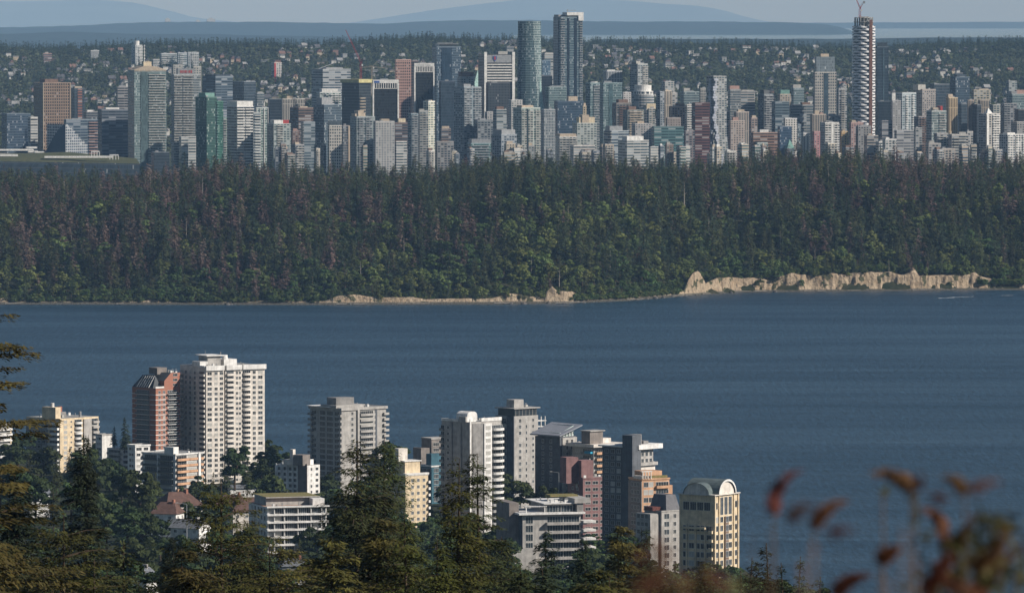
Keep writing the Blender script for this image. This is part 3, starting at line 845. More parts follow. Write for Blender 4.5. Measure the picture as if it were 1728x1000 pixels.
# twisted tower with pale ribbons
r, L, Mm, Ht, mp = place('apartment_tower', "concrete tower pinched at the waist with pale rippling ribbons", 1192, 1204, 1226, 128, 8100, .6)
q = MB(); nz_ = 34
def tw(z):
    k = z / Ht
    f = 0 if k > .55 else (.55 - k) ** 2 * 1.4
    return (-f * 4, -f * 3 - 0, L * (1 + f * 1.5), Mm)
for j in range(nz_):
    z0, z1 = Ht * j / nz_, Ht * (j + 1) / nz_
    a, b = tw(z0), tw(z1)
    A = [(a[0], a[1]), (a[2], a[1]), (a[2], a[3]), (a[0], a[3])]; B = [(b[0], b[1]), (b[2], b[1]), (b[2], b[3]), (b[0], b[3])]
    for i in range(4):
        i2 = (i + 1) % 4; l = L if i % 2 == 0 else Mm
        q.face([(*A[i], z0), (*A[i2], z0), (*B[i2], z1), (*B[i], z1)], 0, [(0, z0), (l, z0), (l, z1), (0, z1)])
q.face([(0, 0, Ht), (L, 0, Ht), (L, Mm, Ht), (0, Mm, Ht)], 1)
q.build('body', [fmat('condo', (.34, .34, .33), G[1]), M_conc], r)
for s_ in (0, 1):
    q = MB(); hh = Ht * .96; z = 3.0; k = 0
    while z < hh:
        kk = z / Ht
        f = 0 if kk > .55 else (.55 - kk) ** 2 * 1.4
        if s_ == 0: c = Mm * (.35 + .05 * math.sin(z * .18)); w = 2.4 + 1.6 * math.sin(z * .45); q.box(-2.2 - f * 4, c - w, z, -.3 - f * 4, c + w, z + 2.6)
        else: c = L * (.06 + max(0, (.5 - kk)) * 1.5) + 1.2 * math.sin(z * .2 + 2); w = 2.2 + 1.3 * math.sin(z * .5 + 1); q.box(c - w, -2.2 - f * 3, z, c + w, -.3 - f * 3, z + 2.6)
        z += 3.2
    q.build('pale_ribbon', plain("pale_panel", (.40, .43, .50), .5), r)
# --- x 1225-1440
CB("glass and beige apartment tower with salmon roof edge", 1228, 1232, 1250, 152, 8300, 'glass', (.36, .36, .35), G[1], ph=[(.0, .9, 7, 'p')])
CB("banded beige apartment tower behind the salmon topped one", 1246, 1250, 1274, 155, 8340, 'band', (.40, .38, .36), G[1], cap=(3, 'c', .08))
CB("pale pink beige flats with blank vertical stripes, rear one", 1238, 1243, 1264, 190, 8140, 'vert', (.52, .44, .38), G[1], ph=[(.2, .7, 5, 'b')])
CB("pale pink beige flats with blank vertical stripes, front one", 1229, 1233, 1257, 205, 8040, 'punch', (.50, .42, .37), G[0], ph=[(.2, .6, 7, 'p')])
CB("small brown flats right of the pink beige pair", 1264, 1268, 1278, 200, 8060, 'condo', (.34, .27, .24), G[0], ph=[(.2, .8, 5, 'b')])
CB("dark balconied tower with pale rungs, left of the dark pair", 1279, 1289, 1308, 160, 8220, 'condo', (.17, .19, .20), G[3], sl=(.1, 1, 's'), ph=[(.1, .7, 8, 'd')])
CB("dark banded glass block, right of the dark pair", 1302, 1308, 1332, 173, 8160, 'band', (.15, .20, .23), G[0])
CB("beige tower under a green copper roof", 1312, 1316, 1334, 160, 8460, 'punch', (.46, .40, .33), G[1], cap=(8, 'g', .08))
CB("blue glass tower crowned by a concrete cube", 1335, 1339, 1357, 150, 8420, 'glass', (.28, .34, .36), G[2], ph=[(.0, .75, 7, 'c')])
CB("grey banded flats below the cube crowned tower", 1333, 1338, 1372, 178, 8240, 'band', (.30, .31, .31), G[1], ph=[(.5, .9, 5, 'n')])
CB("tall pale grid apartment tower with narrower glass top storeys", 1372, 1375, 1411, 123, 8300, 'grid', (.46, .44, .40), (.09, .12, .15), cap=(27, (.24, .29, .32), .07), ph=[(.28, .66, 32, 'b')], vs=[(.42, .62, (.09, .14, .18), .1)])
CB("striped blue grey apartment tower right of the tall pale grid", 1411, 1415, 1429, 151, 8340, 'condo', (.36, .37, .38), G[0], sl=(.3, .8, 'c'))
CB("beige ornate flats with pointed rooftop at mid row", 1367, 1371, 1394, 194, 8080, 'vert', (.48, .41, .34), G[0], ph=[(.2, .5, 7, 'b'), (.6, .8, 4, 'p')])
CB("long low brown banded flats with white roof hut", 1267, 1271, 1312, 225, 7920, 'band', (.35, .23, .18), (.07, .06, .06), ph=[(.3, .65, 6, 'w')])
CB("small pale green glass hut block before the brown banded flats", 1275, 1278, 1296, 242, 7800, 'glass', (.42, .46, .44), G[2])
CB("white flats with little square windows behind dark blue glass", 1322, 1325, 1345, 201, 7980, 'punch', (.72, .70, .66), G[3], ph=[(.0, .6, 2, 'w')])
CB("dark blue glass wing in front of the white square windowed flats", 1312, 1316, 1336, 215, 7900, 'glass', (.07, .12, .19), G[5])
CB("blue glass right wing of the white square windowed flats", 1345, 1346, 1352, 211, 7960, 'glass', (.2, .24, .27), G[1])
CB("narrow white twin shaft flats", 1352, 1356, 1366, 226, 7880, 'vert', (.7, .69, .66), G[3])
CB("little rose pink flats with bay windows", 1371, 1374, 1384, 223, 7960, 'punch', (.48, .25, .25), G[1])
CB("bright white slender apartment tower with central blank shaft", 1384, 1392, 1416, 208, 7870, 'condo', (.62, .60, .57), G[3], sl=[(.0, .4, 'w'), (.62, 1, 'w')], pil=[(.44, 3.2, 'w')], ph=[(.2, .5, 4, 'c')])
CB("ochre yellow old flats beside the white slender tower", 1417, 1420, 1431, 223, 7960, 'punch', (.56, .38, .18), G[1], ph=[(.2, .6, 4, 'b')])
CB("jumbled rose beige flats at the foot of the rippled tower", 1432, 1436, 1457, 208, 8100, 'punch', (.46, .31, .28), G[1], ph=[(.1, .4, 5, 'b'), (.6, .8, 3, 'p')])
CB("grey concrete flats with small windows left of the white low rows", 1444, 1448, 1470, 214, 7950, 'punch', (.30, .29, .28), G[0], ph=[(.2, .8, 3, 's')])
CB("taupe flats stepping down to the treeline", 1458, 1463, 1482, 230, 7880, 'band', (.35, .32, .29), G[0], ph=[(.2, .5, 4, 'b')])
CB("white terraced flats, left of two near the treeline", 1478, 1483, 1496, 240, 7840, 'band', (.55, .54, .52), G[1], sl=(.2, .8, 'w'))
CB("white terraced flats, right of two near the treeline", 1489, 1494, 1513, 236, 7800, 'condo', (.62, .61, .59), G[1], ph=[(.1, .4, 4, 'w')])
pyramid("grey turret flats under a green copper cone", 1326, 1339, 235, 250, 7830, M_green_cu, 1.0, 'turret_flats')
# the rippled round tower under construction
D = 8200
a = at(1457, 212, D); gz = gcity(a.x, D) - 1
r = empty('rippled_tower', (a.x, D, gz), 0, "round unfinished tower wrapped in white rippling balcony bands", 'building')
R = 17.5 * D / F; Ht = at(1457, 44, D).z - gz; n = 48
q = MB(); P = [(math.cos(2 * math.pi * i / n) * R, math.sin(2 * math.pi * i / n) * R) for i in range(n)]
q.prism(P, 0, Ht); q.build('body', [facade("rippled_glass", (.12, .14, .16), (.05, .07, .09), 3.2, 2.5, .9, .8, .1), M_conc], r)
q = MB(); nf = int(Ht / 3.55)
for k in range(nf):
    z = Ht - 1.6 - k * 3.55
    if z < 2: break
    top, bot = [], []
    for i in range(n):
        a_ = 2 * math.pi * i / n
        bul = 1.1 + .9 * math.sin(a_ * 6 + (k % 2) * math.pi)
        hh = 1.3 + .8 * math.sin(a_ * 6 + (k % 2) * math.pi)
        top.append((math.cos(a_) * (R + bul), math.sin(a_) * (R + bul), z + max(.25, hh))); bot.append((math.cos(a_) * (R + bul), math.sin(a_) * (R + bul), z - .5))
    for i in range(n):
        j = (i + 1) % n
        q.face([bot[i], bot[j], top[j], top[i]], 0)
        q.face([(P[i][0], P[i][1], z - .5), (P[j][0], P[j][1], z - .5), bot[j], bot[i]], 0)
        q.face([top[i], top[j], (P[j][0], P[j][1], z), (P[i][0], P[i][1], z)], 0)
q.build('balcony_bands', plain("rippled_white", (.80, .80, .81), .6), r, kind='stuff')
hx, hy = math.cos(-.95) * (R + 2.3), math.sin(-.95) * (R + 2.3)
q = MB(); q.box(hx - 2.4, hy - 1.4, 0, hx + 1.6, hy + 1.4, Ht + 8)
q.build('hoist_shaft', plain("hoist_brown", (.26, .13, .09)), r)
q = MB(); P2 = [(math.cos(2 * math.pi * i / 16) * R * .86, math.sin(2 * math.pi * i / 16) * R * .86) for i in range(16)]
for p_ in P2: q.box(p_[0] - .5, p_[1] - .5, Ht, p_[0] + .5, p_[1] + .5, Ht + 11)
q.box(-R * .4, -R * .4, Ht, R * .5, R * .5, Ht + 12)
q.build('bare_columns', M_conc, r, kind='stuff')
q = MB(); q.prism([(x * 1.12, y * 1.12) for x, y in P2], Ht + 4.6, Ht + 5.4, bottom=True); q.prism(P2, Ht + 10, Ht + 10.8, bottom=True)
q.build('bare_floor', [M_conc, M_conc], r)
crane("red crane crouching on the rippled round tower, left jib", 1451, 44, 16, 8194, (1445, 0, 2), M_red, (1458, 3))
r, L, Mm, Ht, mp = CB("dark glass tower with flared foot right of the rippled tower", 1477, 1480, 1499, 80, 8420, 'dark', (.07, .10, .13), (.035, .06, .085), cap=(8, (.06, .08, .1), .12), vs=[(.5, .62, (.10, .16, .2), .2)])
q = MB(); q.face([(L, 0, 10), (L + 8, 0, 10), (L, 0, Ht * .6)]); q.face([(L + 8, 0, 10), (L + 8, Mm, 10), (L, Mm, Ht * .6), (L, 0, Ht * .6)]); q.build('flared_foot', glassy("flare_glass", (.14, .2, .25)), r)
CB("dim slab at the foot of the dark flared tower", 1478, 1482, 1506, 172, 8300, 'dark', (.06, .08, .1), G[3])
# --- right x 1500-1728
CB("plain grey concrete shaft left of the white glass block", 1503, 1506, 1520, 171, 8140, 'punch', (.40, .40, .40), (.33, .33, .33), ph=[(.0, .4, 14, 'w')])
CB("white and pale blue glass apartment block", 1512, 1522, 1546, 158, 8220, 'condo', (.50, .56, .58), (.14, .2, .24), sl=[(.25, .42, 'w'), (.7, .86, 'w')], cap=(2, 'c', .02))
CB("brown grey concrete tower with pale rooftop band", 1542, 1556, 1579, 152, 8240, 'punch', (.31, .28, .26), G[0], ph=[(-.2, .35, 9, 'c')], th=.6)
CB("dark flats behind the brown grey concrete tower", 1568, 1576, 1602, 143, 8480, 'dark', (.14, .16, .18), G[0], ph=[(.1, .4, 2, 's')])
CB("dark blue tower with stepped top in front of the park trees", 1603, 1612, 1636, 131, 8620, 'glass', (.08, .12, .16), (.05, .08, .12), cap=(5, (.08, .11, .14), .15))
CB("wide grey apartment slab at the treeline", 1509, 1513, 1546, 221, 7860, 'band', (.42, .42, .42), (.16, .18, .21), th=.22)
CB("taller stair tower at the right end of the grey slab", 1542, 1545, 1556, 217, 7840, 'condo', (.36, .36, .35), G[0])
CB("brownish flats behind the wide grey slab", 1542, 1550, 1574, 198, 8080, 'condo', (.29, .26, .25), G[0], sl=(.1, .9, 'n'))
CB("pale glass flats with red beacon box", 1563, 1572, 1597, 188, 8020, 'glass', (.40, .43, .41), G[2], ph=[(.2, .7, 6, 'b'), (.65, .8, 9, 'r')], sl=(.5, .95, 'c'))
CB("yellow beige fluted apartment tower", 1596, 1601, 1616, 166, 8130, 'vert', (.58, .46, .30), (.12, .09, .07), ph=[(.0, .5, 7, 'b')])
CB("tall dusky glass flats right of the fluted tower", 1617, 1622, 1634, 176, 8260, 'dark', (.12, .14, .16), G[0])
CB("brown flats with dark shaded flank, stepped twin", 1632, 1634, 1644, 170, 8160, 'vert', (.45, .37, .30), G[0])
CB("beige flats with glazed corner behind the brown twin", 1638, 1643, 1672, 153, 8360, 'condo', (.48, .43, .34), G[1], ph=[(.35, .9, 3, 'b')])
CB("dark recessed block between the two beige flats", 1641, 1648, 1656, 178, 8120, 'dark', (.07, .08, .1), G[3])
CB("beige balconied flats, right of the dark recessed block", 1650, 1654, 1670, 170, 8150, 'vert', (.43, .36, .29), G[0])
r, L, Mm, Ht, mp = CB("grey brown apartment tower with white pyramid cap", 1652, 1664, 1688, 193, 7960, 'condo', (.50, .47, .43), G[0], sl=[(.45, .95, 'w')], pil=[(.03, 3, 'w')], th=.6)
q = MB(); c = [(L * .1, Mm * .1), (L * .55, Mm * .1), (L * .55, Mm * .6), (L * .1, Mm * .6)]
for i in range(4): q.face([(*c[i], Ht), (*c[(i + 1) % 4], Ht), (L * .32, Mm * .35, Ht + 8)])
q.build('pyramid_cap', M_white, r)
CB("pale flats with white sills above the pyramid capped tower", 1672, 1676, 1690, 178, 8240, 'condo', (.44, .44, .40), G[1], ph=[(.5, .9, 3, 'y')])
CB("dark stepped flats at the far right row", 1688, 1694, 1716, 176, 8180, 'condo', (.24, .24, .25), G[0], sl=(.0, .5, 's'))
CB("glass flats under a red triangular roof", 1700, 1708, 1740, 160, 8340, 'glass', (.28, .34, .35), G[2], cap=(8, 'p', .3), ph=[(0, .3, 6, 's')])
CB("grey tiered flats topped with glass conservatories", 1698, 1702, 1716, 138, 8640, 'condo', (.34, .36, .36), G[1])
CB("near black flats with white line at the right edge", 1712, 1718, 1745, 186, 8080, 'dark', (.10, .09, .09), G[3])
CB("grey flats behind the white balconied tower at the right edge", 1706, 1716, 1745, 207, 7980, 'punch', (.34, .33, .32), G[0])
CB("white balconied apartment tower at the right edge by the treeline", 1686, 1700, 1732, 228, 7840, 'condo', (.62, .61, .59), G[0], sl=[(.0, .22, 'w'), (.42, .58, 'w'), (.8, 1, 'w')], th=.6, ph=[(.1, .5, 4, 'w')])
CB("stepped white flats, tall left step", 1576, 1581, 1600, 226, 7990, 'condo', (.38, .37, .36), G[0], sl=(.1, .9, 'c'))
CB("stepped pale flats with white balconies facing the woods", 1600, 1606, 1634, 228, 7900, 'band', (.48, .46, .43), G[0], sl=(.1, .9, 'c'), ph=[(.5, .9, 5, 'c')])
CB("narrow pale stair block right of the stepped flats", 1630, 1632, 1642, 223, 7930, 'condo', (.50, .48, .45), G[0])
CB("cream low flats half hidden by trees near the stepped flats", 1585, 1589, 1612, 252, 7780, 'condo', (.48, .43, .38), G[0])
CB("small grey tiered flats behind the treeline", 1562, 1567, 1588, 243, 7830, 'condo', (.40, .38, .36), G[0], ph=[(.1, .5, 5, 'c')])
CB("small white flats at the right treeline", 1652, 1656, 1684, 262, 7770, 'condo', (.52, .50, .48), G[0], ph=[(.5, .8, 6, 'w')])
CB("grey flats behind the ochre ones", 1394, 1398, 1418, 196, 8200, 'condo', (.36, .35, .34), G[1], ph=[(.2, .6, 4, 's')])
CB("tan flats hidden behind the twisted tower", 1205, 1210, 1232, 190, 8260, 'condo', (.40, .36, .32), G[1])
CB("grey banded block filling the gap left of the wide grey slab", 1484, 1488, 1512, 205, 8140, 'band', (.30, .29, .30), G[0])
CB("grey flats between the tall slender pair and the red sloped roof", 734, 738, 766, 240, 7900, 'condo', (.28, .27, .26), G[0], ph=[(.3, .7, 3, 'n')])

# --- stepped white grid building and the waterfront terraces
r, L, Mm, Ht, mp = place('stepped_office', "blue glass office stepping down in white gridded stairs", 76, 111, 148, 210, 7880, .75)
q = MB(); ns = 7
for k in range(ns):
    h_ = Ht * (1 - .0 * k) - k * 5.6 * mp
    q.prism([(L * k / ns, .003 * k), (L * (k + 1) / ns, .003 * k), (L * (k + 1) / ns, Mm * .9), (L * k / ns, Mm * .9)], 0, h_, 0, 1, u0=L * k / ns)
q.build('body', [facade("white_grid", (.52, .54, .56), (.07, .11, .16), 3.4, 3.2, .74, .68, .05), M_roofd], r)
q = MB()
for k in range(8):
    a0, a1 = k / 8, (k + 1) / 8
    z0, z1 = Ht * (1 - .52 * a0 ** 1.6), Ht * (1 - .52 * a1 ** 1.6)
    q.face([(-.6, Mm * a1, 0), (-.6, Mm * a0, 0), (-.6, Mm * a0, z0), (-.6, Mm * a1, z1)], 0)
    q.face([(-.6, Mm * a0, z0), (0, Mm * a0, z0), (0, Mm * a1, z1), (-.6, Mm * a1, z1)], 0)
q.build('curved_wing', fmat('dark', (.05, .08, .12), (.035, .06, .09)), r)
r, L, Mm, Ht, mp = place('convention_hall', "long low hall under a sloping grass roof behind the woods", -60, -55, 236, 266, 7720, .12, M=70)
q = MB()
P = [(0, 0, Ht - 4), (L * .55, 0, Ht - 6), (L, 0, Ht - 8), (L, Mm, Ht - 3), (L * .6, Mm, Ht + 5), (0, Mm, Ht + 2)]
q.face([P[0], P[1], P[4], P[5]], 0); q.face([P[1], P[2], P[3], P[4]], 0)
q.build('grass_roof', ground_mat("roof_grass", (.075, .080, .040), (.10, .10, .055), (.05, .06, .03), .03), r)
q = MB(); q.face([(0, 0, 0), (L, 0, 0), (L, 0, Ht - 8), (L * .55, 0, Ht - 6), (0, 0, Ht - 4)], 0, [(0, 0), (L, 0), (L, 20), (L * .5, 20), (0, 20)])
q.build('glass_wall', fmat('dark', (.08, .09, .1), G[0]), r)
q = MB(); q.box(L * .45, Mm * .2, Ht - 1, L * .85, Mm * .3, Ht + 1.2); q.box(L * .05, Mm * .5, Ht + .6, L * .3, Mm * .56, Ht + 3); q.build('roof_light', M_white, r)
for k, (x0, x1, yt, D) in enumerate(((-10, 60, 252, 7850), (44, 66, 248, 7838), (58, 78, 256, 7826))):
    r, L, Mm, Ht, mp = place('waterfront_terrace', ["long white deck along the waterfront hotel", "white stepped terrace at the hotel foot, upper", "white stepped terrace at the hotel foot, lower"][k], x0, x0 + 1, x1, yt, D, .2, M=12)
    for j in range(3):
        q = MB(); q.box(j * 2, j * .8, Ht - 5 * j - 1.8, L - (2 - j) * 1.2, 12, Ht - 5 * j); q.build('white_deck', M_white, r)
    q = MB(); q.box(.5, 3, 0, L - 3, 11.6, Ht - 12); q.build('body', fmat('band', W[2], G[1]), r)
for k, (x0, x1, yt, D) in enumerate(((153, 168, 255, 7700), (184, 200, 261, 7690))):
    r, L, Mm, Ht, mp = place('roof_pavilion', ["larger white open pavilion on the grass roof", "smaller pale pavilion on the grass roof"][k], x0, x0 + 1, x1, yt, D, .1, M=8)
    q = MB(); q.box(0, 0, Ht - 1.2, L, 8, Ht); q.build('flat_roof', M_white, r)
    for f in (0, .33, .66, .96):
        q = MB(); q.box(L * f, .2, Ht - 6, L * f + .8, 1, Ht - 1.203); q.build('post', M_white, r)

# ---------------------------------------------------------------- houses on the far hillside
rng = random.Random(11)
hm = {}
HC = {'white': (.56, .55, .52), 'cream': (.48, .40, .30), 'grey': (.30, .31, .32), 'brick': (.26, .16, .13)}
RC = {'dark': (.10, .10, .11), 'pale': (.30, .30, .30), 'red': (.20, .12, .10)}


def house_meshes(hc, rc, flat):
    k = (hc, rc, flat)
    if k in hm: return hm[k]
    w, d, h = (9, 8, 5.5) if not flat else (15, 9, 7)
    q = MB(); q.box(-w / 2, -d / 2, -3, w / 2, d / 2, h)
    for i in range(4 if not flat else 7):
        u = -w / 2 + (i + .5) * w / (4 if not flat else 7)
        q.box(u - 1, -d / 2 - .1, 2, u + 1, -d / 2 - .003, 3.8, 1); q.box(u - 1, -d / 2 - .1, 5, u + 1, -d / 2 - .003, 6, 1)
    a = q.mesh('walls', [plain(hc + "_house_wall", HC[hc]), M_dkgl])
    q = MB()
    if flat: q.box(-w / 2 - .5, -d / 2 - .5, h + .003, w / 2 + .5, d / 2 + .5, h + .9)
    else:
        e = 1
        A = [(-w / 2 - e, -d / 2 - e, h - .3), (w / 2 + e, -d / 2 - e, h - .3), (w / 2 + e, d / 2 + e, h - .3), (-w / 2 - e, d / 2 + e, h - .3)]
        r1, r2 = (-w / 2 - e, 0, h + 4), (w / 2 + e, 0, h + 4)
        q.face([A[0], A[1], r2, r1]); q.face([A[2], A[3], r1, r2]); q.face([A[3], A[0], r1]); q.face([A[1], A[2], r2]); q.face(A[::-1])
    b = q.mesh('roof', [plain(rc + "_house_roof", RC[rc])])
    hm[k] = (a, b)
    return hm[k]


cl = [(rng.uniform(0, 1728), rng.uniform(80, 175)) for _ in range(70)] + [(1180, 110), (1540, 100), (1560, 120), (1330, 90), (1345, 135), (500, 105), (520, 92), (620, 90), (1150, 95), (1500, 130)]
n_h = 0
for k in range(300):
    c = rng.choice(cl)
    px, py = c[0] + rng.gauss(0, 34), c[1] + rng.gauss(0, 3)
    if not (0 < px < 1728) or not (77 < py < 180): continue
    # find the ground distance that projects there
    best = min((abs(at(px, py, Y).z - (gcity(at(px, py, Y).x, Y) + 9)), Y) for Y in range(9400, 13250, 40))
    Y = best[1]; X = at(px, py, Y).x
    hc = rng.choice(['white', 'white', 'white', 'cream', 'cream', 'grey', 'brick']); rc = rng.choice(['dark', 'dark', 'pale', 'red', 'pale']); fl = rng.random() < .25
    a, b = house_meshes(hc, rc, fl)
    e_ = empty('hillside_house' if not fl else 'hillside_flats', (X, Y, gcity(X, Y) + 3.5), rng.choice([.3, -1.2, .3, 1.85]) + rng.gauss(0, .05),
               f"small {hc} {'flat roofed block' if fl else 'house'} with {rc} roof among the hillside trees", 'house', 'houses scattered over the far hillside')
    s_ = rng.uniform(.75, 1.25); e_.scale = (s_, s_, s_ * 1.1)
    for nm, me in (('walls', a), ('roof', b)): obj(nm, me, e_)
    n_h += 1
# low blocks crowding the treeline in front of the towers
rl = random.Random(31)
LC = [('tan', (.42, .36, .29)), ('white', (.62, .60, .56)), ('grey', (.30, .30, .30)), ('brown', (.27, .21, .18)), ('cream', (.54, .48, .38)), ('slate', (.17, .19, .22))]
for k in range(52):
    px = rl.uniform(430, 1720) if k % 4 else rl.uniform(760, 1300); w = rl.uniform(8, 22); p_ = rl.uniform(.1, .4)
    nm, wc = rl.choice(LC); D = rl.uniform(7600, 7760)
    yt = rl.uniform(243, 262)
    CB(f"low {nm} block crowding the treeline below the towers", px, px + w * p_, px + w, yt, D, rl.choice(['punch', 'band', 'condo']), wc, rl.choice(G), ph=[(.1, rl.uniform(.4, .8), rl.uniform(2, 6), rl.choice('cwsbn'))], sl=(.1, .9, 'c') if k % 2 else None, name='low_block', group='low blocks crowding the treeline')
# small gabled houses past the three hundred nearest: one mass
def house_one(hc, rc, fl):
    a, b = house_meshes(hc, rc, fl)
    me = bpy.data.meshes.new("house_kind"); V, Fs, mi = [], [], []
    for k_, m_ in enumerate((a, b)):
        n0 = len(V); V += [tuple(v.co) for v in m_.vertices]
        for f in m_.polygons: Fs.append(tuple(i + n0 for i in f.vertices)); mi.append(k_ * 2 + (f.material_index if k_ == 0 else 0))
    me.from_pydata(V, [], Fs)
    for m_ in (a.materials[0], a.materials[1], b.materials[0]): me.materials.append(m_)
    me.polygons.foreach_set("material_index", mi); me.update(); return me


HK = [('white', 'dark', False), ('white', 'pale', False), ('white', 'dark', False), ('cream', 'dark', False), ('cream', 'red', False), ('grey', 'dark', False), ('grey', 'pale', True), ('white', 'pale', True), ('brick', 'dark', False)]
house_pts = []
for k in range(2100):
    Y = rng.uniform(9300, 13200); X = rng.uniform(-1, 1) * Y * .082
    if mnoise.noise(Vector((X * .004, Y * .0016, 9))) < .02: continue
    house_pts.append((X, Y, gcity(X, Y) + rng.uniform(3.5, 8), rng.randrange(9), rng.uniform(.6, 1.15), 1.0, rng.choice([.3, -1.2, 1.85]) + rng.gauss(0, .05), 0))
HKM = [house_one(*k) for k in HK]
# three tiny blocks on the blue ridge
for px, py, w, h_, lb in ((283, 38, 9, 9, "hazy drum shaped tower on the blue ridge"), (334, 37, 7, 5, "hazy small block on the blue ridge"), (356, 37, 14, 8, "hazy wide pair of blocks on the blue ridge")):
    D = 46300; p = at(px, py + 3, D); mp = D / F
    e_ = empty('hazy_tower', p, .2, lb, 'building'); q = MB()
    q.box(-w / 2 * mp, -8, -10, w / 2 * mp, 8, h_ * mp); q.build('body', M_conc, e_)
    q = MB(); q.box(-w / 4 * mp, -5, h_ * mp, w / 5 * mp, 5, (h_ + 1.5) * mp); q.build('penthouse', M_conc, e_)
# ---------------------------------------------------------------- foliage
def leaf_mat(name, cols, rough=.75, trans=.25, scale=.5, inst=.35):
    """cols: list of leaf colours mixed by clump noise and per-tree random"""
    t = NT(name)
    tc = t.n("ShaderNodeTexCoord").outputs['Object']
    oi = t.n("ShaderNodeObjectInfo").outputs['Random']
    n1 = t.rng(t.noise(tc, scale, 3), .32, .68, 0, 1)
    n2 = t.rng(t.noise(tc, scale * 6, 2), .3, .7, 0, 1)
    c = t.mix(n1, cols[0], cols[1])
    c = t.mix(t.m('MULTIPLY', n2, .6), c, cols[2])
    hsv = t.n("ShaderNodeHueSaturation", inp={'Color': c, 'Hue': t.rng(oi, 0, 1, .47, .525), 'Saturation': .95, 'Value': t.rng(t.m('FRACT', t.m('MULTIPLY', oi, 7.31)), 0, 1, 1 - inst, 1 + inst)})
    c = hsv.outputs[0]
    t.set('Base Color', c); t.set('Roughness', rough); t.set('Specular IOR Level', .2)
    tr = t.n("ShaderNodeBsdfTranslucent", inp={'Color': c})
    mx = t.n("ShaderNodeMixShader", inp={0: trans, 1: t.b.outputs[0], 2: tr.outputs[0]})
    t.t.links.new(mx.outputs[0], t.out.inputs['Surface'])
    return t.mat


ML_con = leaf_mat("conifer_needles", [(.056, .080, .029), (.095, .122, .039), (.106, .098, .042)])
ML_conb = leaf_mat("blue_green_needles", [(.032, .057, .034), (.055, .085, .044), (.060, .076, .034)])
ML_oliv = leaf_mat("olive_needles", [(.078, .085, .018), (.125, .120, .024), (.090, .070, .020)])
ML_yel = leaf_mat("fresh_green_needles", [(.075, .100, .022), (.130, .145, .030), (.085, .085, .024)])
ML_rust = leaf_mat("rust_brown_needles", [(.134, .087, .074), (.179, .114, .096), (.106, .087, .065)], trans=.1)
ML_dec = leaf_mat("broad_leaves", [(.052, .096, .026), (.086, .130, .034), (.073, .107, .029)])
ML_dec2 = leaf_mat("yellow_green_leaves", [(.108, .151, .036), (.154, .180, .043), (.091, .120, .034)])
ML_hill = leaf_mat("hillside_leaves", [(.060, .092, .045), (.120, .150, .066), (.125, .125, .070)], inst=.5)
MN_con = leaf_mat("dark_fir_needles", [(.025, .040, .015), (.069, .083, .022), (.062, .055, .020)], trans=.15)  # pale tone imitates sunlit sprays, put into the needle colour
MN_blue = leaf_mat("blue_green_fir_needles", [(.017, .031, .018), (.034, .050, .024), (.038, .046, .019)], trans=.15)  # deep blue green needle colour
MN_oliv = leaf_mat("olive_fir_needles", [(.043, .048, .012), (.120, .110, .022), (.072, .050, .014)], trans=.2)  # olive; wide tone spread paints lit boughs into the colour
MN_yel = leaf_mat("yellow_green_fir_needles", [(.048, .064, .013), (.138, .143, .024), (.066, .059, .015)], trans=.2)  # yellow green; lighter tone mixed in to stand for sunlit sprays
MN_dec = leaf_mat("garden_leaves", [(.031, .060, .017), (.058, .089, .024), (.053, .067, .022)], trans=.2)
M_bark = plain("bark", (.085, .062, .045), .95, .3, 1.0, .1)
M_snag = plain("bleached_wood", (.36, .32, .27), .9, .3, 1.0, .1)


def quads(P, D, U, l, w):
    """P centres, D long dir, U width dir (n,3), l,w (n,) -> verts, faces (pointed quads)"""
    n = len(P)
    l = l[:, None]; w = w[:, None]
    V = np.stack([P - D * l * .5, P + U * w * .5 + D * l * .08, P + D * l * .5, P - U * w * .5 - D * l * .05], 1).reshape(-1, 3)
    return V, np.arange(n * 4).reshape(n, 4)


def unit(a):
    return a / np.maximum(np.linalg.norm(a, axis=-1, keepdims=True), 1e-9)


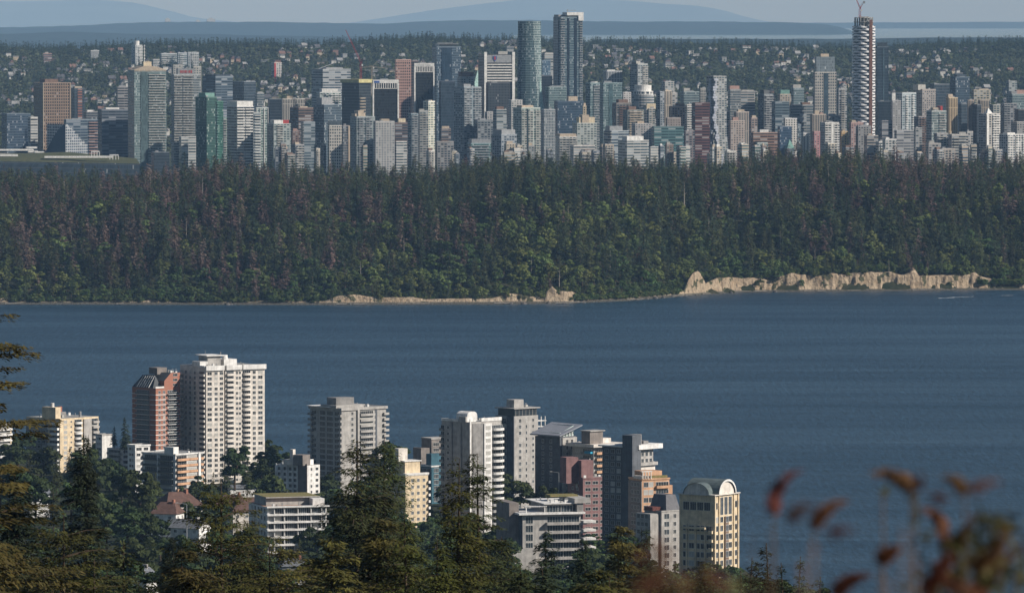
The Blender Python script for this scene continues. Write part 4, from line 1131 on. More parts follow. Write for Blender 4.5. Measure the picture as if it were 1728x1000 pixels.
def conifer(seed, h, r, nb, npb, ls, droop=.25, bare=.12, gap=.0, shape=.8, twig=.35, lean=0, tp=1.15, hangf=0):
    """returns foliage (V,F) and branch list; branches in ragged whorls with hanging sprays"""
    rng = np.random.default_rng(seed)
    t = np.sort(rng.uniform(0, 1, nb) ** tp)                 # 0 base of crown .. 1 top
    if gap: t = t[rng.uniform(size=len(t)) > gap * (np.sin(t * 40 + seed) > .3)]
    n = len(t)
    z0 = h * (bare + (1 - bare) * t)
    az = rng.uniform(0, 2 * math.pi, n)
    side = 1 + .25 * np.cos(az - rng.uniform(0, 6)) + rng.normal(0, .16, n)
    L = r * ((1 - t) ** shape * .97 + .03) * np.clip(side, .45, 1.5)
    L *= np.where(t < .15, .7 + 2 * t, 1)
    P, Dv, Uv, ll, ww = [], [], [], [], []
    br = []
    for i in range(n):
        k = max(3, int(npb * (L[i] / r) ** 1.2) + 2)
        s = rng.uniform(.02, 1, k) ** .8
        ca, sa = math.cos(az[i]), math.sin(az[i])
        up = .35 * (1 - droop) + .25 * t[i]
        rise = L[i] * (up * s - (droop + .25) * s ** 2 + .10 * s ** 4)
        wd = twig * L[i] * (1 - .75 * s) + .03 * r
        lat = rng.uniform(-1, 1, k) * wd
        hang = -np.abs(rng.normal(0, .5, k)) * max(ls * 1.1, r * hangf)
        x = ca * L[i] * s - sa * lat; y = sa * L[i] * s + ca * lat
        P.append(np.stack([x, y, z0[i] + rise + hang], 1))
        d = np.stack([ca - sa * np.sign(lat) * .8, sa + ca * np.sign(lat) * .8, rng.normal(-.35, .3, k)], 1) + rng.normal(0, .2, (k, 3))
        Dv.append(d)
        tg = np.where(lat >= 0, 1, -1)
        Uv.append(np.stack([-sa - ca * tg * .5, ca - sa * tg * .5, rng.normal(0, .22, k)], 1) + rng.normal(0, .16, (k, 3)))
        sz = ls * rng.uniform(.6, 1.35, k) * (1 - .35 * t[i])
        ll.append(sz * 1.7); ww.append(sz * .62)
        m_ = .6
        br.append(((0, 0, z0[i]), (ca * L[i] * m_, sa * L[i] * m_, z0[i] + L[i] * (up * m_ - (droop + .25) * m_ ** 2)), (ca * L[i] * .93, sa * L[i] * .93, z0[i] + L[i] * (up * .93 - (droop + .25) * .93 ** 2 + .1 * .75)), L[i]))
    P = np.concatenate(P)
    V, Fc = quads(P, unit(np.concatenate(Dv)), unit(np.concatenate(Uv)), np.concatenate(ll), np.concatenate(ww))
    return V, Fc, br


def trunk_mb(h, r0, br=None, limb=.0, top=1.0, nside=6, seed=0):
    q = MB(); rng = random.Random(seed); x = y = 0; p = (0, 0, -2.0); n = 6
    for k in range(1, n + 1):
        z = h * top * k / n
        x += rng.gauss(0, h * .003); y += rng.gauss(0, h * .003)
        c = (x, y, z)
        q.tube(p, c, max(.03, r0 * (1 - (k - 1) / n) ** .8), max(.02, r0 * (1 - k / n) ** .8 * top + r0 * .04), nside); p = c
    if br and limb:
        for (a, b, c, L) in br:
            if L < 1.2: continue
            rr = limb * L
            q.tube(a, b, rr, rr * .6, 4); q.tube(b, c, rr * .6, rr * .2, 4)
    return q


def decid(seed, h, r, lobes, nl, ls, base=.22):
    rng = np.random.default_rng(seed)
    P, N = [], []
    cen = []
    for i in range(lobes):
        a = rng.uniform(0, 2 * math.pi); u = rng.uniform(0, 1)
        zz = base + (1 - base) * (.12 + .80 * u)
        env = math.sqrt(max(.05, 1 - ((zz - .55) / .52) ** 2))
        rr = r * env * rng.uniform(.25, .82)
        c = np.array([math.cos(a) * rr, math.sin(a) * rr, zz * h])
        s = r * rng.uniform(.24, .42)
        cen.append((c, s))
        d = unit(rng.normal(size=(nl, 3))); d[:, 2] = np.abs(d[:, 2]) * .95 - .25
        P.append(c + d * s * rng.uniform(.75, 1.1, (nl, 1)) * np.array([1, 1, .8])); N.append(unit(d))
    P = np.concatenate(P); N = np.concatenate(N)
    n = len(P)
    a = unit(np.cross(N + rng.normal(0, .5, (n, 3)), rng.normal(size=(n, 3)))); b = unit(np.cross(a, N + rng.normal(0, .35, (n, 3))))
    sz = ls * rng.uniform(.6, 1.3, n)
    V, Fc = quads(P, a, b, sz * 1.25, sz)
    return V, Fc, cen


def decid_trunk(h, r, cen, seed=0):
    q = MB(); q.tube((0, 0, -2), (0, 0, h * .35), r * .07, r * .05, 6)
    for c, s in cen[:9]: q.tube((0, 0, h * .3), tuple(c), r * .03, r * .012, 4)
    return q


# ---- park woods across the water: variants
PV = []        # (crown mesh, trunk mesh, joined mesh, height)
def add_variant(kind, V, Fc, tq, lm, tm_):
    cr = np_mesh(kind + "_crown", V, Fc, [lm]); tr = tq.mesh(kind + "_trunk", [tm_])
    TV = np.array(tq.v); n = len(V)
    q = MB(); me = bpy.data.meshes.new(kind)
    tf = [tuple(i + n for i in f) for f in tq.f]
    me.from_pydata([tuple(v) for v in V] + [tuple(v) for v in TV], [], [tuple(int(a) for a in f) for f in Fc] + tf)
    me.materials.append(lm); me.materials.append(tm_)
    me.polygons.foreach_set("material_index", [0] * len(Fc) + [1] * len(tf)); me.update()
    PV.append((kind, cr, tr, me))


k_ = 0
for (lm, nm) in ((ML_con, 'conifer'), (ML_conb, 'conifer'), (ML_rust, 'rust_conifer')):
    for s_, (h_, r_, nb_, sh) in enumerate(((35, 6.9, 80, .55), (39, 6.2, 84, .42), (29, 7.2, 70, .7))):
        V, Fc, br = conifer(10 * k_ + s_, h_, r_, nb_, 12 if nm != 'rust_conifer' else 10, 1.9, .35, .26 if s_ == 1 else .14, .3, sh)
        add_variant(nm, V, Fc, trunk_mb(h_, .55, nside=4, seed=s_), lm, M_bark)
    k_ += 1
for s_, (lm, h_, r_) in enumerate(((ML_dec, 22, 8.2), (ML_dec, 18, 7.6), (ML_dec2, 21, 8), (ML_dec2, 25, 7.2))):
    V, Fc, cen = decid(50 + s_, h_, r_, 17, 34, 1.55)
    add_variant('broadleaf', V, Fc, decid_trunk(h_, r_, cen), lm, M_bark)
q = trunk_mb(32, .6, nside=5, seed=3)
for k in range(9):
    a = k * 2.4; z = 12 + k * 2.1; q.tube((0, 0, z), (math.cos(a) * 2.4, math.sin(a) * 2.4, z + .7), .16, .05, 4)
PV.append(('snag', None, q.mesh("snag_trunk", [M_snag]), None))

from mathutils import noise as mnoise
rng = np.random.default_rng(77)
pts = []
Xs = rng.uniform(-560, 560, 30000)
S = np.concatenate([rng.uniform(5, 470, 19000), rng.uniform(470, 1150, 11000)])
cellmap = {}
keep = []
for X, s in zip(Xs, S):
    Y = shoreP(X) + s
    if abs(X) > Y * .0835 + 12: continue
    dmin = 8.2 if s < 470 else 9.0
    key = (int(X // dmin), int(Y // dmin)); ok = True
    for i in (-1, 0, 1):
        for j in (-1, 0, 1):
            for (a, b) in cellmap.get((key[0] + i, key[1] + j), ()):
                if (a - X) ** 2 + (b - Y) ** 2 < dmin * dmin: ok = False
    if not ok: continue
    cellmap.setdefault(key, []).append((X, Y))
    keep.append((X, Y, s))
random.seed(5)
cliffR = lambda X: X > 150
for X, Y, s in keep:
    px = 864 + X / Y * F
    nz1 = mnoise.noise(Vector((X * .008, Y * .008, 0)))
    nz2 = mnoise.noise(Vector((X * .02, Y * .02, 5)))
    nz3 = mnoise.noise(Vector((X * .012, Y * .01, 11)))
    up = s / 300
    # rust-brown stands at left middle and upper right, leafy trees at the shore and centre slope
    rust = .04 + .42 * math.exp(-((px - 300) / 330) ** 2) * (1 if up > .25 else .2) + .38 * math.exp(-((px - 1480) / 200) ** 2) * (1 if up > .7 else .15) + .12 * (up > .7)
    rust *= 1.5 * max(0, min(1, .5 + 1.6 * nz1))
    dec = .26 + .55 * math.exp(-(s / 45) ** 2) + .5 * math.exp(-((px - 850) / 350) ** 2) * (0.1 < up < .8) * max(0, .7 + 1.5 * nz2)
    if s > 320: dec = .05
    rr = random.random()
    if rr < .012: kd = 13
    elif rr < .012 + rust: kd = 6 + random.randrange(3)
    elif rr < .012 + rust + (1 - rust) * dec:
        kd = 9 + (random.randrange(2) if nz3 < -.05 else 2 + random.randrange(2))
    else: kd = random.randrange(6)
    sc = random.uniform(.5, 1.1) if kd < 9 or kd == 13 else random.uniform(.6, 1.15)
    if s < 30: sc *= .62
    elif s < 70: sc *= .85
    if s > 300: sc = sc * .9
    if random.random() < .06 and kd < 9: sc *= 1.22
    wide = random.uniform(.85, 1.35)
    pts.append((X, Y, gpark(X, Y) - .5, kd, sc, wide, random.uniform(0, 6.28), s))
pts.sort(key=lambda p: p[7] - (60 if p[3] == 13 else 0) - p[4] * 18)
single, mass = pts[:300], pts[300:]

PL = {'conifer': "green conifer in the front ranks of the wooded far shore", 'rust_conifer': "rust brown dying conifer in the front ranks of the wooded far shore",
      'broadleaf': "leafy broad tree above the beach of the wooded far shore", 'snag': "bleached bare dead trunk standing out of the far woods"}
for (X, Y, z, kd, sc, wd, rz, s) in single:
    nm, cr, tr, me = PV[kd]
    e_ = empty({'snag': 'dead_tree', 'broadleaf': 'leafy_tree'}.get(nm, nm + '_tree' if nm == 'conifer' else 'rusty_conifer_tree'), (X, Y, z), rz, PL[nm], 'tree', {'snag': 'bare dead trunks in the far woods'}.get(nm, nm.replace('_', ' ') + ' trees along the far shore'))
    e_.scale = (sc * wd, sc * wd, sc)
    if cr: obj('crown', cr, e_)
    obj('trunk', tr, e_)


def scatter_mass(name, label, pts, protos, mat_dummy=None):
    """ONE object of kind stuff: points instanced with the proto meshes"""
    col = bpy.data.collections.new(name + "_kinds")
    for i, me in enumerate(protos):
        col.objects.link(bpy.data.objects.new("kind_%02d" % i, me))
    me = bpy.data.meshes.new(name)
    me.vertices.add(len(pts)); me.vertices.foreach_set("co", np.array([p[:3] for p in pts], dtype=np.float32).ravel())
    for an, ty, ix in (("kind_ix", 'INT', 3), ("scl", 'FLOAT', 4), ("wid", 'FLOAT', 5), ("rotz", 'FLOAT', 6)):
        at_ = me.attributes.new(an, ty, 'POINT')
        at_.data.foreach_set("value", np.array([p[ix] for p in pts], dtype=np.int32 if ty == 'INT' else np.float32))
    me.update()
    o = obj(name, me, kind='stuff', label=label)
    ng = bpy.data.node_groups.new(name + "_scatter", 'GeometryNodeTree')
    ng.interface.new_socket("Geometry", in_out='INPUT', socket_type='NodeSocketGeometry')
    ng.interface.new_socket("Geometry", in_out='OUTPUT', socket_type='NodeSocketGeometry')
    N = ng.nodes.new; Lk = ng.links.new
    gi, go = N("NodeGroupInput"), N("NodeGroupOutput")
    ci = N("GeometryNodeCollectionInfo"); ci.inputs[0].default_value = col
    ci.inputs['Separate Children'].default_value = True; ci.inputs['Reset Children'].default_value = True
    ip = N("GeometryNodeInstanceOnPoints"); ip.inputs['Pick Instance'].default_value = True
    Lk(gi.outputs[0], ip.inputs['Points']); Lk(ci.outputs[0], ip.inputs['Instance'])
    def attr(n_, ty):
        a = N("GeometryNodeInputNamedAttribute"); a.data_type = ty; a.inputs[0].default_value = n_
        return [x for x in a.outputs if x.enabled and x.name == 'Attribute'][0]
    Lk(attr("kind_ix", 'INT'), ip.inputs['Instance Index'])
    cx_ = N("ShaderNodeCombineXYZ"); Lk(attr("rotz", 'FLOAT'), cx_.inputs[2])
    Lk(cx_.outputs[0], ip.inputs['Rotation'])
    mm = N("ShaderNodeMath"); mm.operation = 'MULTIPLY'
    sa, wa = attr("scl", 'FLOAT'), attr("wid", 'FLOAT')
    Lk(sa, mm.inputs[0]); Lk(wa, mm.inputs[1])
    cs = N("ShaderNodeCombineXYZ"); Lk(mm.outputs[0], cs.inputs[0]); Lk(mm.outputs[0], cs.inputs[1]); Lk(sa, cs.inputs[2])
    Lk(cs.outputs[0], ip.inputs['Scale'])
    Lk(ip.outputs[0], go.inputs[0])
    md = o.modifiers.new("scatter", 'NODES'); md.node_group = ng
    return o


def joined(i): return PV[i][3] if PV[i][3] else PV[i][2]


scatter_mass("forest", "dense mixed conifer forest covering the far shore", mass, [joined(i) for i in range(14)])

# ---- hillside canopy behind downtown
HV = []
for s_ in range(4):
    V, Fc, cen = decid(90 + s_, 13, 6.5, 7, 13, 3.0, .1); HV.append(np_mesh("hill_tree", V, Fc, [ML_hill]))
for s_ in range(3):
    V, Fc, br = conifer(95 + s_, 24, 4.5, 24, 5, 3.0, .3, .1); HV.append(np_mesh("hill_conifer", V, Fc, [ML_conb]))
rng = np.random.default_rng(5)
hp = []
n_try = 42000
YY = 9050 + (13900 - 9050) * rng.uniform(0, 1, n_try) ** .8; XX = rng.uniform(-1, 1, n_try) * (YY * .0825 + 15)
for X, Y in zip(XX, YY):
    nz1 = mnoise.noise(Vector((X * .006, Y * .002, 3)))
    street = (abs((X * .94 + Y * .34) % 190 - 95) < 9) or (abs((Y * .94 - X * .34) % 260 - 130) < 14)
    if (nz1 < -.12 and random.random() < .55) or (street and random.random() < .8): continue
    con = random.random() < (.16 if Y < 12900 else .45)
    hp.append((X, Y, gcity(X, Y) - .5, 4 + random.randrange(3) if con else random.randrange(4), random.uniform(.6, 1.1) * (1.05 if con else .85), random.uniform(.9, 1.25), random.uniform(0, 6.28), 0))
scatter_mass("hillside_woods", "street trees and gardens blanketing the hillside behind downtown", hp, HV)
scatter_mass("neighbourhood", "hundreds of small houses sprinkled through the hillside trees", house_pts, HKM)
# trees between the downtown blocks
tp = []
for k in range(420):
    X = random.uniform(-660, 660); Y = random.uniform(7560, 8300)
    tp.append((X, Y, gcity(X, Y) + random.uniform(8, 22), random.choice([0, 1, 2, 3]), random.uniform(.8, 1.3), 1.1, random.uniform(0, 6), 0))
# ---- shore: cliffs, banks and beach on the far side
def shore_band():
    """pale sandstone cliffs and banks with a beach below"""
    px = np.arange(-60, 1800, 1.6)
    hg = np.interp(px, [-60, 0, 22, 30, 175, 185, 235, 245, 250, 300, 310, 440, 455, 555, 575, 600, 640, 700, 722, 760, 830, 860, 895, 912, 922, 930, 940, 965, 978, 990, 1060, 1140, 1156, 1166, 1174, 1182, 1190, 1196, 1204, 1220, 1244, 1262, 1285, 1300, 1316, 1324, 1340, 1362, 1385, 1400, 1425, 1438, 1470, 1500, 1522, 1530, 1545, 1555, 1560, 1566, 1572, 1590, 1610, 1640, 1660, 1670, 1678, 1700, 1740, 1800],
                   [3, 3.5, 4, .6, .6, 2, 2, .6, 1.8, 2, .6, .6, 2, 1.8, 5.5, 7, 4, 4.5, 2.5, 3, 3, 7, 4.5, 4, 9, 13, 9, 8, 3, 1.5, .8, 1.2, 4, 15, 20, 22, 16, 9, 11, 14, 13, 12, 13, 11, 9, 13, 16, 16, 13, 14, 16, 15, 17, 16.5, 17, 15, 14, 16, 21, 19, 13, 13, 13.5, 13, 14, 16, 12, 9, 7, 6])
    rng = np.random.default_rng(4)
    rows = []
    prof = [(-14, -1.2, 0), (-5, .25, 0), (-1, .9, 0), (2, 1.3, .06), (3.5, 1.4, .25), (4.3, 1.4, .5), (5.2, 1.4, .8), (6.2, 1.4, 1.0), (9, 1.4, 1.04), (16, .5, .9), (30, -3, .3)]
    n = len(px)
    for j, (s, zb, f) in enumerate(prof):
        for i in range(n):
            p = px[i]; X = (p - 864) / F * 5650; Ys = shoreP(X)
            but = 3.5 * mnoise.noise(Vector((X * .07, 1.5, 0))) + 2.2 * mnoise.noise(Vector((X * .31, 4.5, f * 2)))
            scale_ = min(1, hg[i] / 6)
            yy = Ys + s + but * scale_ * (1 if j > 2 else .15) + (0 if f < .9 else mnoise.noise(Vector((X * .3, 9, 0))))
            z = zb + hg[i] * (.88 if p > 1150 else 1.0) * f * (1 + .10 * mnoise.noise(Vector((X * .14, 2, f)))) + .12 * mnoise.noise(Vector((X * .5, yy * .3, 0)))
            rows.append((X, yy, z))
    Fc = [(j * n + i, j * n + i + 1, (j + 1) * n + i + 1, (j + 1) * n + i) for j in range(len(prof) - 1) for i in range(n - 1)]
    t = NT("sandstone")
    tc = t.n("ShaderNodeTexCoord").outputs['Object']
    geo = t.n("ShaderNodeSeparateXYZ", inp={0: t.n("ShaderNodeNewGeometry").outputs['Position']})
    n1 = t.rng(t.noise(tc, .12, 5), .35, .65, 0, 1)
    st_ = t.rng(t.noise(t.mapv(tc, (.05, .05, 1.1)), 1, 4), .35, .65, 0, 1)
    crk = t.rng(t.noise(t.mapv(tc, (.6, .6, .05)), 1, 4), .34, .5, .0, 1)
    c = t.mix(n1, (.34, .25, .16), (.50, .40, .28)); c = t.mix(t.m('MULTIPLY', st_, .45), c, (.30, .24, .18))
    c = t.mix(crk, (.15, .12, .09), c)
    veg = t.m('GREATER_THAN', t.noise(tc, .10, 5), .60)
    c = t.mix(t.m('MULTIPLY', veg, .85), c, (.045, .055, .025))
    low = t.rng(geo.outputs[2], 1.35, 2.3, 1, 0)
    c = t.mix(low, c, (.10, .095, .08))
    t.set('Base Color', c); t.set('Roughness', .95); t.set('Specular IOR Level', .1)
    b = t.n("ShaderNodeBump", inp={'Strength': 1.0, 'Distance': 2.5, 'Height': t.noise(tc, .35, 6, .65)}); t.t.links.new(b.outputs[0], t.b.inputs['Normal'])
    obj("cliff", np_mesh("cliff", rows, Fc, [t.mat], smooth=False), kind='structure')
shore_band()
# shrubs along the foot of the woods and hanging over the cliff edge
sh = []
rs = random.Random(12)
hgx = [-60, 0, 560, 640, 800, 860, 930, 970, 1000, 1150, 1180, 1240, 1320, 1360, 1430, 1520, 1560, 1660, 1690, 1800]
hgy = [1, 2, 3, 3, 2, 4, 6, 4, 1, 2, 9, 8, 8, 10, 10, 11, 9, 9, 8, 6]
for k in range(1500):
    px = rs.uniform(-20, 1750); X = (px - 864) / F * 5650; Y0 = shoreP(X); s = rs.uniform(8, 34)
    c_ = mnoise.noise(Vector((X * .05, 3, 0)))
    if px > 1000 and c_ > .2 and s > 22: s = rs.uniform(5.5, 12)            # spills over the edge in places
    if px > 1000 and c_ < .1 and s < 12: continue
    z = float(np.interp(px, hgx, hgy)) * (1.55 if px > 1150 else .8) * (1 if s > 7 else .75) + .6
    if s > 18: z = gpark(X, Y0 + s)
    sh.append((X, Y0 + s, z, rs.randrange(4), rs.uniform(.12, .27) * (1.2 if s > 14 else .8), rs.uniform(1, 1.5), rs.uniform(0, 6.28), 0))
for k in range(420):                                                          # dark growth on the low left bank and closing the right end
    px = rs.choice([rs.uniform(-20, 560), rs.uniform(960, 1150), rs.uniform(1675, 1760)]); X = (px - 864) / F * 5650
    s = rs.uniform(3.2, 9) if rs.random() < .8 else rs.uniform(2, 5)
    if px < 560 and mnoise.noise(Vector((X * .03, 8, 0))) > .22: continue
    sh.append((X, shoreP(X) + s, .8 + (2.5 if px > 1600 else 0), rs.randrange(4), rs.uniform(.18, .36), 1.5, rs.uniform(0, 6.28), 0))
scatter_mass("shrubbery", "green shrubs at the foot of the woods and over the far cliffs", sh, [PV[9][1], PV[10][1], PV[9][1], PV[11][1]])
# drift logs and rocks on the beach
rq = random.Random(3)
for k in range(46):
    p = rq.choice([rq.uniform(0, 1700), rq.uniform(560, 980), rq.uniform(960, 1500)]); X = (p - 864) / F * 5650; Y = shoreP(X) - rq.uniform(3, 9)
    q = MB()
    if k % 2:
        l = rq.uniform(3, 8); q.tube((-l, 0, .3), (l, rq.uniform(-1, 1), .5), .45, .3, 7)
        q.build('drift_log', M_snag, label="bleached drift log on the far beach", cat='log', group='drift logs along the far beach').location = (X, Y, .5)
    else:
        w = rq.uniform(.9, 2.2)
        P = [(math.cos(i * 1.05) * w * rq.uniform(.7, 1.2), math.sin(i * 1.05) * w * rq.uniform(.7, 1.1)) for i in range(6)]
        q.prism(P, -.8, w * .5); q.prism([(x * .6, y * .6) for x, y in P], w * .5, w * .8)
        q.build('beach_rock', [plain("wet_rock", (.14, .13, .12)), plain("wet_rock", (.14, .13, .12))], label="dark boulder at the far waterline", cat='rock', group='boulders along the far waterline').location = (X, Y, .2)
# ---------------------------------------------------------------- the near towers, built storey by storey
PANE = [glassy("pane_dark", (.010, .012, .014), .3), glassy("pane_dark_blue", (.018, .028, .036), .3), glassy("pane_grey", (.06, .07, .08), .3), plain("pane_curtain", (.42, .41, .38), .5, .15, 1, .4, streak=False)]
_wc = {}


def win_mesh(w, h, pane, fmat, mull=True, deep=.10):
    k = (round(w, 2), round(h, 2), pane, fmat.name, mull)
    if k in _wc: return _wc[k]
    q = MB(); f = .09
    q.box(-w / 2, -deep, -h / 2, w / 2, -.003, -h / 2 + f, 0); q.box(-w / 2, -deep, h / 2 - f, w / 2, -.003, h / 2, 0)
    q.box(-w / 2, -deep, -h / 2 + f + .001, -w / 2 + f, -.003, h / 2 - f - .001, 0); q.box(w / 2 - f, -deep, -h / 2 + f + .001, w / 2, -.003, h / 2 - f - .001, 0)
    if mull and w > 1.1:
        n = max(1, int(w / 1.4))
        for i in range(1, n + 1):
            x = -w / 2 + w * i / (n + 1); q.box(x - .035, -deep + .02, -h / 2 + f + .002, x + .035, -.004, h / 2 - f - .002, 0)
    q.box(-w / 2 + f, -.045, -h / 2 + f, w / 2 - f, -.005, h / 2 - f, 1)
    me = q.mesh("window", [fmat, PANE[pane]])
    _wc[k] = me
    return me


class NB:
    def __init__(s, name, label, x0, xc, x1, yt, D, th=.6, wall=M_conc, fh=2.8, M=None, frame=M_white, cur=.16, seed=0, group=None):
        cx, L, Mf = fit(x0, xc, x1, D, th)
        s.L, s.M = L, (Mf if M is None else M)
        s.g = gnear(cx, D) - 2
        zt = at(xc, yt, D).z
        s.Ht = zt - s.g; s.mp = D / F
        s.r = empty(name, (cx, D, s.g), th, label, 'building', group)
        s.wall, s.fh, s.frame, s.cur = wall, fh, frame, cur
        s.rng = random.Random(label)
        s.ws, s.bs = [], []
        s.poly = None

    def z(s, py):
        """local height of photo row py at the building corner"""
        return s.Ht + (s.z0py - py) * s.mp if hasattr(s, 'z0py') else None

    def body(s, poly=None, z1=None, z0=0, name='walls', mat=None, roof=None):
        q = MB(); poly = poly or [(0, 0), (s.L, 0), (s.L, s.M), (0, s.M)]
        q.prism(poly, z0, s.Ht if z1 is None else z1)
        return q.build(name, [mat or s.wall, roof or M_roof], s.r)

    def bx(s, name, x0, y0, z0, x1, y1, z1, mat):
        q = MB(); q.box(x0, y0, z0, x1, y1, z1)
        return q.build(name, [mat], s.r)

    def floors(s, off=.9, n=99, zmin=3.0, z1=None):
        t = (s.Ht if z1 is None else z1) - off - s.fh * .5
        return [t - k * s.fh for k in range(n) if t - k * s.fh > zmin]

    def wins(s, side, f0, f1, nc, w, h, zs, off=0.0, pane=None, mull=True, frame=None):
        W_ = s.L if side == 'F' else s.M
        for z in zs:
            for c in range(nc):
                u = W_ * (f0 + (f1 - f0) * (c + .5) / nc)
                p = pane if pane is not None else (3 if s.rng.random() < s.cur else s.rng.choice([0, 0, 1, 2]))
                s.ws.append((side, u, z, w, h, p, off, mull, frame or s.frame))

    def balc(s, side, f0, f1, zs, depth=1.5, mat=None, rail='solid', slab=None, door=True, curve=False, hgt=1.0):
        W_ = s.L if side == 'F' else s.M
        w = W_ * (f1 - f0)
        k = ('b', round(w, 2), depth, (mat or s.wall).name, rail, curve)
        q = MB()
        if curve:
            n = 8; P = [(-w / 2, 0)] + [(w / 2 * -math.cos(math.pi * i / n), -depth * math.sin(math.pi * i / n) ** .7) for i in range(1, n)] + [(w / 2, 0)]
            q.prism(P, -.18, .06, bottom=True)
            for a, b in zip(P[:-1], P[1:]):
                q.face([(a[0], a[1], .06), (b[0], b[1], .06), (b[0], b[1], hgt), (a[0], a[1], hgt)], 1)
                q.face([(b[0] * .97, b[1] * .95, .06), (a[0] * .97, a[1] * .95, .06), (a[0] * .97, a[1] * .95, hgt), (b[0] * .97, b[1] * .95, hgt)], 1)
                q.face([(a[0], a[1], hgt), (b[0], b[1], hgt), (b[0] * .97, b[1] * .95, hgt), (a[0] * .97, a[1] * .95, hgt)], 1)
        else:
            q.box(-w / 2, -depth, -.2, w / 2, -.004, .05)
            if rail == 'solid':
                q.box(-w / 2, -depth, .052, w / 2, -depth + .12, hgt, 1); q.box(-w / 2, -depth + .121, .052, -w / 2 + .1, -.004, hgt, 1); q.box(w / 2 - .1, -depth + .121, .052, w / 2, -.004, hgt, 1)
            else:
                q.box(-w / 2, -depth, hgt - .08, w / 2, -depth + .08, hgt, 0)
                q.box(-w / 2 + .02, -depth + .02, .052, w / 2 - .02, -depth + .05, hgt - .082, 1)
        me = q.mesh("balcony", [slab or mat or s.wall, (mat or s.wall) if rail == 'solid' else PANE[1]])
        for z in zs:
            s.bs.append((side, W_ * (f0 + f1) / 2, z - s.fh * .46, me))
        if door: s.wins(side, f0 + (f1 - f0) * .06, f1 - (f1 - f0) * .06, 1, w * .86, 2.0, [z - .1 for z in zs])

    def done(s, fascia=None):
        s.ws = [(a, b_, c, min(w * 1.25, w + .7), h * 1.16, p, o_, m_, f) for (a, b_, c, w, h, p, o_, m_, f) in s.ws]
        s.ws.sort(key=lambda a: (a[0] != 'F', -a[2]))
        pos = lambda side, u, z, off: ((u, -off, z), 0.0) if side == 'F' else ((-off, u, z), -math.pi / 2)
        rest = None
        for i, (side, u, z, w, h, p, off, mull, fr) in enumerate(s.ws):
            me = win_mesh(w, h, p, fr, mull)
            (x, y, zz), rz = pos(side, u, z, off)
            if i < 100:
                o = obj('window', me, s.r); o.location = (x, y, zz); o.rotation_euler = (0, 0, rz)
            else:
                if rest is None: rest = (MB(), [], {})
                q, mats, ix = rest
                for m_ in me.materials:
                    if m_.name not in ix: ix[m_.name] = len(mats); mats.append(m_)
                ca, sa = math.cos(rz), math.sin(rz)
                for f in me.polygons:
                    q.face([(x + ca * v[0] - sa * v[1], y + sa * v[0] + ca * v[1], zz + v[2]) for v in (me.vertices[j].co for j in f.vertices)], ix[me.materials[f.material_index].name])
        if rest: rest[0].build('window', rest[1], s.r, kind='stuff')
        s.bs.sort(key=lambda a: (a[0] != 'F', -a[2]))
        for i, (side, u, z, me) in enumerate(s.bs[:100]):
            (x, y, zz), rz = pos(side, u, z, 0)
            o = obj('balcony', me, s.r); o.location = (x, y, zz); o.rotation_euler = (0, 0, rz)
        if fascia:
            h, pr, mat = fascia
            q = MB(); L, M_, Ht = s.L, s.M, s.Ht
            q.box(-pr, -pr, Ht - h, L + pr, -.003, Ht + .25); q.box(-pr, 0, Ht - h, -.003, M_ + pr, Ht + .25)
            q.box(L + .003, 0, Ht - h, L + pr, M_ + pr, Ht + .25); q.box(0, M_ + .003, Ht - h, L, M_ + pr, Ht + .25)
            q.build('roof_fascia', [mat], s.r)


def clutter(b, n, zt, x0, x1, y0, y1, seed=1, mats=(M_steel, M_white, M_conc)):
    """vents, hatches and pipes on a roof, each its own part"""
    R_ = random.Random(seed)
    for k in range(n):
        x, y = R_.uniform(x0, x1), R_.uniform(y0, y1)
        if k % 3 == 0:
            q = MB(); q.tube((x, y, zt - .1), (x, y, zt + R_.uniform(.8, 2)), .22, .22, 8); q.build('vent_pipe', [M_steel], b.r)
        else:
            w, d = R_.uniform(.6, 1.6), R_.uniform(.6, 1.3)
            q = MB(); q.box(x, y, zt - .05, x + w, y + d, zt + R_.uniform(.6, 1.5)); q.box(x + .1, y + .1, zt + 1.502, x + w - .1, y + d - .1, zt + 1.6) if k % 2 else None
            q.build('roof_vent', [mats[k % 3]], b.r)


MW_cream = plain("cream_stucco", (.74, .68, .61), .85, .3)
MW_white = plain("white_stucco", (.80, .78, .75), .85, .3)
MW_grey = plain("grey_concrete", (.27, .26, .25), .85, .3)
MW_lgrey = plain("light_grey_concrete", (.43, .41, .385), .85, .3)
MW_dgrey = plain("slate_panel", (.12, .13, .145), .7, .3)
MW_yel = plain("pale_yellow_stucco", (.74, .60, .41), .85, .3)
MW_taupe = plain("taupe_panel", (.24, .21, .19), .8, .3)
MW_pink = plain("rose_stucco", (.28, .16, .155), .85, .3)
MW_orange = plain("orange_stucco", (.60, .36, .22), .85, .3)
M_gravel = plain("pale_gravel", (.42, .41, .38), .95, .25, .3, streak=False)
M_greenroof = ground_mat("sedum_roof", (.20, .18, .07), (.14, .15, .05), (.26, .20, .10), .15)
M_glrail = PANE[1]


def brick_mat():
    t = NT("brick_wall")
    uv = t.n("ShaderNodeUVMap").outputs[0]
    b = t.n("ShaderNodeTexBrick", inp={'Vector': uv, 'Color1': (.40, .15, .085, 1), 'Color2': (.32, .11, .07, 1), 'Mortar': (.34, .24, .2, 1), 'Scale': 1.0, 'Mortar Size': .012, 'Brick Width': .4, 'Row Height': .13})
    t.set('Base Color', b.outputs[0]); t.set('Roughness', .9)
    return t.mat


M_brick = brick_mat()

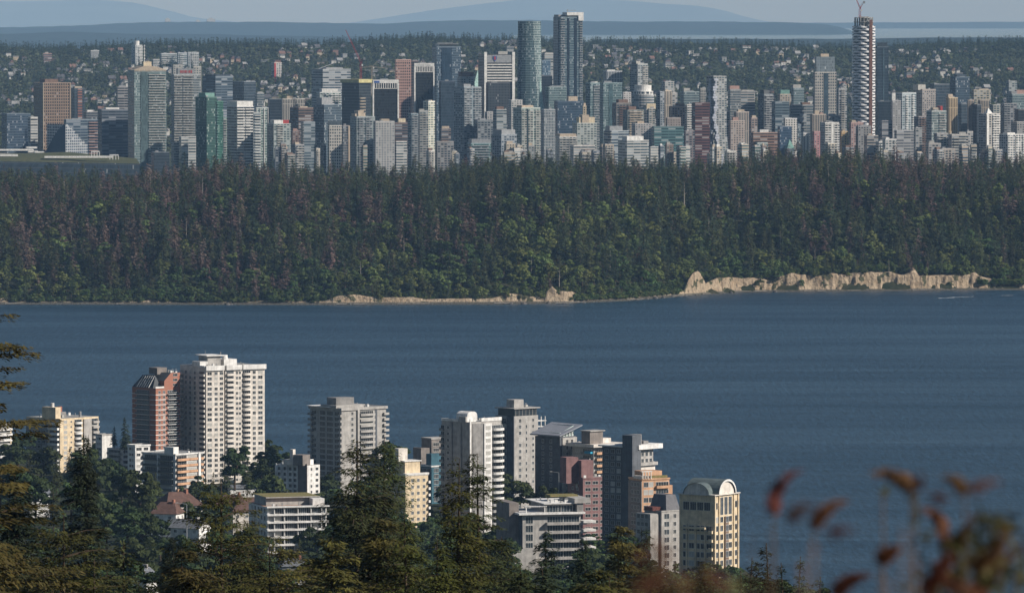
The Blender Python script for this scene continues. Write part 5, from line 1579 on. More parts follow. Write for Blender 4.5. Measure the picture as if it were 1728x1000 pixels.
# N6 tall white tower
b = NB('apartment_tower', "tall white apartment tower, highest of the near shore, with cluttered rooftop", 303, 347, 446, 619, 3330, .56, MW_cream, 2.66)
L, M_, Ht, mp = b.L, b.M, b.Ht, b.mp
g0 = .305 * L
b.body([(0, 0), (g0, 0), (g0, 2.2), (g0 + .8, 2.2), (g0 + .8, 0), (L, 0), (L, M_), (0, M_)])
zs = b.floors(2.2, 23)
b.wins('F', .02, .10, 1, 2.1, 1.5, zs); b.wins('F', .13, .21, 1, 1.5, 1.4, zs); b.wins('F', .22, .30, 1, 1.6, 1.4, zs)
b.balc('F', .345, .47, zs, 1.3, MW_cream); b.wins('F', .50, .60, 2, 1.1, 1.3, zs)
b.balc('F', .62, .755, zs, 1.7, MW_cream, curve=True)
b.wins('F', .78, .86, 1, 1.5, 1.5, zs); b.wins('F', .88, .97, 1, 2.2, 1.5, zs)
b.wins('S', .06, .26, 1, 5.0, 1.9, zs, pane=0); b.wins('S', .38, .48, 1, 1.8, 1.5, zs); b.wins('S', .55, .66, 1, 1.8, 1.5, zs); b.wins('S', .72, .82, 1, 1.8, 1.5, zs); b.balc('S', .02, .26, zs[:23], 1.1, MW_cream, door=False)
b.balc('S', .86, .98, zs[:20], 1.1, MW_cream)
for (u0, u1) in ((-.01, .3), (.335, .6), (.62, 1.015)):
    q = MB(); q.box(L * u0, -1.0, Ht - 1.9, L * u1, -.003, Ht + .6); q.build('roof_fascia', [MW_white], b.r)
q = MB(); q.box(-.9, 0, Ht - .5, -.003, M_ * .25, Ht + .6); q.build('roof_fascia', [MW_white], b.r)
b.bx('lift_house', L * .14, M_ * .25, Ht, L * .36, M_ * .6, Ht + 5.2, MW_lgrey)
b.bx('lift_house_cap', L * .10, M_ * .2, Ht + 5.203, L * .4, M_ * .66, Ht + 5.7, MW_white)
b.bx('stair_house', L * .44, M_ * .3, Ht, L * .66, M_ * .7, Ht + 3.2, MW_white)
q = MB(); q.tube((L * .5, M_ * .4, Ht + 3), (L * .5, M_ * .4, Ht + 5.4), 1.5, 1.4, 12); q.build('water_tank', [MW_white], b.r)
q = MB(); q.tube((L * .12, M_ * .3, Ht + 5), (L * .12, M_ * .3, Ht + 8.4), .12, .08, 6); q.tube((L * .38, M_ * .3, Ht + 5), (L * .38, M_ * .3, Ht + 7.2), .3, .3, 8); q.build('antenna', [M_steel], b.r)
b.bx('rooftop_flat', -.5, M_ * .2, Ht, L * .12, M_ * .5, Ht + 2.6, MW_white)
clutter(b, 12, Ht, 1, L * .95, 2, M_ * .9, 4)
b.done()

# N5 brick tower
b = NB('brick_tower', "red brick apartment tower with white floor bands and slanted glass roof", 222, 262, 303, 655, 3328, .72, M_brick, 2.62)
L, M_, Ht, mp = b.L, b.M, b.Ht, b.mp
b.body()
zs = b.floors(.8, 22)
for z in zs:
    zz = z - b.fh * .5
    q = MB(); q.box(-.18, -.18, zz - .16, L + .1, -.003, zz + .2); q.box(-.18, 0, zz - .16, -.003, M_, zz + .2); q.build('floor_band', [MW_white], b.r)
b.wins('S', .28, .80, 1, M_ * .5, 1.5, zs, pane=1); b.wins('F', .08, .22, 1, 1.2, 1.3, zs); b.wins('F', .28, .40, 1, 1.2, 1.3, zs)
b.wins('F', .48, .86, 1, L * .34, 1.5, zs)
b.balc('F', .46, .88, zs, 1.4, MW_white, rail='glass', door=False); b.balc('S', .25, .83, zs, .9, MW_white, rail='glass', door=False)
up = Ht + 25 * mp
q = MB(); q.face([(L * .35, 0, Ht), (L, 0, Ht), (L, 0, up), (L * .62, 0, up), (L * .35, 0, Ht + 12 * mp)], 0, [(0, 0), (8, 0), (8, 8), (3, 8), (0, 4)])
q.face([(L, 0, Ht), (L, M_ * .6, Ht), (L, M_ * .6, up), (L, 0, up)], 0, [(0, 0), (8, 0), (8, 8), (0, 8)])
q.face([(L * .35, 0, Ht + 12 * mp), (L * .62, 0, up), (L * .62, M_ * .6, up), (L * .35, M_ * .6, Ht + 12 * mp)], 1); q.face([(L * .62, 0, up), (L, 0, up), (L, M_ * .6, up), (L * .62, M_ * .6, up)], 1)
q.face([(L * .35, M_ * .6, Ht), (L * .35, 0, Ht), (L * .35, 0, Ht + 12 * mp), (L * .35, M_ * .6, Ht + 12 * mp)], 0, [(0, 0), (8, 0), (8, 4), (0, 4)])
q.build('gabled_wall', [M_brick, M_roofd], b.r)
for k in range(3): b.ws.append(('F', L * .8, Ht + 1.4 + k * 2.6, 2.4, 1.3, 0, 0, True, M_white))
q = MB()
q.face([(0, M_ * .12, Ht), (0, M_, Ht), (L * .28, M_ * .85, Ht + 20 * mp), (L * .28, M_ * .3, Ht + 20 * mp)][::-1], 0); q.face([(0, M_ * .12, Ht), (L * .28, M_ * .3, Ht + 20 * mp), (L * .345, M_ * .12, Ht)][::-1], 0)
q.face([(L * .28, M_ * .3, Ht + 20 * mp), (L * .28, M_ * .85, Ht + 20 * mp), (L * .6, M_ * .85, Ht + 20 * mp), (L * .6, M_ * .3, Ht + 20 * mp)][::-1], 0)
q.build('slanted_roof', [M_roofd], b.r)
for k in range(6):
    v = M_ * (.3 + .1 * k); q = MB(); q.tube((-.05, v, Ht + .2), (L * .28 - .1, v * .9 + M_ * .06, Ht + 19.5 * mp), .16, .16, 4); q.build('roof_rib', [MW_white], b.r)
b.bx('lift_house', L * .45, M_ * .4, up - 1, L * .85, M_ * .75, up + 2.4, MW_taupe)
b.bx('parapet', -.3, -.3, Ht, L * .33, .0, Ht + .9, MW_white); clutter(b, 6, up, L * .63, L * .9, 1, M_ * .4, 9)
b.done()

# N1 cream complex far left
b = NB('apartment_block', "cream and grey apartment block with stacked balconies at the far left shore", 43, 100, 165, 706, 3420, .82, MW_yel, 2.75)
L, M_, Ht, mp = b.L, b.M, b.Ht, b.mp
b.body(); zs = b.floors(.6, 12)
b.bx('grey_wing', -.35, M_ * .35, 0, -.003, M_ * 1.0, Ht - 1, MW_grey)
b.wins('S', .4, .95, 4, 2.0, 1.5, zs, off=.36); b.balc('S', .02, .32, zs, 1.6, MW_white)
b.wins('F', .08, .2, 1, 2.0, 1.5, zs, pane=3); b.wins('F', .25, .33, 1, .9, .9, zs, pane=0); b.balc('F', .37, .56, zs, 1.8, MW_white, curve=True)
b.bx('grey_bay', L * .60, -.8, 0, L * .8, -.003, Ht - 1, MW_lgrey); b.balc('F', .82, .98, zs, 1.5, MW_lgrey)
b.bx('lift_house', -2, M_ * .05, Ht, L * .06, M_ * .45, Ht + 19 * mp, MW_yel)
b.bx('lift_house', L * .22, M_ * .3, Ht, L * .42, M_ * .6, Ht + 9 * mp, MW_grey); q = MB(); q.box(L * .3, M_ * .35, Ht + 9 * mp, L * .36, M_ * .45, Ht + 18 * mp); q.build('chimney', [M_brick], b.r)
q = MB(); q.tube((L * -.02, M_ * .2, Ht + 19 * mp), (L * -.02, M_ * .2, Ht + 26 * mp), 1.0, 1.0, 10); q.build('vent_pipe', [MW_white], b.r)
q = MB(); q.tube((L * .62, 3, Ht), (L * .62, 3, Ht + 3), .8, .7, 10); q.build('vent_pipe', [M_steel], b.r)
clutter(b, 8, Ht, 1, L * .9, 1, M_ * .9, 3); b.done()
# N0 sliver at the left edge
b = NB('apartment_block', "cream balconied block cut by the left picture edge behind branches", -40, -14, 18, 716, 3300, .8, MW_yel, 2.8)
b.body(); zs = b.floors(.5, 8); b.balc('F', .3, .95, zs, 1.5, MW_white); b.wins('F', .03, .25, 1, 2, 1.4, zs); b.wins('S', .2, .8, 2, 2, 1.4, zs); b.done((.8, .3, MW_white))
# N2 white blocks
b = NB('apartment_block', "plain white windowless gable block beside the cream apartments", 160, 171, 188, 733, 3400, .7, MW_white, 2.8)
b.body(); b.wins('S', .2, .8, 2, 1.6, 1.3, b.floors(.8, 5)); b.done((.5, .25, MW_lgrey))
b = NB('apartment_block', "low white flats with roof colonnade left of the brick tower", 186, 206, 224, 757, 3380, .7, MW_cream, 2.8, M=14)
b.body(); L, M_, Ht = b.L, b.M, b.Ht; zs = b.floors(.4, 4); b.balc('F', .05, .55, zs, 1.5, MW_white); b.wins('F', .62, .95, 1, 2, 1.4, zs); b.balc('S', .1, .9, zs, 1.4, MW_lgrey)
for k in range(7): b.bx('column', L * (k / 6.6), 0.2, Ht + .003, L * (k / 6.6) + .5, .7, Ht + 3.2, MW_cream)
b.bx('colonnade_roof', -.3, -.1, Ht + 3.203, L + .3, 3, Ht + 3.7, MW_cream); b.done()
b = NB('apartment_block', "white end walled flats with two top windows before the brick tower", 214, 227, 252, 751, 3260, .62, MW_white, 2.9)
b.body(); zs = b.floors(.5, 6); b.wins('F', .08, .42, 1, 2.6, 1.4, zs[:1], pane=0); b.wins('F', .55, .9, 1, 2.2, 1.4, zs[:1], pane=0); b.balc('F', .45, .98, zs[1:], 1.4, MW_dgrey); b.wins('F', .05, .4, 1, 1.8, 1.3, zs[1:]); b.wins('S', .2, .8, 2, 1.5, 1.3, zs); b.done((.5, .3, MW_white))
# N4 orange banded
b = NB('apartment_block', "low flats with orange balcony bands and white pillar in front of the tall towers", 240, 295, 341, 766, 3180, .85, MW_white, 3.0)
L, M_, Ht, mp = b.L, b.M, b.Ht, b.mp
b.body(); zs = b.floors(.4, 6)
b.balc('F', .02, .42, zs, 1.2, MW_orange); b.balc('F', .44, .80, zs, .5, MW_orange, door=False); b.wins('F', .44, .8, 1, L * .33, 1.6, zs, pane=3); b.balc('F', .9, 1.0, zs, .8, MW_orange)
b.bx('white_pillar', L * .81, -.9, 0, L * .885, -.003, Ht + .3, MW_white)
b.balc('S', .05, .48, zs, 1.6, MW_dgrey, rail='glass'); b.balc('S', .54, .95, zs, 1.6, MW_dgrey, rail='glass'); b.bx('white_pillar', -1, M_ * .49, 0, -.003, M_ * .53, Ht, MW_white)
b.bx('lift_house', -1, M_ * .02, Ht, L * .14, M_ * .3, Ht + 12 * mp, MW_white); clutter(b, 7, Ht, 2, L * .9, 2, M_ * .9, 8)
b.done((.5, .6, MW_white))
# N7 grey mid tower
b = NB('apartment_tower', "grey concrete apartment tower with lift house standing alone at mid shore", 523, 576, 651, 689, 3240, .72, MW_lgrey, 2.8)
L, M_, Ht, mp = b.L, b.M, b.Ht, b.mp
b.body(); zs = b.floors(1.4, 14)
b.wins('F', .18, .30, 1, 1.2, 1.5, zs); b.balc('F', .40, .72, zs, 1.4, MW_lgrey); b.bx('blank_fin', L * .34, -.9, 0, L * .38, -.003, Ht - 1, MW_lgrey); b.bx('dark_strip', L * .75, -.12, 0, L * .80, -.003, Ht - 1, MW_dgrey)  # includes a narrow slate strip running up the wall face
b.balc('F', .93, 1.04, zs, 1.2, MW_lgrey, door=False)
b.wins('S', .08, .2, 1, 3.4, 2.0, zs, pane=0); b.balc('S', -.02, .07, zs, 1.2, MW_lgrey, door=False); b.wins('S', .28, .46, 1, 4.2, 2.0, zs, pane=0); b.wins('S', .52, .68, 1, 3.8, 2.0, zs, pane=0); b.wins('S', .8, .95, 1, 3, 1.6, zs); b.balc('S', .9, 1.02, zs, 1.4, MW_grey, door=False)
b.bx('lift_house', L * .02, M_ * .2, Ht + 5 * mp, L * .42, M_ * .5, Ht + 17 * mp, MW_grey); b.bx('lift_base', -1.5, M_ * .1, Ht, L * .6, M_ * .6, Ht + 5 * mp, MW_lgrey)
b.bx('roof_deck', -2, M_ * .25, Ht + .253, L * .3, M_ * 1.03, Ht + .6, MW_white)
clutter(b, 5, Ht, L * .5, L * .9, 1, M_ * .8, 6); b.done((1.1, .7, MW_lgrey))
# N8 white and taupe tower
b = NB('apartment_tower', "short tower with white lit end, taupe strip and shaded white grid side", 464, 518, 539, 785, 3150, .95, MW_white, 2.8)
L, M_, Ht, mp = b.L, b.M, b.Ht, b.mp
b.body(); zs = b.floors(.6, 9)
b.bx('taupe_strip', -.3, 0, 0, -.003, M_ * .28, Ht + .8, MW_taupe)
for a in (.30, .45, .62, .80): b.wins('S', a, a + .13, 1, 2.0, 1.5, zs, pane=0)
for a in (.29, .44, .61, .79, .96): b.bx('pier', -.5, M_ * a, 0, -.003, M_ * a + .7, Ht + .4, MW_white)
b.wins('F', .22, .42, 1, 1.1, 1.3, zs); b.wins('F', .62, .9, 1, 1.8, 1.3, zs); b.bx('lift_house', -2.5, M_ * .05, Ht, L * .35, M_ * .35, Ht + 18 * mp, MW_taupe); b.bx('lift_house', -1.5, M_ * .35, Ht, L * .2, M_ * .7, Ht + 9 * mp, MW_cream)
b.bx('chimney', L * .0, M_ * .45, Ht + 9 * mp, L * .2, M_ * .55, Ht + 26 * mp, MW_cream); b.bx('roof_room', L * .4, M_ * .1, Ht, L * .75, M_ * .4, Ht + 9 * mp, MW_white); clutter(b, 7, Ht, 1, L * .9, M_ * .5, M_ * .9, 2); b.done()
# N9 low white terraces with sedum roof
b = NB('terrace_block', "low wide white terrace block with a dry planted roof", 436, 452, 552, 856, 2830, .30, MW_white, 3.35, M=34)
L, M_, Ht, mp = b.L, b.M, b.Ht, b.mp
b.body([(0, 1.6), (L, 1.6), (L, M_), (0, M_)], roof=plain("clay_paving", (.38, .24, .17), .9, streak=False)); zs = b.floors(.1, 6, zmin=-6)
for z in zs:
    b.bs.append(('F', L / 2, z - b.fh * .5, (lambda q: (q.box(-L / 2 - .6, -.5, -.25, L / 2 + .6, 2.2, .55), q.mesh('balcony', [MW_white]))[1])(MB())))
b.wins('F', .02, .98, 9, L / 9 * .8, 2.3, zs, off=-1.6)
for f in (.1, .27, .5, .72, .9): b.bx('white_pier', L * f, .2, 0, L * f + .3, 1.55, Ht, MW_white)
b.bx('white_eave', -.8, -.6, Ht - .1, L + .8, 1.598, Ht + .5, MW_white)
q = MB(); q.box(L * .08, M_ * .35, Ht + .003, L * .95, M_ * .95, Ht + 3.4); q.build('penthouse', [MW_lgrey], b.r)
q = MB(); q.box(L * .06, M_ * .3, Ht + 3.403, L * .98, M_, Ht + 3.9, 0, 1); q.build('planted_roof', [MW_lgrey, M_greenroof], b.r)
b.bx('lift_house', L * .8, M_ * .15, Ht + .003, L * 1.0, M_ * .33, Ht + 3.2, MW_white); clutter(b, 6, Ht, L * .1, L * .9, 2, M_ * .3, 5)
b.wins('S', .1, .9, 5, 2.2, 1.8, zs); b.done()
# N10 pale yellow
b = NB('apartment_block', "pale yellow stepped flats right of the big dark conifer", 664, 684, 722, 801, 2960, .62, MW_yel, 3.0)
L, M_, Ht, mp = b.L, b.M, b.Ht, b.mp
b.body(); zs = b.floors(1.2, 10); b.wins('F', .18, .95, 3, 1.2, 1.3, zs, pane=2); b.wins('S', .2, .8, 2, 1.4, 1.3, zs); b.balc('F', .98, 1.05, zs, 1.2, MW_white, door=False)
b.bx('upper_step', L * .08, M_ * .2, Ht + .003, L * .75, M_ * .95, Ht + 22 * mp, MW_yel); b.bx('top_step', L * -.1, M_ * .4, Ht + 22 * mp, L * .3, M_ * .8, Ht + 44 * mp, MW_cream); b.bx('white_cornice', -.4, -.4, Ht + .003, L + .4, M_ * .18, Ht + .7, MW_white)
b.bx('roof_slab', L * .03, M_ * .15, Ht + 22 * mp + .003, L * .8, M_, Ht + 23.5 * mp, MW_white); b.done((.4, .25, MW_white))
# N11 back taupe + teal
b = NB('apartment_block', "taupe stepped block peeping out left of the blank grey tower", 711, 728, 762, 741, 3330, .62, MW_taupe, 2.9)
L, M_, Ht, mp = b.L, b.M, b.Ht, b.mp
b.body(); zs = b.floors(1.2, 6); b.wins('F', .05, .4, 1, 3, 1.6, zs); b.bx('lower_step', -6, M_ * .1, 0, -.003, M_ * .9, Ht - 14 * mp, MW_taupe); b.bx('light_cap', -.4, -.4, Ht + .003, L * .8, M_, Ht + .7, MW_lgrey); b.done()
b = NB('apartment_block', "shaded teal glass apartment block behind the pale yellow flats", 706, 728, 768, 786, 3180, .66, plain("teal_panel", (.05, .13, .17), .5), 2.9)
L, M_, Ht, mp = b.L, b.M, b.Ht, b.mp
b.body(); zs = b.floors(.8, 11); b.wins('F', .05, .95, 3, 2.4, 1.8, zs, pane=1); b.wins('S', .05, .95, 3, 2.2, 1.8, zs, pane=1); b.balc('S', .2, .8, zs, 1.3, MW_dgrey, rail='glass', door=False)
b.bx('glass_room', L * .1, M_ * .2, Ht + .003, L * .6, M_ * .6, Ht + 20 * mp, plain("teal_panel", (.05, .13, .17), .5)); b.done((.5, .3, MW_white))
# N12 grey blank tower with curved white balconies
b = NB('apartment_tower', "grey tower with blank shaded flank, white curved balconies and white roof hood", 745, 793, 846, 712, 2980, .80, MW_lgrey, 2.95)
L, M_, Ht, mp = b.L, b.M, b.Ht, b.mp
b.body(); zs = b.floors(1.6, 17)
b.bx('white_corner_line', -.35, -.35, 0, .35, -.003, Ht + 1.5, MW_white)
b.bx('white_bay', L * .42, -.8, 0, L * .66, -.003, Ht - 1.0, MW_white); b.wins('F', .44, .64, 1, 2.6, 1.7, zs, off=.8, pane=3)
b.bx('grey_upper', L * .08, -.3, Ht * .2, L * .40, -.003, Ht - .8, MW_grey); b.balc('F', .68, 1.04, zs, 2.6, MW_white, curve=True)
b.wins('S', .72, .82, 1, 1.1, 1.3, zs, pane=0); b.balc('S', .90, 1.02, zs, 1.3, MW_grey)
b.bx('side_rib', -.4, M_ * .28, 0, -.003, M_ * .31, Ht - .5, MW_grey); b.bx('side_rib', -.4, M_ * .6, 0, -.003, M_ * .63, Ht - .5, MW_grey)
q = MB(); w0, w1 = L * .02, L * .34
P = [(w0, Ht)] + [(w0 + (w1 - w0) * (.5 - .5 * math.cos(math.pi * i / 8)), Ht + 2.4 + 2.4 * math.sin(math.pi * i / 8) ** .6) for i in range(9)] + [(w1, Ht)]
ya, yb = M_ * .12, M_ * .5
q.face([(x, ya, z) for x, z in P][::-1]); q.face([(x, yb, z) for x, z in P])
for a, c in zip(P[:-1], P[1:]): q.face([(a[0], ya, a[1]), (a[0], yb, a[1]), (c[0], yb, c[1]), (c[0], ya, c[1])][::-1])
q.build('roof_hood', [MW_white], b.r)
b.bx('roof_block', -1, M_ * .1, Ht, L * .0, M_ * .34, Ht + 9 * mp, MW_lgrey); b.bx('white_parapet', L * .35, -.3, Ht + .003, L, .4, Ht + 1.6, MW_white); b.bx('white_parapet', -.3, M_ * .4, Ht + .003, .5, M_, Ht + 1.2, MW_white)
clutter(b, 6, Ht, L * .4, L * .9, 1, M_ * .8, 12); b.done()
# N12b low cream behind right
b = NB('apartment_block', "grey cream flats tucked behind the curved balconies", 838, 842, 851, 768, 3080, .4, MW_lgrey, 2.9, M=12)
b.body(); b.wins('F', .2, .8, 1, 1.2, 1.3, b.floors(.8, 9)); b.done((.4, .2, MW_grey))
# N13 slate tower glass crown
b = NB('apartment_tower', "slate and pale grey tower with dark glass crown floor and cube on the roof", 836, 868, 908, 702, 3060, .74, MW_lgrey, 2.95)
L, M_, Ht, mp = b.L, b.M, b.Ht, b.mp
b.body(); zs = b.floors(.8, 16)
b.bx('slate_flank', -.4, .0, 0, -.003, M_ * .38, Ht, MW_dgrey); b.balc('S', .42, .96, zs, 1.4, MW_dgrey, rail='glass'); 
b.wins('F', .14, .34, 1, 1.3, 1.6, zs); b.wins('F', .46, .56, 1, .8, 1.5, zs); b.wins('F', .72, .86, 1, 1.1, 1.3, zs)
b.bx('glass_crown', .5, .5, Ht + .003, L - .3, M_ * .9, Ht + 12 * mp, PANE[1]); b.bx('crown_roof', -.6, -.6, Ht + 12 * mp, L + 1, M_, Ht + 13.5 * mp, MW_lgrey)
b.bx('roof_cube', L * .15, M_ * .2, Ht + 13.5 * mp + .003, L * .55, M_ * .6, Ht + 27 * mp, MW_lgrey)
for k in range(2): b.bx('side_terrace', L + .05, 1, Ht - 11 * mp - k * 10 * mp, L + 6.5, 7, Ht - 10 * mp - k * 10 * mp, MW_white)
for k in range(3): b.bx('terrace_post', L + .5 + 2.6 * k, 1.2, Ht - 21 * mp, L + .8 + 2.6 * k, 1.5, Ht - 3 * mp, MW_white)
for k in range(7): b.bx('crown_mullion', L * (k + .5) / 7, .3, Ht + .003, L * (k + .5) / 7 + .15, .497, Ht + 12 * mp, MW_lgrey)
clutter(b, 4, Ht + 13.5 * mp, 1, L * .8, 1, M_ * .5, 5); b.done()
# N14 slanted roof
b = NB('apartment_tower', "charcoal tower under a single slanting metal roof plate", 903, 945, 972, 737, 3000, .90, MW_dgrey, 2.95)
L, M_, Ht, mp = b.L, b.M, b.Ht, b.mp
b.body(); zs = b.floors(.8, 12)
b.bx('pale_front', L * .12, -.5, 0, L + .2, -.003, Ht - .5, MW_lgrey); b.wins('F', .25, .85, 2, 1.4, 1.6, zs, off=.5); b.balc('F', 1.0, 1.12, zs, 1.4, MW_white, rail='glass', door=False)
b.wins('S', .30, .42, 1, 1.0, 1.6, zs, pane=0); b.wins('S', .62, .74, 1, 1.0, 1.6, zs, pane=0)
q = MB(); q.box(1, 1, Ht + .003, L - .5, M_ - 1, Ht + 7 * mp); q.build('glass_storey', [plain("pale_green_panel", (.42, .50, .48), .4)], b.r)
for k in range(5): b.bx('storey_fin', L * (.1 + .18 * k), .6, Ht + .003, L * (.1 + .18 * k) + .3, .997, Ht + 7 * mp, MW_white)
q = MB(); a = [(-2, M_ + 1.5, Ht + 4 * mp), (-2, -1.5, Ht + 3 * mp), (L + 2.5, -2, Ht + 19 * mp), (L + 2.5, M_ + 1.5, Ht + 21 * mp)]
q.face(a); q.face([(x, y, z - .6) for x, y, z in a[::-1]])
for i in range(4):
    p0, p1 = a[i], a[(i + 1) % 4]; q.face([p0, (p0[0], p0[1], p0[2] - .6), (p1[0], p1[1], p1[2] - .6), p1])
q.build('slanted_roof', [plain("zinc_roof", (.24, .25, .28), .45, .1)], b.r)
q = MB(); P = [(.6, 1, Ht), (L - 1, 1, Ht)]; q.face([(.6, 1, Ht + 3 * mp), (L - .5, 1, Ht + 3 * mp), (L - .5, 1, Ht + 18 * mp), (.6, 1, Ht + 5 * mp)]); q.face([(L - .5, 1, Ht), (L - .5, M_ - 1, Ht), (L - .5, M_ - 1, Ht + 18 * mp), (L - .5, 1, Ht + 18 * mp)]); q.build('gable_glass', [plain("pale_green_panel", (.42, .50, .48), .4)], b.r)
b.done()
# N15 terraced modern front block
b = NB('terrace_block', "modern grey block with long projecting white slabs and roof pergola", 862, 882, 980, 868, 2720, .28, MW_lgrey, 3.7, M=36)
L, M_, Ht, mp = b.L, b.M, b.Ht, b.mp
b.body(); zs = b.floors(.5, 9, zmin=-10)
b.wins('F', .42, .98, 2, L * .25, 2.5, zs, pane=1); b.wins('F', .06, .17, 1, 2.6, 2.6, zs, pane=1)
for i, z in enumerate(zs):
    q = MB(); q.box(-L * .31, -2.2, -.35, L * .37, -.004, .75); b.bs.append(('F', L * .71, z - b.fh * .5, q.mesh('balcony', [MW_lgrey])))
    if i < 7:
        q = MB(); q.box(-2.6, -3.4, -.3, 2.9, 3, .6); b.bs.append(('F', L + 2.95, z - b.fh * .3, q.mesh('balcony', [MW_white])))
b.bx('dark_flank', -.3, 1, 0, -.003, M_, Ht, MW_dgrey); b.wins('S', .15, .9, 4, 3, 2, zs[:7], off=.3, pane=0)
b.bx('roof_slab', -2.2, -2.2, Ht + .003, L + 1.5, M_ * .35, Ht + .8, MW_white)
b.bx('penthouse', L * .42, 1, Ht + .803, L * .88, M_ * .7, Ht + 17 * mp, MW_lgrey); b.wins('F', .46, .84, 2, 6.0, 2.8, [Ht + 8 * mp], off=-1, pane=1)
b.bx('penthouse_slab', L * .36, -.6, Ht + 17 * mp + .003, L * .95, M_ * .8, Ht + 18.5 * mp, MW_white)
b.bx('upper_terrace', L * .88, -1.5, Ht + 18 * mp, L + 4, M_ * .6, Ht + 26 * mp, MW_lgrey); b.bx('upper_terrace', L * .93, -.8, Ht + .803, L + 1, M_ * .5, Ht + 17.9 * mp, MW_grey)
for k in range(9): b.bx('pergola_slat', L * (.08 + .035 * k), .5, Ht + 12 * mp, L * (.08 + .035 * k) + .25, 7, Ht + 13 * mp, MW_white)
for f in (.06, .38): b.bx('pergola_post', L * f, .4, Ht + .803, L * f + .4, .8, Ht + 12.6 * mp, MW_white)
b.bx('pergola_beam', L * .04, .1, Ht + 13.003 * mp, L * .42, .5, Ht + 14 * mp, MW_white)
b.bx('brown_wing', -4.5, 5, Ht * .2, -.303, M_ * .7, Ht + 19 * mp, MW_taupe); b.bx('podium', -6, -3, 0, L * .2, -.303, Ht - 56 * mp, MW_lgrey)
q = MB(); q.box(L * .6, M_ * .3, Ht + 26 * mp, L + 2, M_ * .5, Ht + 29 * mp); q.build('planter_hedge', [M_greenroof], b.r)
clutter(b, 10, Ht + 18.5 * mp, L * .4, L * .85, 1, M_ * .6, 21); b.done()
# N16 beige tower with flat slab roof
b = NB('apartment_tower', "beige flats with a thin wide roof slab and blue awning", 966, 1002, 1045, 754, 2990, .78, MW_lgrey, 2.9)
L, M_, Ht, mp = b.L, b.M, b.Ht, b.mp
b.body(); zs = b.floors(.6, 9); b.balc('F', .05, .4, zs, 1.5, MW_orange); b.balc('F', .5, .9, zs, 1.5, MW_cream); b.balc('S', .1, .5, zs, 1.5, MW_grey); b.wins('S', .6, .9, 1, 2.2, 1.4, zs)
b.bx('roof_slab', -2.5, -2.5, Ht + .003, L + 3, M_ + 2, Ht + 5 * mp, MW_cream); b.bx('lift_house', -1, M_ * .1, Ht + 5 * mp + .003, L * .45, M_ * .5, Ht + 26 * mp, MW_taupe); b.bx('lift_cap', -1.4, M_ * .05, Ht + 26 * mp + .003, L * .5, M_ * .55, Ht + 27.5 * mp, MW_lgrey)
b.bx('roof_room', L * .5, M_ * .2, Ht + 5 * mp + .003, L * .85, M_ * .5, Ht + 13 * mp, MW_cream); b.bx('awning', -1.6, .5, Ht - 11 * mp, -.003, M_ * .32, Ht - 7 * mp, plain("sky_blue_canvas", (.05, .38, .58), .6)); clutter(b, 5, Ht + 5 * mp, L * .3, L * .9, 1, M_ * .9, 2); b.done()
# N18 rose building
b = NB('apartment_block', "rose pink stepped flats between the modern block and the dark tower", 958, 984, 1026, 806, 2885, .42, MW_pink, 2.95)
L, M_, Ht, mp = b.L, b.M, b.Ht, b.mp
b.body(); zs = b.floors(.8, 11); b.wins('F', .05, .95, 3, 2.2, 1.3, zs, pane=0); b.wins('S', .2, .8, 2, 1.6, 1.3, zs)
b.bx('roof_box', L * .0, M_ * .1, Ht + .003, L * .48, M_ * .5, Ht + 29 * mp, MW_pink); b.bx('roof_box', -6, M_ * .3, Ht - 10 * mp, -.003, M_ * .7, Ht + 34 * mp, MW_pink); b.bx('white_window_strip', L * .02, -.25, Ht + .003, L * .12, -.003, Ht + 1.2, MW_white)
b.wins('S', .3, .5, 1, 1.4, 3.4, [Ht - 3], pane=3); clutter(b, 5, Ht, L * .5, L * .9, 1, M_ * .7, 2); b.done((.4, .2, MW_pink))
# N17 dark tower
b = NB('apartment_tower', "tall charcoal shaft tower with white flat roof wing and lit upper wall", 1024, 1074, 1106, 786, 2840, .86, MW_cream, 2.9)
L, M_, Ht, mp = b.L, b.M, b.Ht, b.mp
b.body(None, Ht); zs = b.floors(.5, 9)
b.bx('upper_body', 0.3, .3, Ht + .003, L - 1, M_ * .6, Ht + 28 * mp, MW_lgrey); b.wins('F', .25, .9, 3, 1.4, 1.7, [Ht + 8 * mp, Ht + 19 * mp], off=-.3, pane=1)
b.bx('white_roof_wing', -.5, -2, Ht + 28 * mp + .003, L + 3, M_ * .7, Ht + 36 * mp, MW_white)
b.bx('dark_shaft', -4.5, -1.5, 0, 1.5, M_ * .25, Ht + 53 * mp, MW_dgrey); b.bx('shaft_room', 1.503, 1, Ht + 36 * mp + .003, L * .38, M_ * .3, Ht + 53 * mp, MW_grey)
b.bx('dark_wing', -3.5, M_ * .25 + .003, 0, -.003, M_ * .98, Ht + 32 * mp, MW_dgrey)
zz = [Ht + 30 * mp - 1.5 - k * 2.9 for k in range(14)]
b.wins('S', .32, .92, 3, 1.8, 1.7, zz, off=3.5, pane=None); b.bx('wing_roof', -5, M_ * .24, Ht + 32 * mp + .003, 1, M_ * 1.05, Ht + 34.5 * mp, MW_white)
b.bx('lit_terrace', 1, -1.2, Ht + .003, L + .5, .297, Ht + 1.4, MW_lgrey); b.bx('vent_tower', L * .55, M_ * .1, Ht + 36 * mp + .003, L * .8, M_ * .3, Ht + 41 * mp, MW_grey)
clutter(b, 9, Ht, 2, L * .95, -.9, .2, 3); b.done()
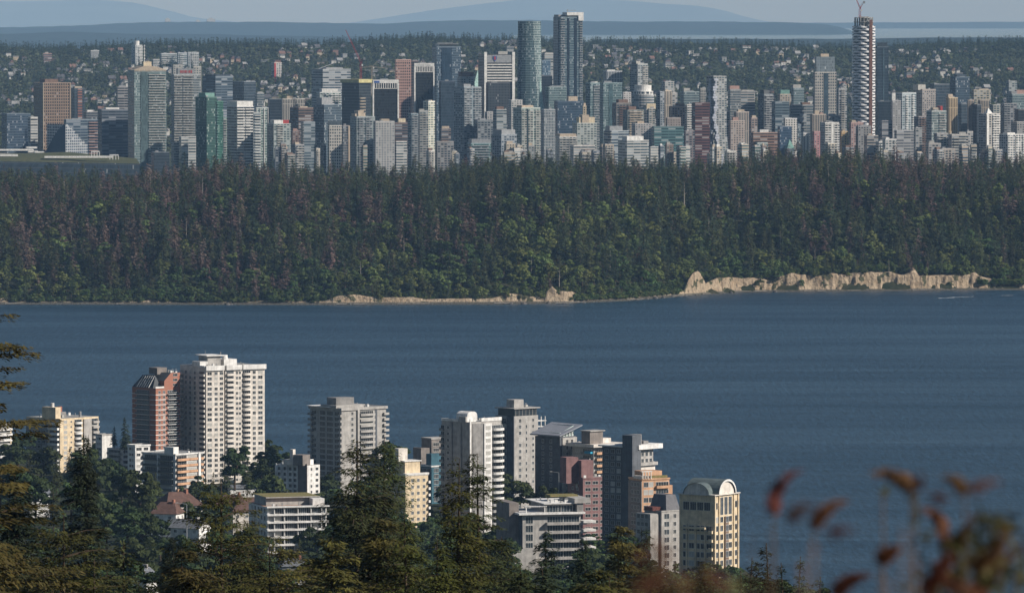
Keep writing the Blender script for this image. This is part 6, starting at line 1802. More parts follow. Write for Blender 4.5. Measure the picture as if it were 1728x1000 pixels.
# N19 orange stepped
b = NB('apartment_block', "orange stepped terrace flats with planted roofs below the charcoal tower", 1062, 1084, 1130, 808, 2740, .50, MW_orange, 3.3)
L, M_, Ht, mp = b.L, b.M, b.Ht, b.mp
b.body(None, Ht - 0); zs = b.floors(.8, 9, zmin=-5)
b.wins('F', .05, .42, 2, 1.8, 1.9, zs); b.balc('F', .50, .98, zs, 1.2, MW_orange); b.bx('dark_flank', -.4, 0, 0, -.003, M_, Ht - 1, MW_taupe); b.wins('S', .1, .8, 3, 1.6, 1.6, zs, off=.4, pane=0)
for k in range(3): b.bx('side_step', L + .003, .3 + k, 0, L + 1.8 + 1.6 * k, M_ * .8, Ht - (24 + 13 * k) * mp if k else Ht - 12 * mp, MW_orange)
b.bx('roof_frame', -.4, .2, Ht + .003, L * .3, M_ * .6, Ht + 5 * mp, MW_cream); b.bx('planter_hedge', L * .35, .4, Ht + .003, L * .95, 1.6, Ht + 1.3, M_greenroof)
for k in range(4): b.bx('pergola_post', L * .1 * k, -.5, Ht + .003, L * .1 * k + .35, -.15, Ht + 12 * mp, MW_cream)
b.bx('pergola_beam', -.5, -.6, Ht + 12 * mp + .003, L * .36, 1, Ht + 13.5 * mp, MW_cream); b.bx('back_step', L * .2, M_ * .35, Ht + .003, L * .9, M_, Ht + 12 * mp, MW_orange); b.done((.4, .3, MW_orange))
# N20 small grey with sloping roof
b = NB('apartment_block', "small light grey flats with slate sloping roof and planted terrace", 1088, 1117, 1149, 862, 2690, .62, MW_lgrey, 3.3)
L, M_, Ht, mp = b.L, b.M, b.Ht, b.mp
b.body(); zs = b.floors(.6, 9, zmin=-5); b.wins('F', .12, .42, 1, 2.2, 2.0, zs, pane=1); b.wins('F', .58, .82, 1, 1.3, 1.6, zs, pane=0); b.wins('S', .15, .85, 2, 1.8, 1.7, zs)
q = MB(); q.face([(L * .25, 0, Ht), (L, 0, Ht), (L, M_ * .3, Ht + 26 * mp), (L * .5, M_ * .3, Ht + 26 * mp)]); q.face([(L, 0, Ht), (L, M_, Ht), (L, M_, Ht + 26 * mp), (L, M_ * .3, Ht + 26 * mp)]); q.face([(L * .5, M_ * .3, Ht + 26 * mp), (L, M_ * .3, Ht + 26 * mp), (L, M_, Ht + 26 * mp), (L * .5, M_, Ht + 26 * mp)]); q.face([(L * .25, 0, Ht), (L * .5, M_ * .3, Ht + 26 * mp), (L * .5, M_, Ht + 26 * mp), (L * .25, M_, Ht)])
q.build('sloping_roof', [plain("slate_roof", (.13, .13, .14), .7)], b.r)
q = MB(); q.box(-2, M_ * .3, Ht, L * .22, M_ * .8, Ht + 1.6); q.build('terrace_hedge', [plain("red_shrubs", (.14, .05, .04), .9, .5, 1.5, streak=False)], b.r); b.bx('grey_wing', -5, M_ * .1, 0, -.003, M_ * .95, Ht - 1, MW_lgrey); b.wins('S', .2, .9, 3, 1.6, 1.7, zs, off=5); b.done((.3, .2, MW_lgrey))
# N21 cream barrel roof tower
b = NB('apartment_tower', "cream tower with a barrel vaulted roof and tall top windows, nearest the open water", 1147, 1206, 1246, 836, 2640, .98, MW_yel, 3.62)
L, M_, Ht, mp = b.L, b.M, b.Ht, b.mp
b.body(); zs = b.floors(8.4, 10, zmin=-8)
for u in (.0, .18, .80, .985): b.bx('pilaster', L * u - .2, -.55, 0, L * u + .55, -.003, Ht - .3, MW_yel)
for u in (.02, .20, .34, .50, .66, .84): pass
b.wins('F', .03, .16, 1, 2.0, 2.1, zs, pane=None); b.wins('F', .24, .38, 1, 1.9, 2.1, zs); b.wins('F', .60, .76, 1, 1.9, 2.1, zs); b.wins('F', .84, .97, 1, 1.7, 2.1, zs)
b.bx('brown_bay', L * .42, -.7, 0, L * .56, -.003, Ht - 9, plain("brown_spandrel", (.24, .17, .13), .6)); b.wins('F', .43, .55, 1, 1.7, 2.2, zs, off=.7, pane=2)
b.wins('F', .22, .76, 3, 2.0, 6.4, [Ht - 4.6], pane=2); b.wins('F', .86, .96, 1, 1.6, 2.4, [Ht - 4.4], pane=0); b.wins('F', .03, .14, 1, 1.7, 2.4, [Ht - 4.4], pane=0)
b.wins('S', .06, .9, 5, 2.0, 2.0, zs[1:]); b.balc('S', .02, .12, zs[1:], 1.3, MW_yel, door=False)
for u in (.24, .5, .76): b.bx('side_pilaster', -.45, M_ * u, 0, -.003, M_ * u + .6, Ht - 12, MW_yel)
b.bx('loggia_roof', -2.0, M_ * .2, Ht - 14, -.003, M_ * .9, Ht - 13.2, MW_yel); b.wins('S', .1, .9, 4, 2.4, 3.0, [Ht - 4.6], pane=0)
n = 14; AR = 5.2
def arch(i): return L * .16 + (L * .66) * (.5 - .5 * math.cos(math.pi * i / n)), Ht + .4 + AR * math.sin(math.pi * i / n)
def arch2(i): return L * .12 + (L * .74) * (.5 - .5 * math.cos(math.pi * i / n)), Ht + .4 + (AR + .8) * math.sin(math.pi * i / n)
q = MB()
for i in range(n):
    a_, c_ = arch2(i), arch2(i + 1)
    q.face([(a_[0], -1, a_[1]), (c_[0], -1, c_[1]), (c_[0], M_ * .9, c_[1]), (a_[0], M_ * .9, a_[1])])
    d_, e_ = arch(i), arch(i + 1)
    q.face([(d_[0], -1, d_[1]), (e_[0], -1, e_[1]), (c_[0], -1, c_[1]), (a_[0], -1, a_[1])], 1)
q.build('barrel_roof', [plain("patina_roof", (.12, .15, .15), .5), MW_white], b.r)
q = MB(); q.face([(arch(i)[0], -.3, arch(i)[1]) for i in range(n + 1)][::-1]); q.build('arched_gable', [MW_cream], b.r)
q = MB()
for i in range(n):
    f = lambda j: (M_ * .12 + M_ * .74 * (.5 - .5 * math.cos(math.pi * j / n)), Ht + .4 + AR * .9 * math.sin(math.pi * j / n))
    a_, c_ = f(i), f(i + 1)
    q.face([(-.9, c_[0], c_[1]), (-.9, a_[0], a_[1]), (L * .5, a_[0], a_[1]), (L * .5, c_[0], c_[1])]); 
q.build('barrel_roof', [plain("patina_roof", (.12, .15, .15), .5)], b.r)
q = MB(); q.face([(-.3, f(i)[0], f(i)[1]) for i in range(n + 1)]); q.build('arched_gable', [MW_cream], b.r)
b.bx('cornice', -.9, -.9, Ht + .003, L + .6, M_ + .4, Ht + .4, MW_cream); b.done()


# ---- houses among the near trees
def house(label, px, py, D, w, d, h, rz, wall, roofm, rh=3.2, hip=False):
    p = at(px, py, D)
    g = gnear(p.x, D)
    r = empty('house', (p.x, D, p.z - h - rh), rz, label, 'house')
    q = MB(); q.box(-w / 2, -d / 2, -6, w / 2, d / 2, h)
    if not hip:
        for sx in (-1, 1): q.face([(sx * w / 2, -d / 2, h), (sx * w / 2, d / 2, h), (sx * w / 2, 0, h + rh * .93)][::sx])
    q.build('walls', [wall], r)
    e = .7; i_ = w * .28 if hip else 0
    q = MB(); A = [(-w / 2 - e, -d / 2 - e, h - .25), (w / 2 + e, -d / 2 - e, h - .25), (w / 2 + e, d / 2 + e, h - .25), (-w / 2 - e, d / 2 + e, h - .25)]
    r1, r2 = (-w / 2 - e + i_, 0, h + rh), (w / 2 + e - i_, 0, h + rh)
    q.face([A[0], A[1], r2, r1]); q.face([A[2], A[3], r1, r2])
    if hip: q.face([A[3], A[0], r1]); q.face([A[1], A[2], r2])
    q.face([(x, y, z - .02) for x, y, z in A[::-1]]) if hip else None
    q.build('roof', [roofm], r)
    for k in range(max(1, int(w / 4))):
        o = obj('window', win_mesh(1.4, 1.2, [0, 2, 3][k % 3], M_white), r); o.location = (-w / 2 + (k + .5) * w / max(1, int(w / 4)), -d / 2 - .003, h * .55)
    for k in range(2):
        o = obj('window', win_mesh(1.2, 1.2, 0, M_white), r); o.location = (w / 2 + .003, -d / 4 + k * d / 2, h * .55); o.rotation_euler = (0, 0, math.pi / 2)
    q = MB(); q.box(w * .2, -d * .1, h + rh * .4, w * .2 + .9, d * .1, h + rh + 1.0); q.build('chimney', [M_brick if hip else MW_lgrey], r)
    return r


M_brr = plain("brown_shingle", (.13, .075, .060), .9, .3, .6)
M_gyr = plain("grey_shingle", (.17, .18, .20), .9, .2, .6)
house("broad house under steep brown hip roofs below the orange banded flats", 300, 829, 2780, 17, 14, 5, .5, MW_cream, M_brr, 5.5, True)
house("second brown roofed house lower left of the broad one", 283, 846, 2700, 11, 10, 4, -.3, MW_white, M_brr, 4.5, True)
house("dark brown hip roofed house left of the white terrace block", 425, 838, 2960, 22, 15, 5, .3, MW_cream, M_brr, 6, True)
house("brown roofed house behind the tall centre left conifer", 392, 834, 2990, 14, 11, 5, -.2, MW_white, M_brr, 4.5, True)
house("white walled house below the big round tree", 408, 817, 3160, 13, 9, 8, .2, MW_white, M_gyr, 1.2)
house("grey roofed low house in the middle of the trees", 322, 875, 2500, 13, 9, 3.5, -.5, MW_white, M_gyr, 3)
house("slate roofed white gabled house low among the left trees", 240, 957, 2140, 8, 8, 3, 1.1, MW_white, M_gyr, 3)
house("small white gabled house at the foot of the white terraces", 506, 966, 2200, 5, 6, 3.5, -1.35, MW_white, M_gyr, 2)
house("long low grey roofed house behind the small gabled one", 495, 941, 2420, 10, 10, 3.5, .2, MW_grey, M_gyr, 2.4, True)
house("pale roofed house at the left between dark trees", 62, 822, 2700, 9, 8, 4, .4, MW_white, M_gyr, 2.4)


# ---- street lamps
def lamp(label, px, ytop, D, h):
    p = at(px, ytop, D)
    r = empty('street_lamp', (p.x, D, p.z - h), 0, label, 'lamp')
    q = MB(); q.tube((0, 0, -4), (0, 0, h), .22, .13, 8); q.build('pole', [M_steel], r)
    q = MB(); q.tube((0, 0, h), (-3.2, 0, h + .5), .10, .08, 6); q.build('arm', [M_steel], r)
    q = MB(); q.box(-4.0, -.3, h + .38, -3.0, .3, h + .62); q.build('lamp_head', [MW_lgrey], r)


lamp("slim street lamp rising behind the modern terrace block", 943, 797, 2900, 12)
lamp("pale street lamp between the trees at lower left", 315, 850, 2300, 9)


# ---- parked cars glimpsed on the street
def car_meshes(col):
    q = MB()
    prof = [(-2.2, .35), (-2.25, .85), (-1.5, .98), (-1.0, 1.42), (.6, 1.45), (1.35, .98), (2.15, .82), (2.2, .35)]
    w = .88
    q.face([(x, -w, z) for x, z in prof][::-1]); q.face([(x, w, z) for x, z in prof])
    for a, c in zip(prof, prof[1:] + prof[:1]): q.face([(a[0], -w, a[1]), (a[0], w, a[1]), (c[0], w, c[1]), (c[0], -w, c[1])][::-1])
    body = q.mesh('body', [col])
    q = MB(); q.face([(-1.35, -w - .01, 1.0), (-.95, -w - .01, 1.36), (.55, -w - .01, 1.38), (1.15, -w - .01, 1.0)]); q.face([(-1.35, w + .01, 1.0), (-.95, w + .01, 1.36), (.55, w + .01, 1.38), (1.15, w + .01, 1.0)][::-1]); q.face([(.66, -w * .9, 1.44), (.66, w * .9, 1.44), (1.36, w * .9, 1.0), (1.36, -w * .9, 1.0)][::-1])
    gl = q.mesh('glazing', [PANE[0]])
    q = MB(); q.tube((0, -.12, 0), (0, .12, 0), .33, .33, 12); wh = q.mesh('wheel', [plain("tyre_rubber", (.03, .03, .03), .8)])
    return body, gl, wh


cols = [("white", (.75, .75, .75)), ("silver", (.45, .46, .48)), ("black", (.03, .03, .035)), ("dark red", (.22, .03, .03))]
cm = [(n_, car_meshes(plain(n_.replace(' ', '_') + "_car_paint", c_, .3, .05, 1, .5, streak=False))) for n_, c_ in cols]
for k, (px, py, D) in enumerate(((706, 902, 2700), (716, 903, 2705), (728, 904, 2710), (712, 912, 2660), (724, 914, 2665), (737, 910, 2670))):
    n_, (bo, gl, wh) = cm[k % 4]
    p = at(px, py, D)
    pos_ = ["leftmost of the back row", "mid back row", "right end of the back row", "leftmost of the front row", "middle of the front row", "right end of the front row"][k]
    r = empty('parked_car', (p.x, D, gnear(p.x, D) + .05), .5, f"{n_} parked car, {pos_}, seen between the conifers", 'car', 'cars parked between the conifers')
    obj('body', bo, r); obj('glazing', gl, r)
    for x, y in ((-1.35, -.8), (1.35, -.8), (-1.35, .8), (1.35, .8)): o = obj('wheel', wh, r); o.location = (x, y, .33)
# ---------------------------------------------------------------- trees on the near slope
def tree(label, species, px, ytop, D, h, r, seed, nb=120, npb=60, ls=.55, mat=None, droop=.3, shape=.75, lobes=22, nl=260, group=None, bare=.08, wide=1.0, name=None, g=None, gap=.0):
    p = at(px, ytop, D)
    if species == 'con':
        V, Fc, br = conifer(seed, h, r, nb, npb, ls, droop, bare, gap, shape, .42, tp=.8 if D < 1000 else 1.15, hangf=.05 if D < 1000 else 0)
        tq = trunk_mb(h, h * .012, br, .012, seed=seed)
        nm = name or 'conifer_tree'
    else:
        V, Fc, cen = decid(seed, h, r, lobes, nl, ls, .12); tq = decid_trunk(h, r, cen); nm = name or 'leafy_tree'
    e_ = empty(nm, (p.x, D, p.z - h), seed * 1.7, label, 'tree', group)
    obj('crown', np_mesh(nm + "_crown", V, Fc, [mat or MN_con]), e_)
    tq.build('trunk', [M_bark], e_)
    return e_


def copy_tree(src, px, ytop, D, sc, rz, label, group=None, sw=1.0):
    p = at(px, ytop, D)
    e_ = src.copy(); C.objects.link(e_)
    e_.scale = (sc * sw, sc * sw, sc); e_.rotation_euler = (0, 0, rz)
    hh = TH[src.name] * sc
    e_.location = (p.x, D, p.z - hh)
    e_['label'] = label
    if group: e_['group'] = group
    elif 'group' in e_: del e_['group']
    for ch in [o for o in src.children if o.name in C.objects]:
        c_ = ch.copy(); C.objects.link(c_); c_.parent = e_
    return e_


TH = {}
def T(*a, **k):
    e_ = tree(*a, **k); TH[e_.name] = a[5]; return e_


# the big foreground conifers
t1 = T("tall dark green conifer with twin ragged tops at picture centre, its left top", 'con', 600, 742, 640, 50, 14, 1, nb=356, npb=380, ls=0.438, mat=MN_con, droop=.34, shape=.66)
t2 = T("slimmer dark conifer joined to the centre one, its right top", 'con', 655, 738, 655, 52, 13, 2, nb=340, npb=340, ls=0.412, mat=MN_con, droop=.36, shape=.72)
t3 = T("sunlit yellow green spire conifer before the blank grey tower", 'con', 766, 772, 430, 36, 7.5, 3, nb=294, npb=380, ls=0.268, mat=MN_yel, droop=.4, shape=.8)
t4 = T("dark conifer with drooping arms right of the yellow green spire", 'con', 801, 764, 450, 40, 6.5, 4, nb=263, npb=359, ls=0.257, mat=MN_con, droop=.3, shape=.6, gap=.1)
t5 = T("open olive brown conifer with visible pale trunk at lower left", 'con', 363, 806, 430, 34, 9.0, 5, nb=232, npb=380, ls=0.268, mat=MN_oliv, droop=.22, shape=.5, gap=.2)
t6 = T("blue green conifer with a pointed top above the left trees", 'con', 144, 733, 720, 46, 9, 6, nb=309, npb=340, ls=0.438, mat=MN_blue, droop=.35, shape=.8)
t7 = T("ragged conifer at the left edge reaching long branches over the water", 'con', -38, 520, 330, 46, 7.4, 7, nb=150, npb=489, ls=0.312, mat=MN_oliv, droop=.2, shape=.35, gap=.2)
t8 = T("dark pyramid conifer in front of the modern terrace block", 'con', 925, 893, 620, 40, 8.5, 8, nb=278, npb=340, ls=0.387, mat=MN_blue, droop=.42, shape=.75)
t9 = T("brown green bushy conifer in front of the rose flats", 'con', 1046, 884, 560, 36, 7.5, 9, nb=263, npb=340, ls=0.361, mat=MN_oliv, droop=.3, shape=.55)
t10 = T("small sharp dark spruce standing against the water right of the cream tower", 'con', 1351, 938, 420, 20, 4.6, 10, nb=170, npb=240, ls=0.207, mat=MN_blue, droop=.3, shape=.85)
cp_ = copy_tree
cp_(t1, 205, 912, 430, .8, 2.2, "olive edged dark conifer at the lower left below the leafy trees")
cp_(t6, 30, 786, 560, .95, 1.1, "broad dark conifer mass at the lower left corner", sw=1.2)
cp_(t5, 92, 868, 400, 1.0, 2.0, "olive conifer in front of the lower left corner mass", sw=1.1)
cp_(t5, 470, 905, 420, .9, 4.0, "olive conifer left of the centre pair, lower", sw=1.1)
cp_(t3, 690, 862, 400, .9, 2.9, "yellow green conifer between the centre pair and the spire", sw=1.2)
cp_(t9, 560, 905, 430, .9, .8, "brown green conifer at the foot of the centre pair, left", sw=1.2)
cp_(t9, 640, 872, 440, .95, 2.8, "brown green conifer at the foot of the centre pair, right", sw=1.2)
cp_(t4, 1187, 946, 480, .7, 1.0, "dark conifer in front of the cream barrel roofed tower", sw=1.1)
cp_(t10, 1290, 915, 430, 1.1, 2.0, "thin spruce with bare upright tips beside the cream tower", sw=1.25)
cp_(t10, 1318, 948, 425, .9, 1.2, "small spruce between the bare tipped one and the sharp dark one", sw=1.2)
cp_(t10, 1272, 940, 450, 1.1, 5.2, "spruce touching the right side of the cream tower foot", sw=1.2)
cp_(t10, 1382, 972, 415, .8, 3.7, "lowest spruce tip, right end of the spruce group", sw=1.3)
cp_(t10, 1253, 962, 440, 1.0, .4, "small spruce at the foot of the cream tower, right side", sw=1.3)
cp_(t8, 1090, 890, 600, .95, 1.9, "dark conifer right of the brown green bushy one")
cp_(t6, 985, 906, 660, .9, 4.4, "blue green conifer between the dark pyramid and the bushy one")
cp_(t2, 850, 905, 560, .8, 3.1, "dark conifer left of the pyramid one, low", sw=1.1)
cp_(t3, 745, 905, 380, .8, 1.3, "yellow green conifer low in front of the spire", sw=1.3)
cp_(t4, 880, 952, 420, .8, 2.3, "dark conifer low left of the pyramid conifer", sw=1.4)
cp_(t9, 1010, 958, 400, .8, 4.1, "brown green conifer low below the bushy one", sw=1.3)
cp_(t8, 1120, 952, 470, .8, .9, "dark conifer low left of the rust shrub", sw=1.2)
cp_(t9, 310, 925, 400, .85, 3.3, "brown green conifer below the pale trunked one", sw=1.2)
cp_(t1, 420, 880, 640, .7, 5.0, "dark conifer behind the pale trunked one, right")
cp_(t6, 290, 905, 700, .75, 3.0, "blue green conifer behind the pale trunked one, left")
cp_(t2, 15, 905, 420, .8, 4.6, "dark conifer in the lower left corner, front", sw=1.3)
cp_(t3, 150, 940, 380, .7, 5.5, "green conifer low between the lower left pair", sw=1.3)
# filler row hiding the slope at the bottom edge
fr = random.Random(8)
k = 0
for px in range(-10, 1235, 52):
    s_ = [t1, t9, t5, t8, t6, t2, t3][k % 7]
    D = fr.uniform(420, 620)
    cp_(s_, px + fr.uniform(-12, 12), fr.uniform(955, 985), D, fr.uniform(.7, .9), fr.uniform(0, 6), "treetop lining the bottom edge of the picture", 'treetops along the bottom edge', 1.35)
    k += 1

# middle distance: trees between the shore buildings
md = [T("dense round green tree in front of the tall white tower", 'dec', 396, 752, 3080, 19, 8.5, 31, lobes=20, nl=110, ls=1.3, mat=MN_dec),
      T("tall dark cone shaped tree left of the brick tower", 'con', 210, 703, 3330, 17, 3.6, 32, nb=90, npb=16, ls=1.1, mat=MN_blue, droop=.5, shape=.7),
      T("brownish green round tree above the left houses", 'dec', 236, 793, 2500, 19, 8, 33, lobes=20, nl=130, ls=1.1, mat=MN_dec),
      T("dark narrow conifer among the left shore trees", 'con', 150, 770, 2600, 20, 4.0, 34, nb=90, npb=18, ls=1.0, mat=MN_con, droop=.4, shape=.7),
      T("yellow green leafy tree among the shore trees", 'dec', 330, 802, 3000, 11, 5, 35, lobes=14, nl=90, ls=1.1, mat=MN_dec)]
cp_(md[1], 193, 718, 3340, .62, 1, "small dark cone shaped tree beside the tall cone shaped one")
G_ = 'trees between the near shore buildings'
spots = []
rr = random.Random(21)
def add(px, py, D, kd, sc=None, sw=1.0): spots.append((px, py, D, kd, sc or rr.uniform(.75, 1.1), sw))
for px, py, D, kd in ((20, 745, 3150, 0), (48, 760, 3050, 3), (70, 752, 3080, 0), (95, 760, 3000, 3), (118, 752, 3060, 3), (140, 758, 3020, 0), (165, 768, 2980, 0), (185, 772, 3000, 2), (205, 790, 2860, 0), (225, 800, 2850, 3),
                      (262, 795, 3080, 3), (250, 812, 2800, 0), (345, 815, 2900, 2), (360, 795, 3050, 3), (378, 765, 3120, 3), (418, 770, 3110, 3), (440, 775, 3120, 0), (452, 758, 3260, 0), (470, 762, 3300, 0), (448, 800, 3060, 0), (330, 845, 2750, 0), (350, 860, 2650, 3),
                      (375, 850, 2800, 0), (270, 870, 2550, 0), (240, 855, 2500, 2), (215, 850, 2450, 0), (180, 830, 2500, 2), (150, 830, 2450, 0), (120, 810, 2500, 0), (90, 800, 2550, 3), (60, 800, 2500, 0), (30, 790, 2500, 2), (0, 780, 2500, 0),
                      (300, 900, 2300, 0), (270, 920, 2250, 3), (235, 905, 2200, 0), (340, 905, 2300, 3), (370, 890, 2400, 0), (400, 870, 2600, 3), (430, 860, 2700, 3), (425, 890, 2450, 0), (445, 920, 2300, 3), (330, 935, 2150, 2), (290, 945, 2100, 0),
                      (200, 940, 2050, 0), (380, 935, 2150, 0), (420, 940, 2100, 0), (460, 960, 2050, 2), (505, 905, 2500, 3), (528, 890, 2650, 0), (480, 985, 1950, 0), (535, 950, 2150, 0), (560, 880, 2700, 0), (590, 860, 2800, 0),
                      (640, 830, 3000, 0), (665, 745, 3250, 0), (675, 752, 3260, 3), (668, 860, 2850, 0), (700, 880, 2750, 0), (725, 872, 2900, 4), (735, 890, 2720, 4), (742, 862, 2950, 0), (860, 800, 3000, 0), (855, 880, 2780, 0), (848, 905, 2650, 0), (850, 850, 2850, 3), (690, 930, 2450, 0), (740, 940, 2400, 0),
                      (945, 955, 2450, 0), (990, 915, 2560, 3), (1010, 925, 2500, 0), (1035, 915, 2560, 3), (1070, 905, 2600, 0), (1140, 945, 2450, 3), (1160, 965, 2350, 0), (910, 820, 3000, 0), (925, 818, 2990, 0), (960, 830, 2900, 4), (1125, 960, 2300, 0), (1090, 940, 2450, 0), (1190, 985, 2250, 3),
                      (515, 800, 3200, 3), (548, 795, 3180, 0), (500, 845, 3040, 0), (470, 848, 3040, 3), (620, 800, 3150, 0), (655, 790, 3150, 3), (300, 800, 3200, 3), (455, 742, 3420, 0), (175, 742, 3420, 0), (30, 728, 3420, 0)):
    add(px, py, D, kd)
LB = {0: "leafy green shore tree squeezed between the near buildings", 1: "dark cone tree between the near buildings", 2: "brownish green round tree between the near buildings", 3: "dark slim conifer standing between the near buildings", 4: "yellow green tree between the near buildings"}
for (px, py, D, kd, sc, sw) in spots:
    e_ = cp_(md[kd], px, py, D, sc, rr.uniform(0, 6), LB[kd], G_, sw * rr.uniform(.9, 1.25))


# shrubs on the open slope at the right
for k in range(26):
    px = 1180 + k * 8 + rr.uniform(-6, 6)
    cp_(md[rr.choice([0, 2])], px, rr.uniform(975, 992) if px < 1330 else rr.uniform(990, 1000), rr.uniform(900, 1600), rr.uniform(.35, .55), rr.uniform(0, 6), 'low leafy bush on the slope near the bottom edge beside the spruces', 'low bushes on the open slope', 1.2)
# ground cover: low garden trees that close the gaps on the flat (nobody could count them)
gp = []
for k in range(1500):
    Y = rr.uniform(1500, 3350); X = rr.uniform(-1, 1) * (Y * .083 + 10)
    if shoreN(X) - Y < 25 or 864 + X / Y * F > 1245: continue
    if gnear(X, Y) + 9 > H - .0903 * Y + 26: pass
    gp.append((X, Y, gnear(X, Y) - .6, rr.randrange(4), rr.uniform(.35, .62), rr.uniform(1.0, 1.5), rr.uniform(0, 6.28), 0))
scatter_mass("undergrowth", "gardens and low trees covering the flat near shore", gp, [md[0].children[0].data, md[2].children[0].data, PV[9][1], PV[10][1]])


# ---------------------------------------------------------------- blurred plants close to the camera
M_spk = leaf_mat("dry_flower_spike", [(.20, .080, .038), (.25, .105, .050), (.11, .052, .032)], trans=.2, scale=30, inst=.1)
M_spk2 = leaf_mat("faded_flower_spike", [(.20, .08, .065), (.24, .11, .09), (.16, .06, .05)], trans=.2, scale=30, inst=.1)
M_blf = leaf_mat("bush_leaf", [(.050, .075, .022), (.085, .090, .025), (.14, .075, .03)], trans=.3, scale=8, inst=.1)
M_stem = plain("stem", (.16, .10, .06), .9, .2, 8, .1, streak=False)


def bez(P, n):
    P = [Vector(p) for p in P]; out = []
    for i in range(n + 1):
        t = i / n; Q = P[:]
        while len(Q) > 1: Q = [a.lerp(b, t) for a, b in zip(Q[:-1], Q[1:])]
        out.append(Q[0])
    return out


def spike(parent, loc, pts, D, rad, mat, seed):
    """one dried arching flower spike: a curved rod crowded with small florets"""
    rng = np.random.default_rng(seed)
    W_ = bez([at(x, y, D + dd) - loc for x, y, dd in pts], 14); rad = rad * 1.6
    P, Dv, Uv, l, w = [], [], [], [], []
    for i in range(14):
        a, b = W_[i], W_[i + 1]; t = i / 14
        R = rad * (.55 + .6 * math.sin(math.pi * min(1, .25 + t * .8))) * (1 - .45 * t)
        ax = (b - a).normalized(); s1 = ax.orthogonal().normalized(); s2 = ax.cross(s1)
        for k in range(44):
            an = rng.uniform(0, 6.28); rr_ = R * rng.uniform(.35, 1.1)
            o_ = s1 * math.cos(an) + s2 * math.sin(an)
            P.append(a.lerp(b, rng.uniform()) + o_ * rr_); Dv.append(o_ + ax * .6); Uv.append(rng.normal(size=3)); l.append(R * .9); w.append(R * .55)
    V, Fc = quads(np.array([tuple(p) for p in P]), unit(np.array([tuple(d) for d in Dv])), unit(np.array(Uv)), np.array(l), np.array(w))
    obj('flower_spike', np_mesh("flower_spike", V, Fc, [mat]), parent)
    return W_[0]


def leaves_clump(parent, loc, px, py, D, rpx, n, mat, seed, ll=.05, name='foliage'):
    rng = np.random.default_rng(seed); mp = D / F
    c = np.array(at(px, py, D) - loc)
    P = c + rng.normal(0, 1, (n, 3)) * rpx * mp * np.array([.5, .8, .5])
    V, Fc = quads(P, unit(rng.normal(size=(n, 3)) + [0, 0, -.3]), unit(rng.normal(size=(n, 3))), rng.uniform(.7, 1.3, n) * ll, rng.uniform(.7, 1.3, n) * ll * .35)
    obj(name, np_mesh(name, V, Fc, [mat]), parent)
    return Vector(c)


def stem(parent, a, b, base, r=.0024):
    q = MB(); pts = bez([a, a.lerp(base, .3) + Vector((0, 0, -.12)), base], 8)
    for p, s_ in zip(pts[:-1], pts[1:]): q.tube(p, s_, r, r * 1.2, 5)
    q.build('stem', [M_stem], parent)


D0 = 20.
root = at(1620, 1000, D0); root.z = gnear(root.x, D0)
bush = empty('butterfly_bush', root, 0, "out of focus bush with arching rust brown dried flower spikes at the lower right", 'bush')
base = Vector((0, 0, .1))
SPK = [([(1306, 862, 0), (1300, 812, .2), (1352, 792, 0)], 20, .0125, 1), ([(1372, 890, 0), (1388, 850, 0), (1432, 845, .1)], 18, .011, 1), ([(1334, 880, 0), (1340, 852, 0), (1380, 853, 0)], 14, .007, 2),
       ([(1538, 826, 0), (1512, 792, .2), (1470, 799, 0)], 20, .0135, 0), ([(1548, 828, 0), (1546, 806, 0), (1556, 800, 0)], 14, .006, 2), ([(1628, 832, 0), (1618, 806, 0), (1590, 806, .1)], 17, .010, 1), ([(1640, 830, 0), (1655, 812, 0), (1690, 812, .1)], 14, .006, 2),
       ([(1594, 912, 0), (1590, 862, .2), (1555, 858, 0)], 20, .0125, 0), ([(1592, 925, 0), (1630, 912, .1), (1642, 866, 0)], 20, .013, 0), ([(1484, 948, 0), (1500, 926, 0), (1520, 926, 0)], 19, .013, 0),
       ([(1408, 1002, 0), (1432, 972, 0), (1470, 970, 0)], 20, .013, 1), ([(1660, 985, 0), (1660, 955, 0), (1735, 922, .1)], 20, .015, 0), ([(1640, 1010, 0), (1655, 980, 0), (1690, 985, 0)], 19, .013, 0), ([(1560, 1000, -1), (1590, 950, -1), (1612, 935, -1)], 19, .014, 0), ([(1640, 960, -1), (1690, 930, -1), (1700, 890, -1)], 19, .013, 0), ([(1665, 1010, -1), (1600, 985, -1), (1570, 968, -1)], 19, .014, 1), ([(1398, 900, 0), (1415, 895, 0), (1440, 893, 0)], 14, .006, 2), ([(1572, 840, 0), (1590, 838, 0), (1600, 842, 0)], 15, .006, 2)]
for i, (pt, D, rad, mi) in enumerate(SPK):
    a = spike(bush, root, pt, D, rad, (M_spk, M_spk, M_spk2)[mi], 40 + i)
    if D > 16: stem(bush, a, None, base)
for i, (px, py, D, rp, n) in enumerate(((1665, 905, 20, 30, 130), (1690, 880, 20, 24, 80), (1650, 950, 19, 36, 190), (1610, 960, 20, 34, 150), (1705, 905, 20, 24, 70), (1545, 872, 20, 12, 22), (1562, 905, 20, 12, 22), (1545, 835, 20, 9, 12), (1680, 1000, 19, 44, 190), (1590, 1000, 20, 40, 150), (1660, 870, 20, 12, 24), (1490, 832, 20, 9, 10), (1625, 925, 20, 22, 60), (1715, 960, 19, 26, 90), (1555, 985, 20, 24, 50))):
    c = leaves_clump(bush, root, px, py, D, rp * 1.15, int(n * .42), M_blf, 70 + i)
    if i % 2: stem(bush, c, None, base, .003)
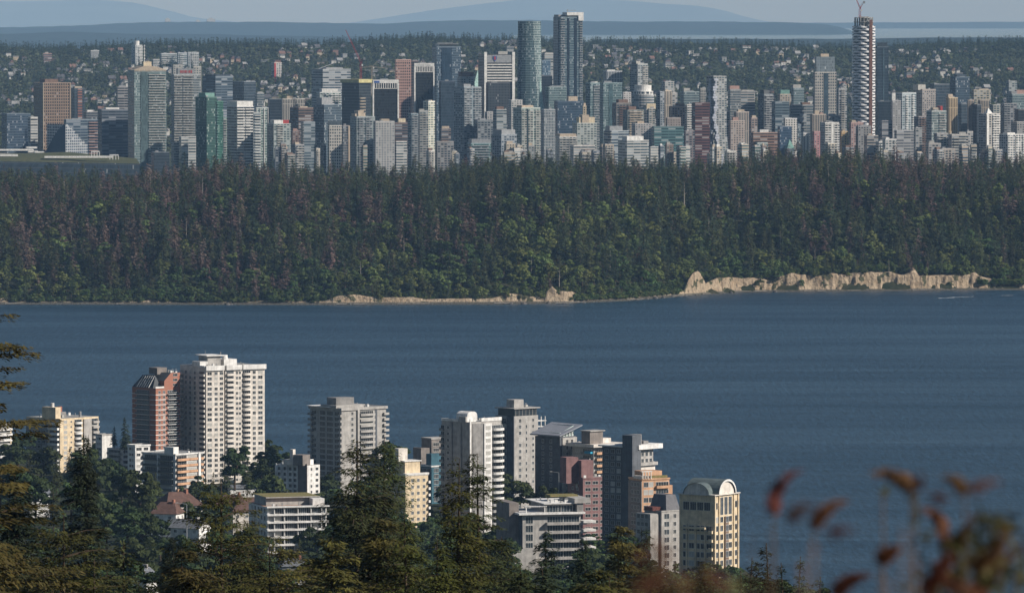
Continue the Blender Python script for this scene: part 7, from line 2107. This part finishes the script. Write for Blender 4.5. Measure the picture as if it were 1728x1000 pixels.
# rust coloured shrub, nearer and more blurred
r2 = at(1140, 1060, 12.5); r2.z = gnear(r2.x, 12.5)
sh = empty('rust_shrub', r2, 0, "strongly blurred rust orange shrub tips at the bottom right of centre", 'shrub')
for i, (px, py, rp, n) in enumerate(((1112, 925, 20, 60), (1120, 955, 24, 90), (1095, 985, 30, 120), (1150, 990, 26, 80), (1195, 962, 18, 40), (1080, 945, 14, 24), (1210, 985, 18, 30))):
    leaves_clump(sh, r2, px, py, 12.5, rp, n, M_spk, 90 + i, .018, 'seed_head')
    stem(sh, at(px, py, 12.5) - r2, None, Vector((0, 0, .05)), .0015)
# pale grass stalks
r3 = at(1245, 1060, 15); r3.z = gnear(r3.x, 15)
M_straw = leaf_mat("straw", [(.26, .22, .10), (.32, .27, .13), (.22, .17, .08)], trans=.3, scale=10, inst=.1)
gt = empty('grass_tuft', r3, 0, "blurred pale dry grass tuft below the cream tower", 'grass')
leaves_clump(gt, r3, 1240, 992, 15, 18, 40, M_straw, 120, .02, 'seed_head')
gs = random.Random(4)
for k in range(12):
    a = at(1240 + gs.uniform(-40, 70), 1000 - gs.uniform(10, 130), 15) - r3
    stem(gt, a, None, Vector((gs.uniform(-.03, .03), 0, 0)), .0008)
for k, (px, py) in enumerate(((1525, 905), (1545, 960), (1498, 985), (1360, 930), (1340, 960))):
    r4 = at(px, 1070, 13); r4.z = gnear(r4.x, 13)
    e_ = empty('grass_stalk', r4, 0, ["faint blurred upright stalk left of the bush centre", "faint blurred stalk just right of the tallest faint one", "faint pinkish blurred stalk above the bottom edge", "faint pink blurred stalk over the water right of the spruce", "faint leaning stalk beside the small spruce"][k], 'grass')
    a = at(px + (12 if k > 2 else 0), py - 15, 13) - r4
    q = MB(); q.tube(a, (0, 0, -.1), .0022, .0035, 5); q.build('stem', [plain("pink_stalk", (.34, .24, .20), .9, .2, 8, streak=False)], e_)
    leaves_clump(e_, r4, px + (12 if k > 2 else 0), py, 13, 7, 10, M_spk2, 130 + k, .012, 'seed_head')
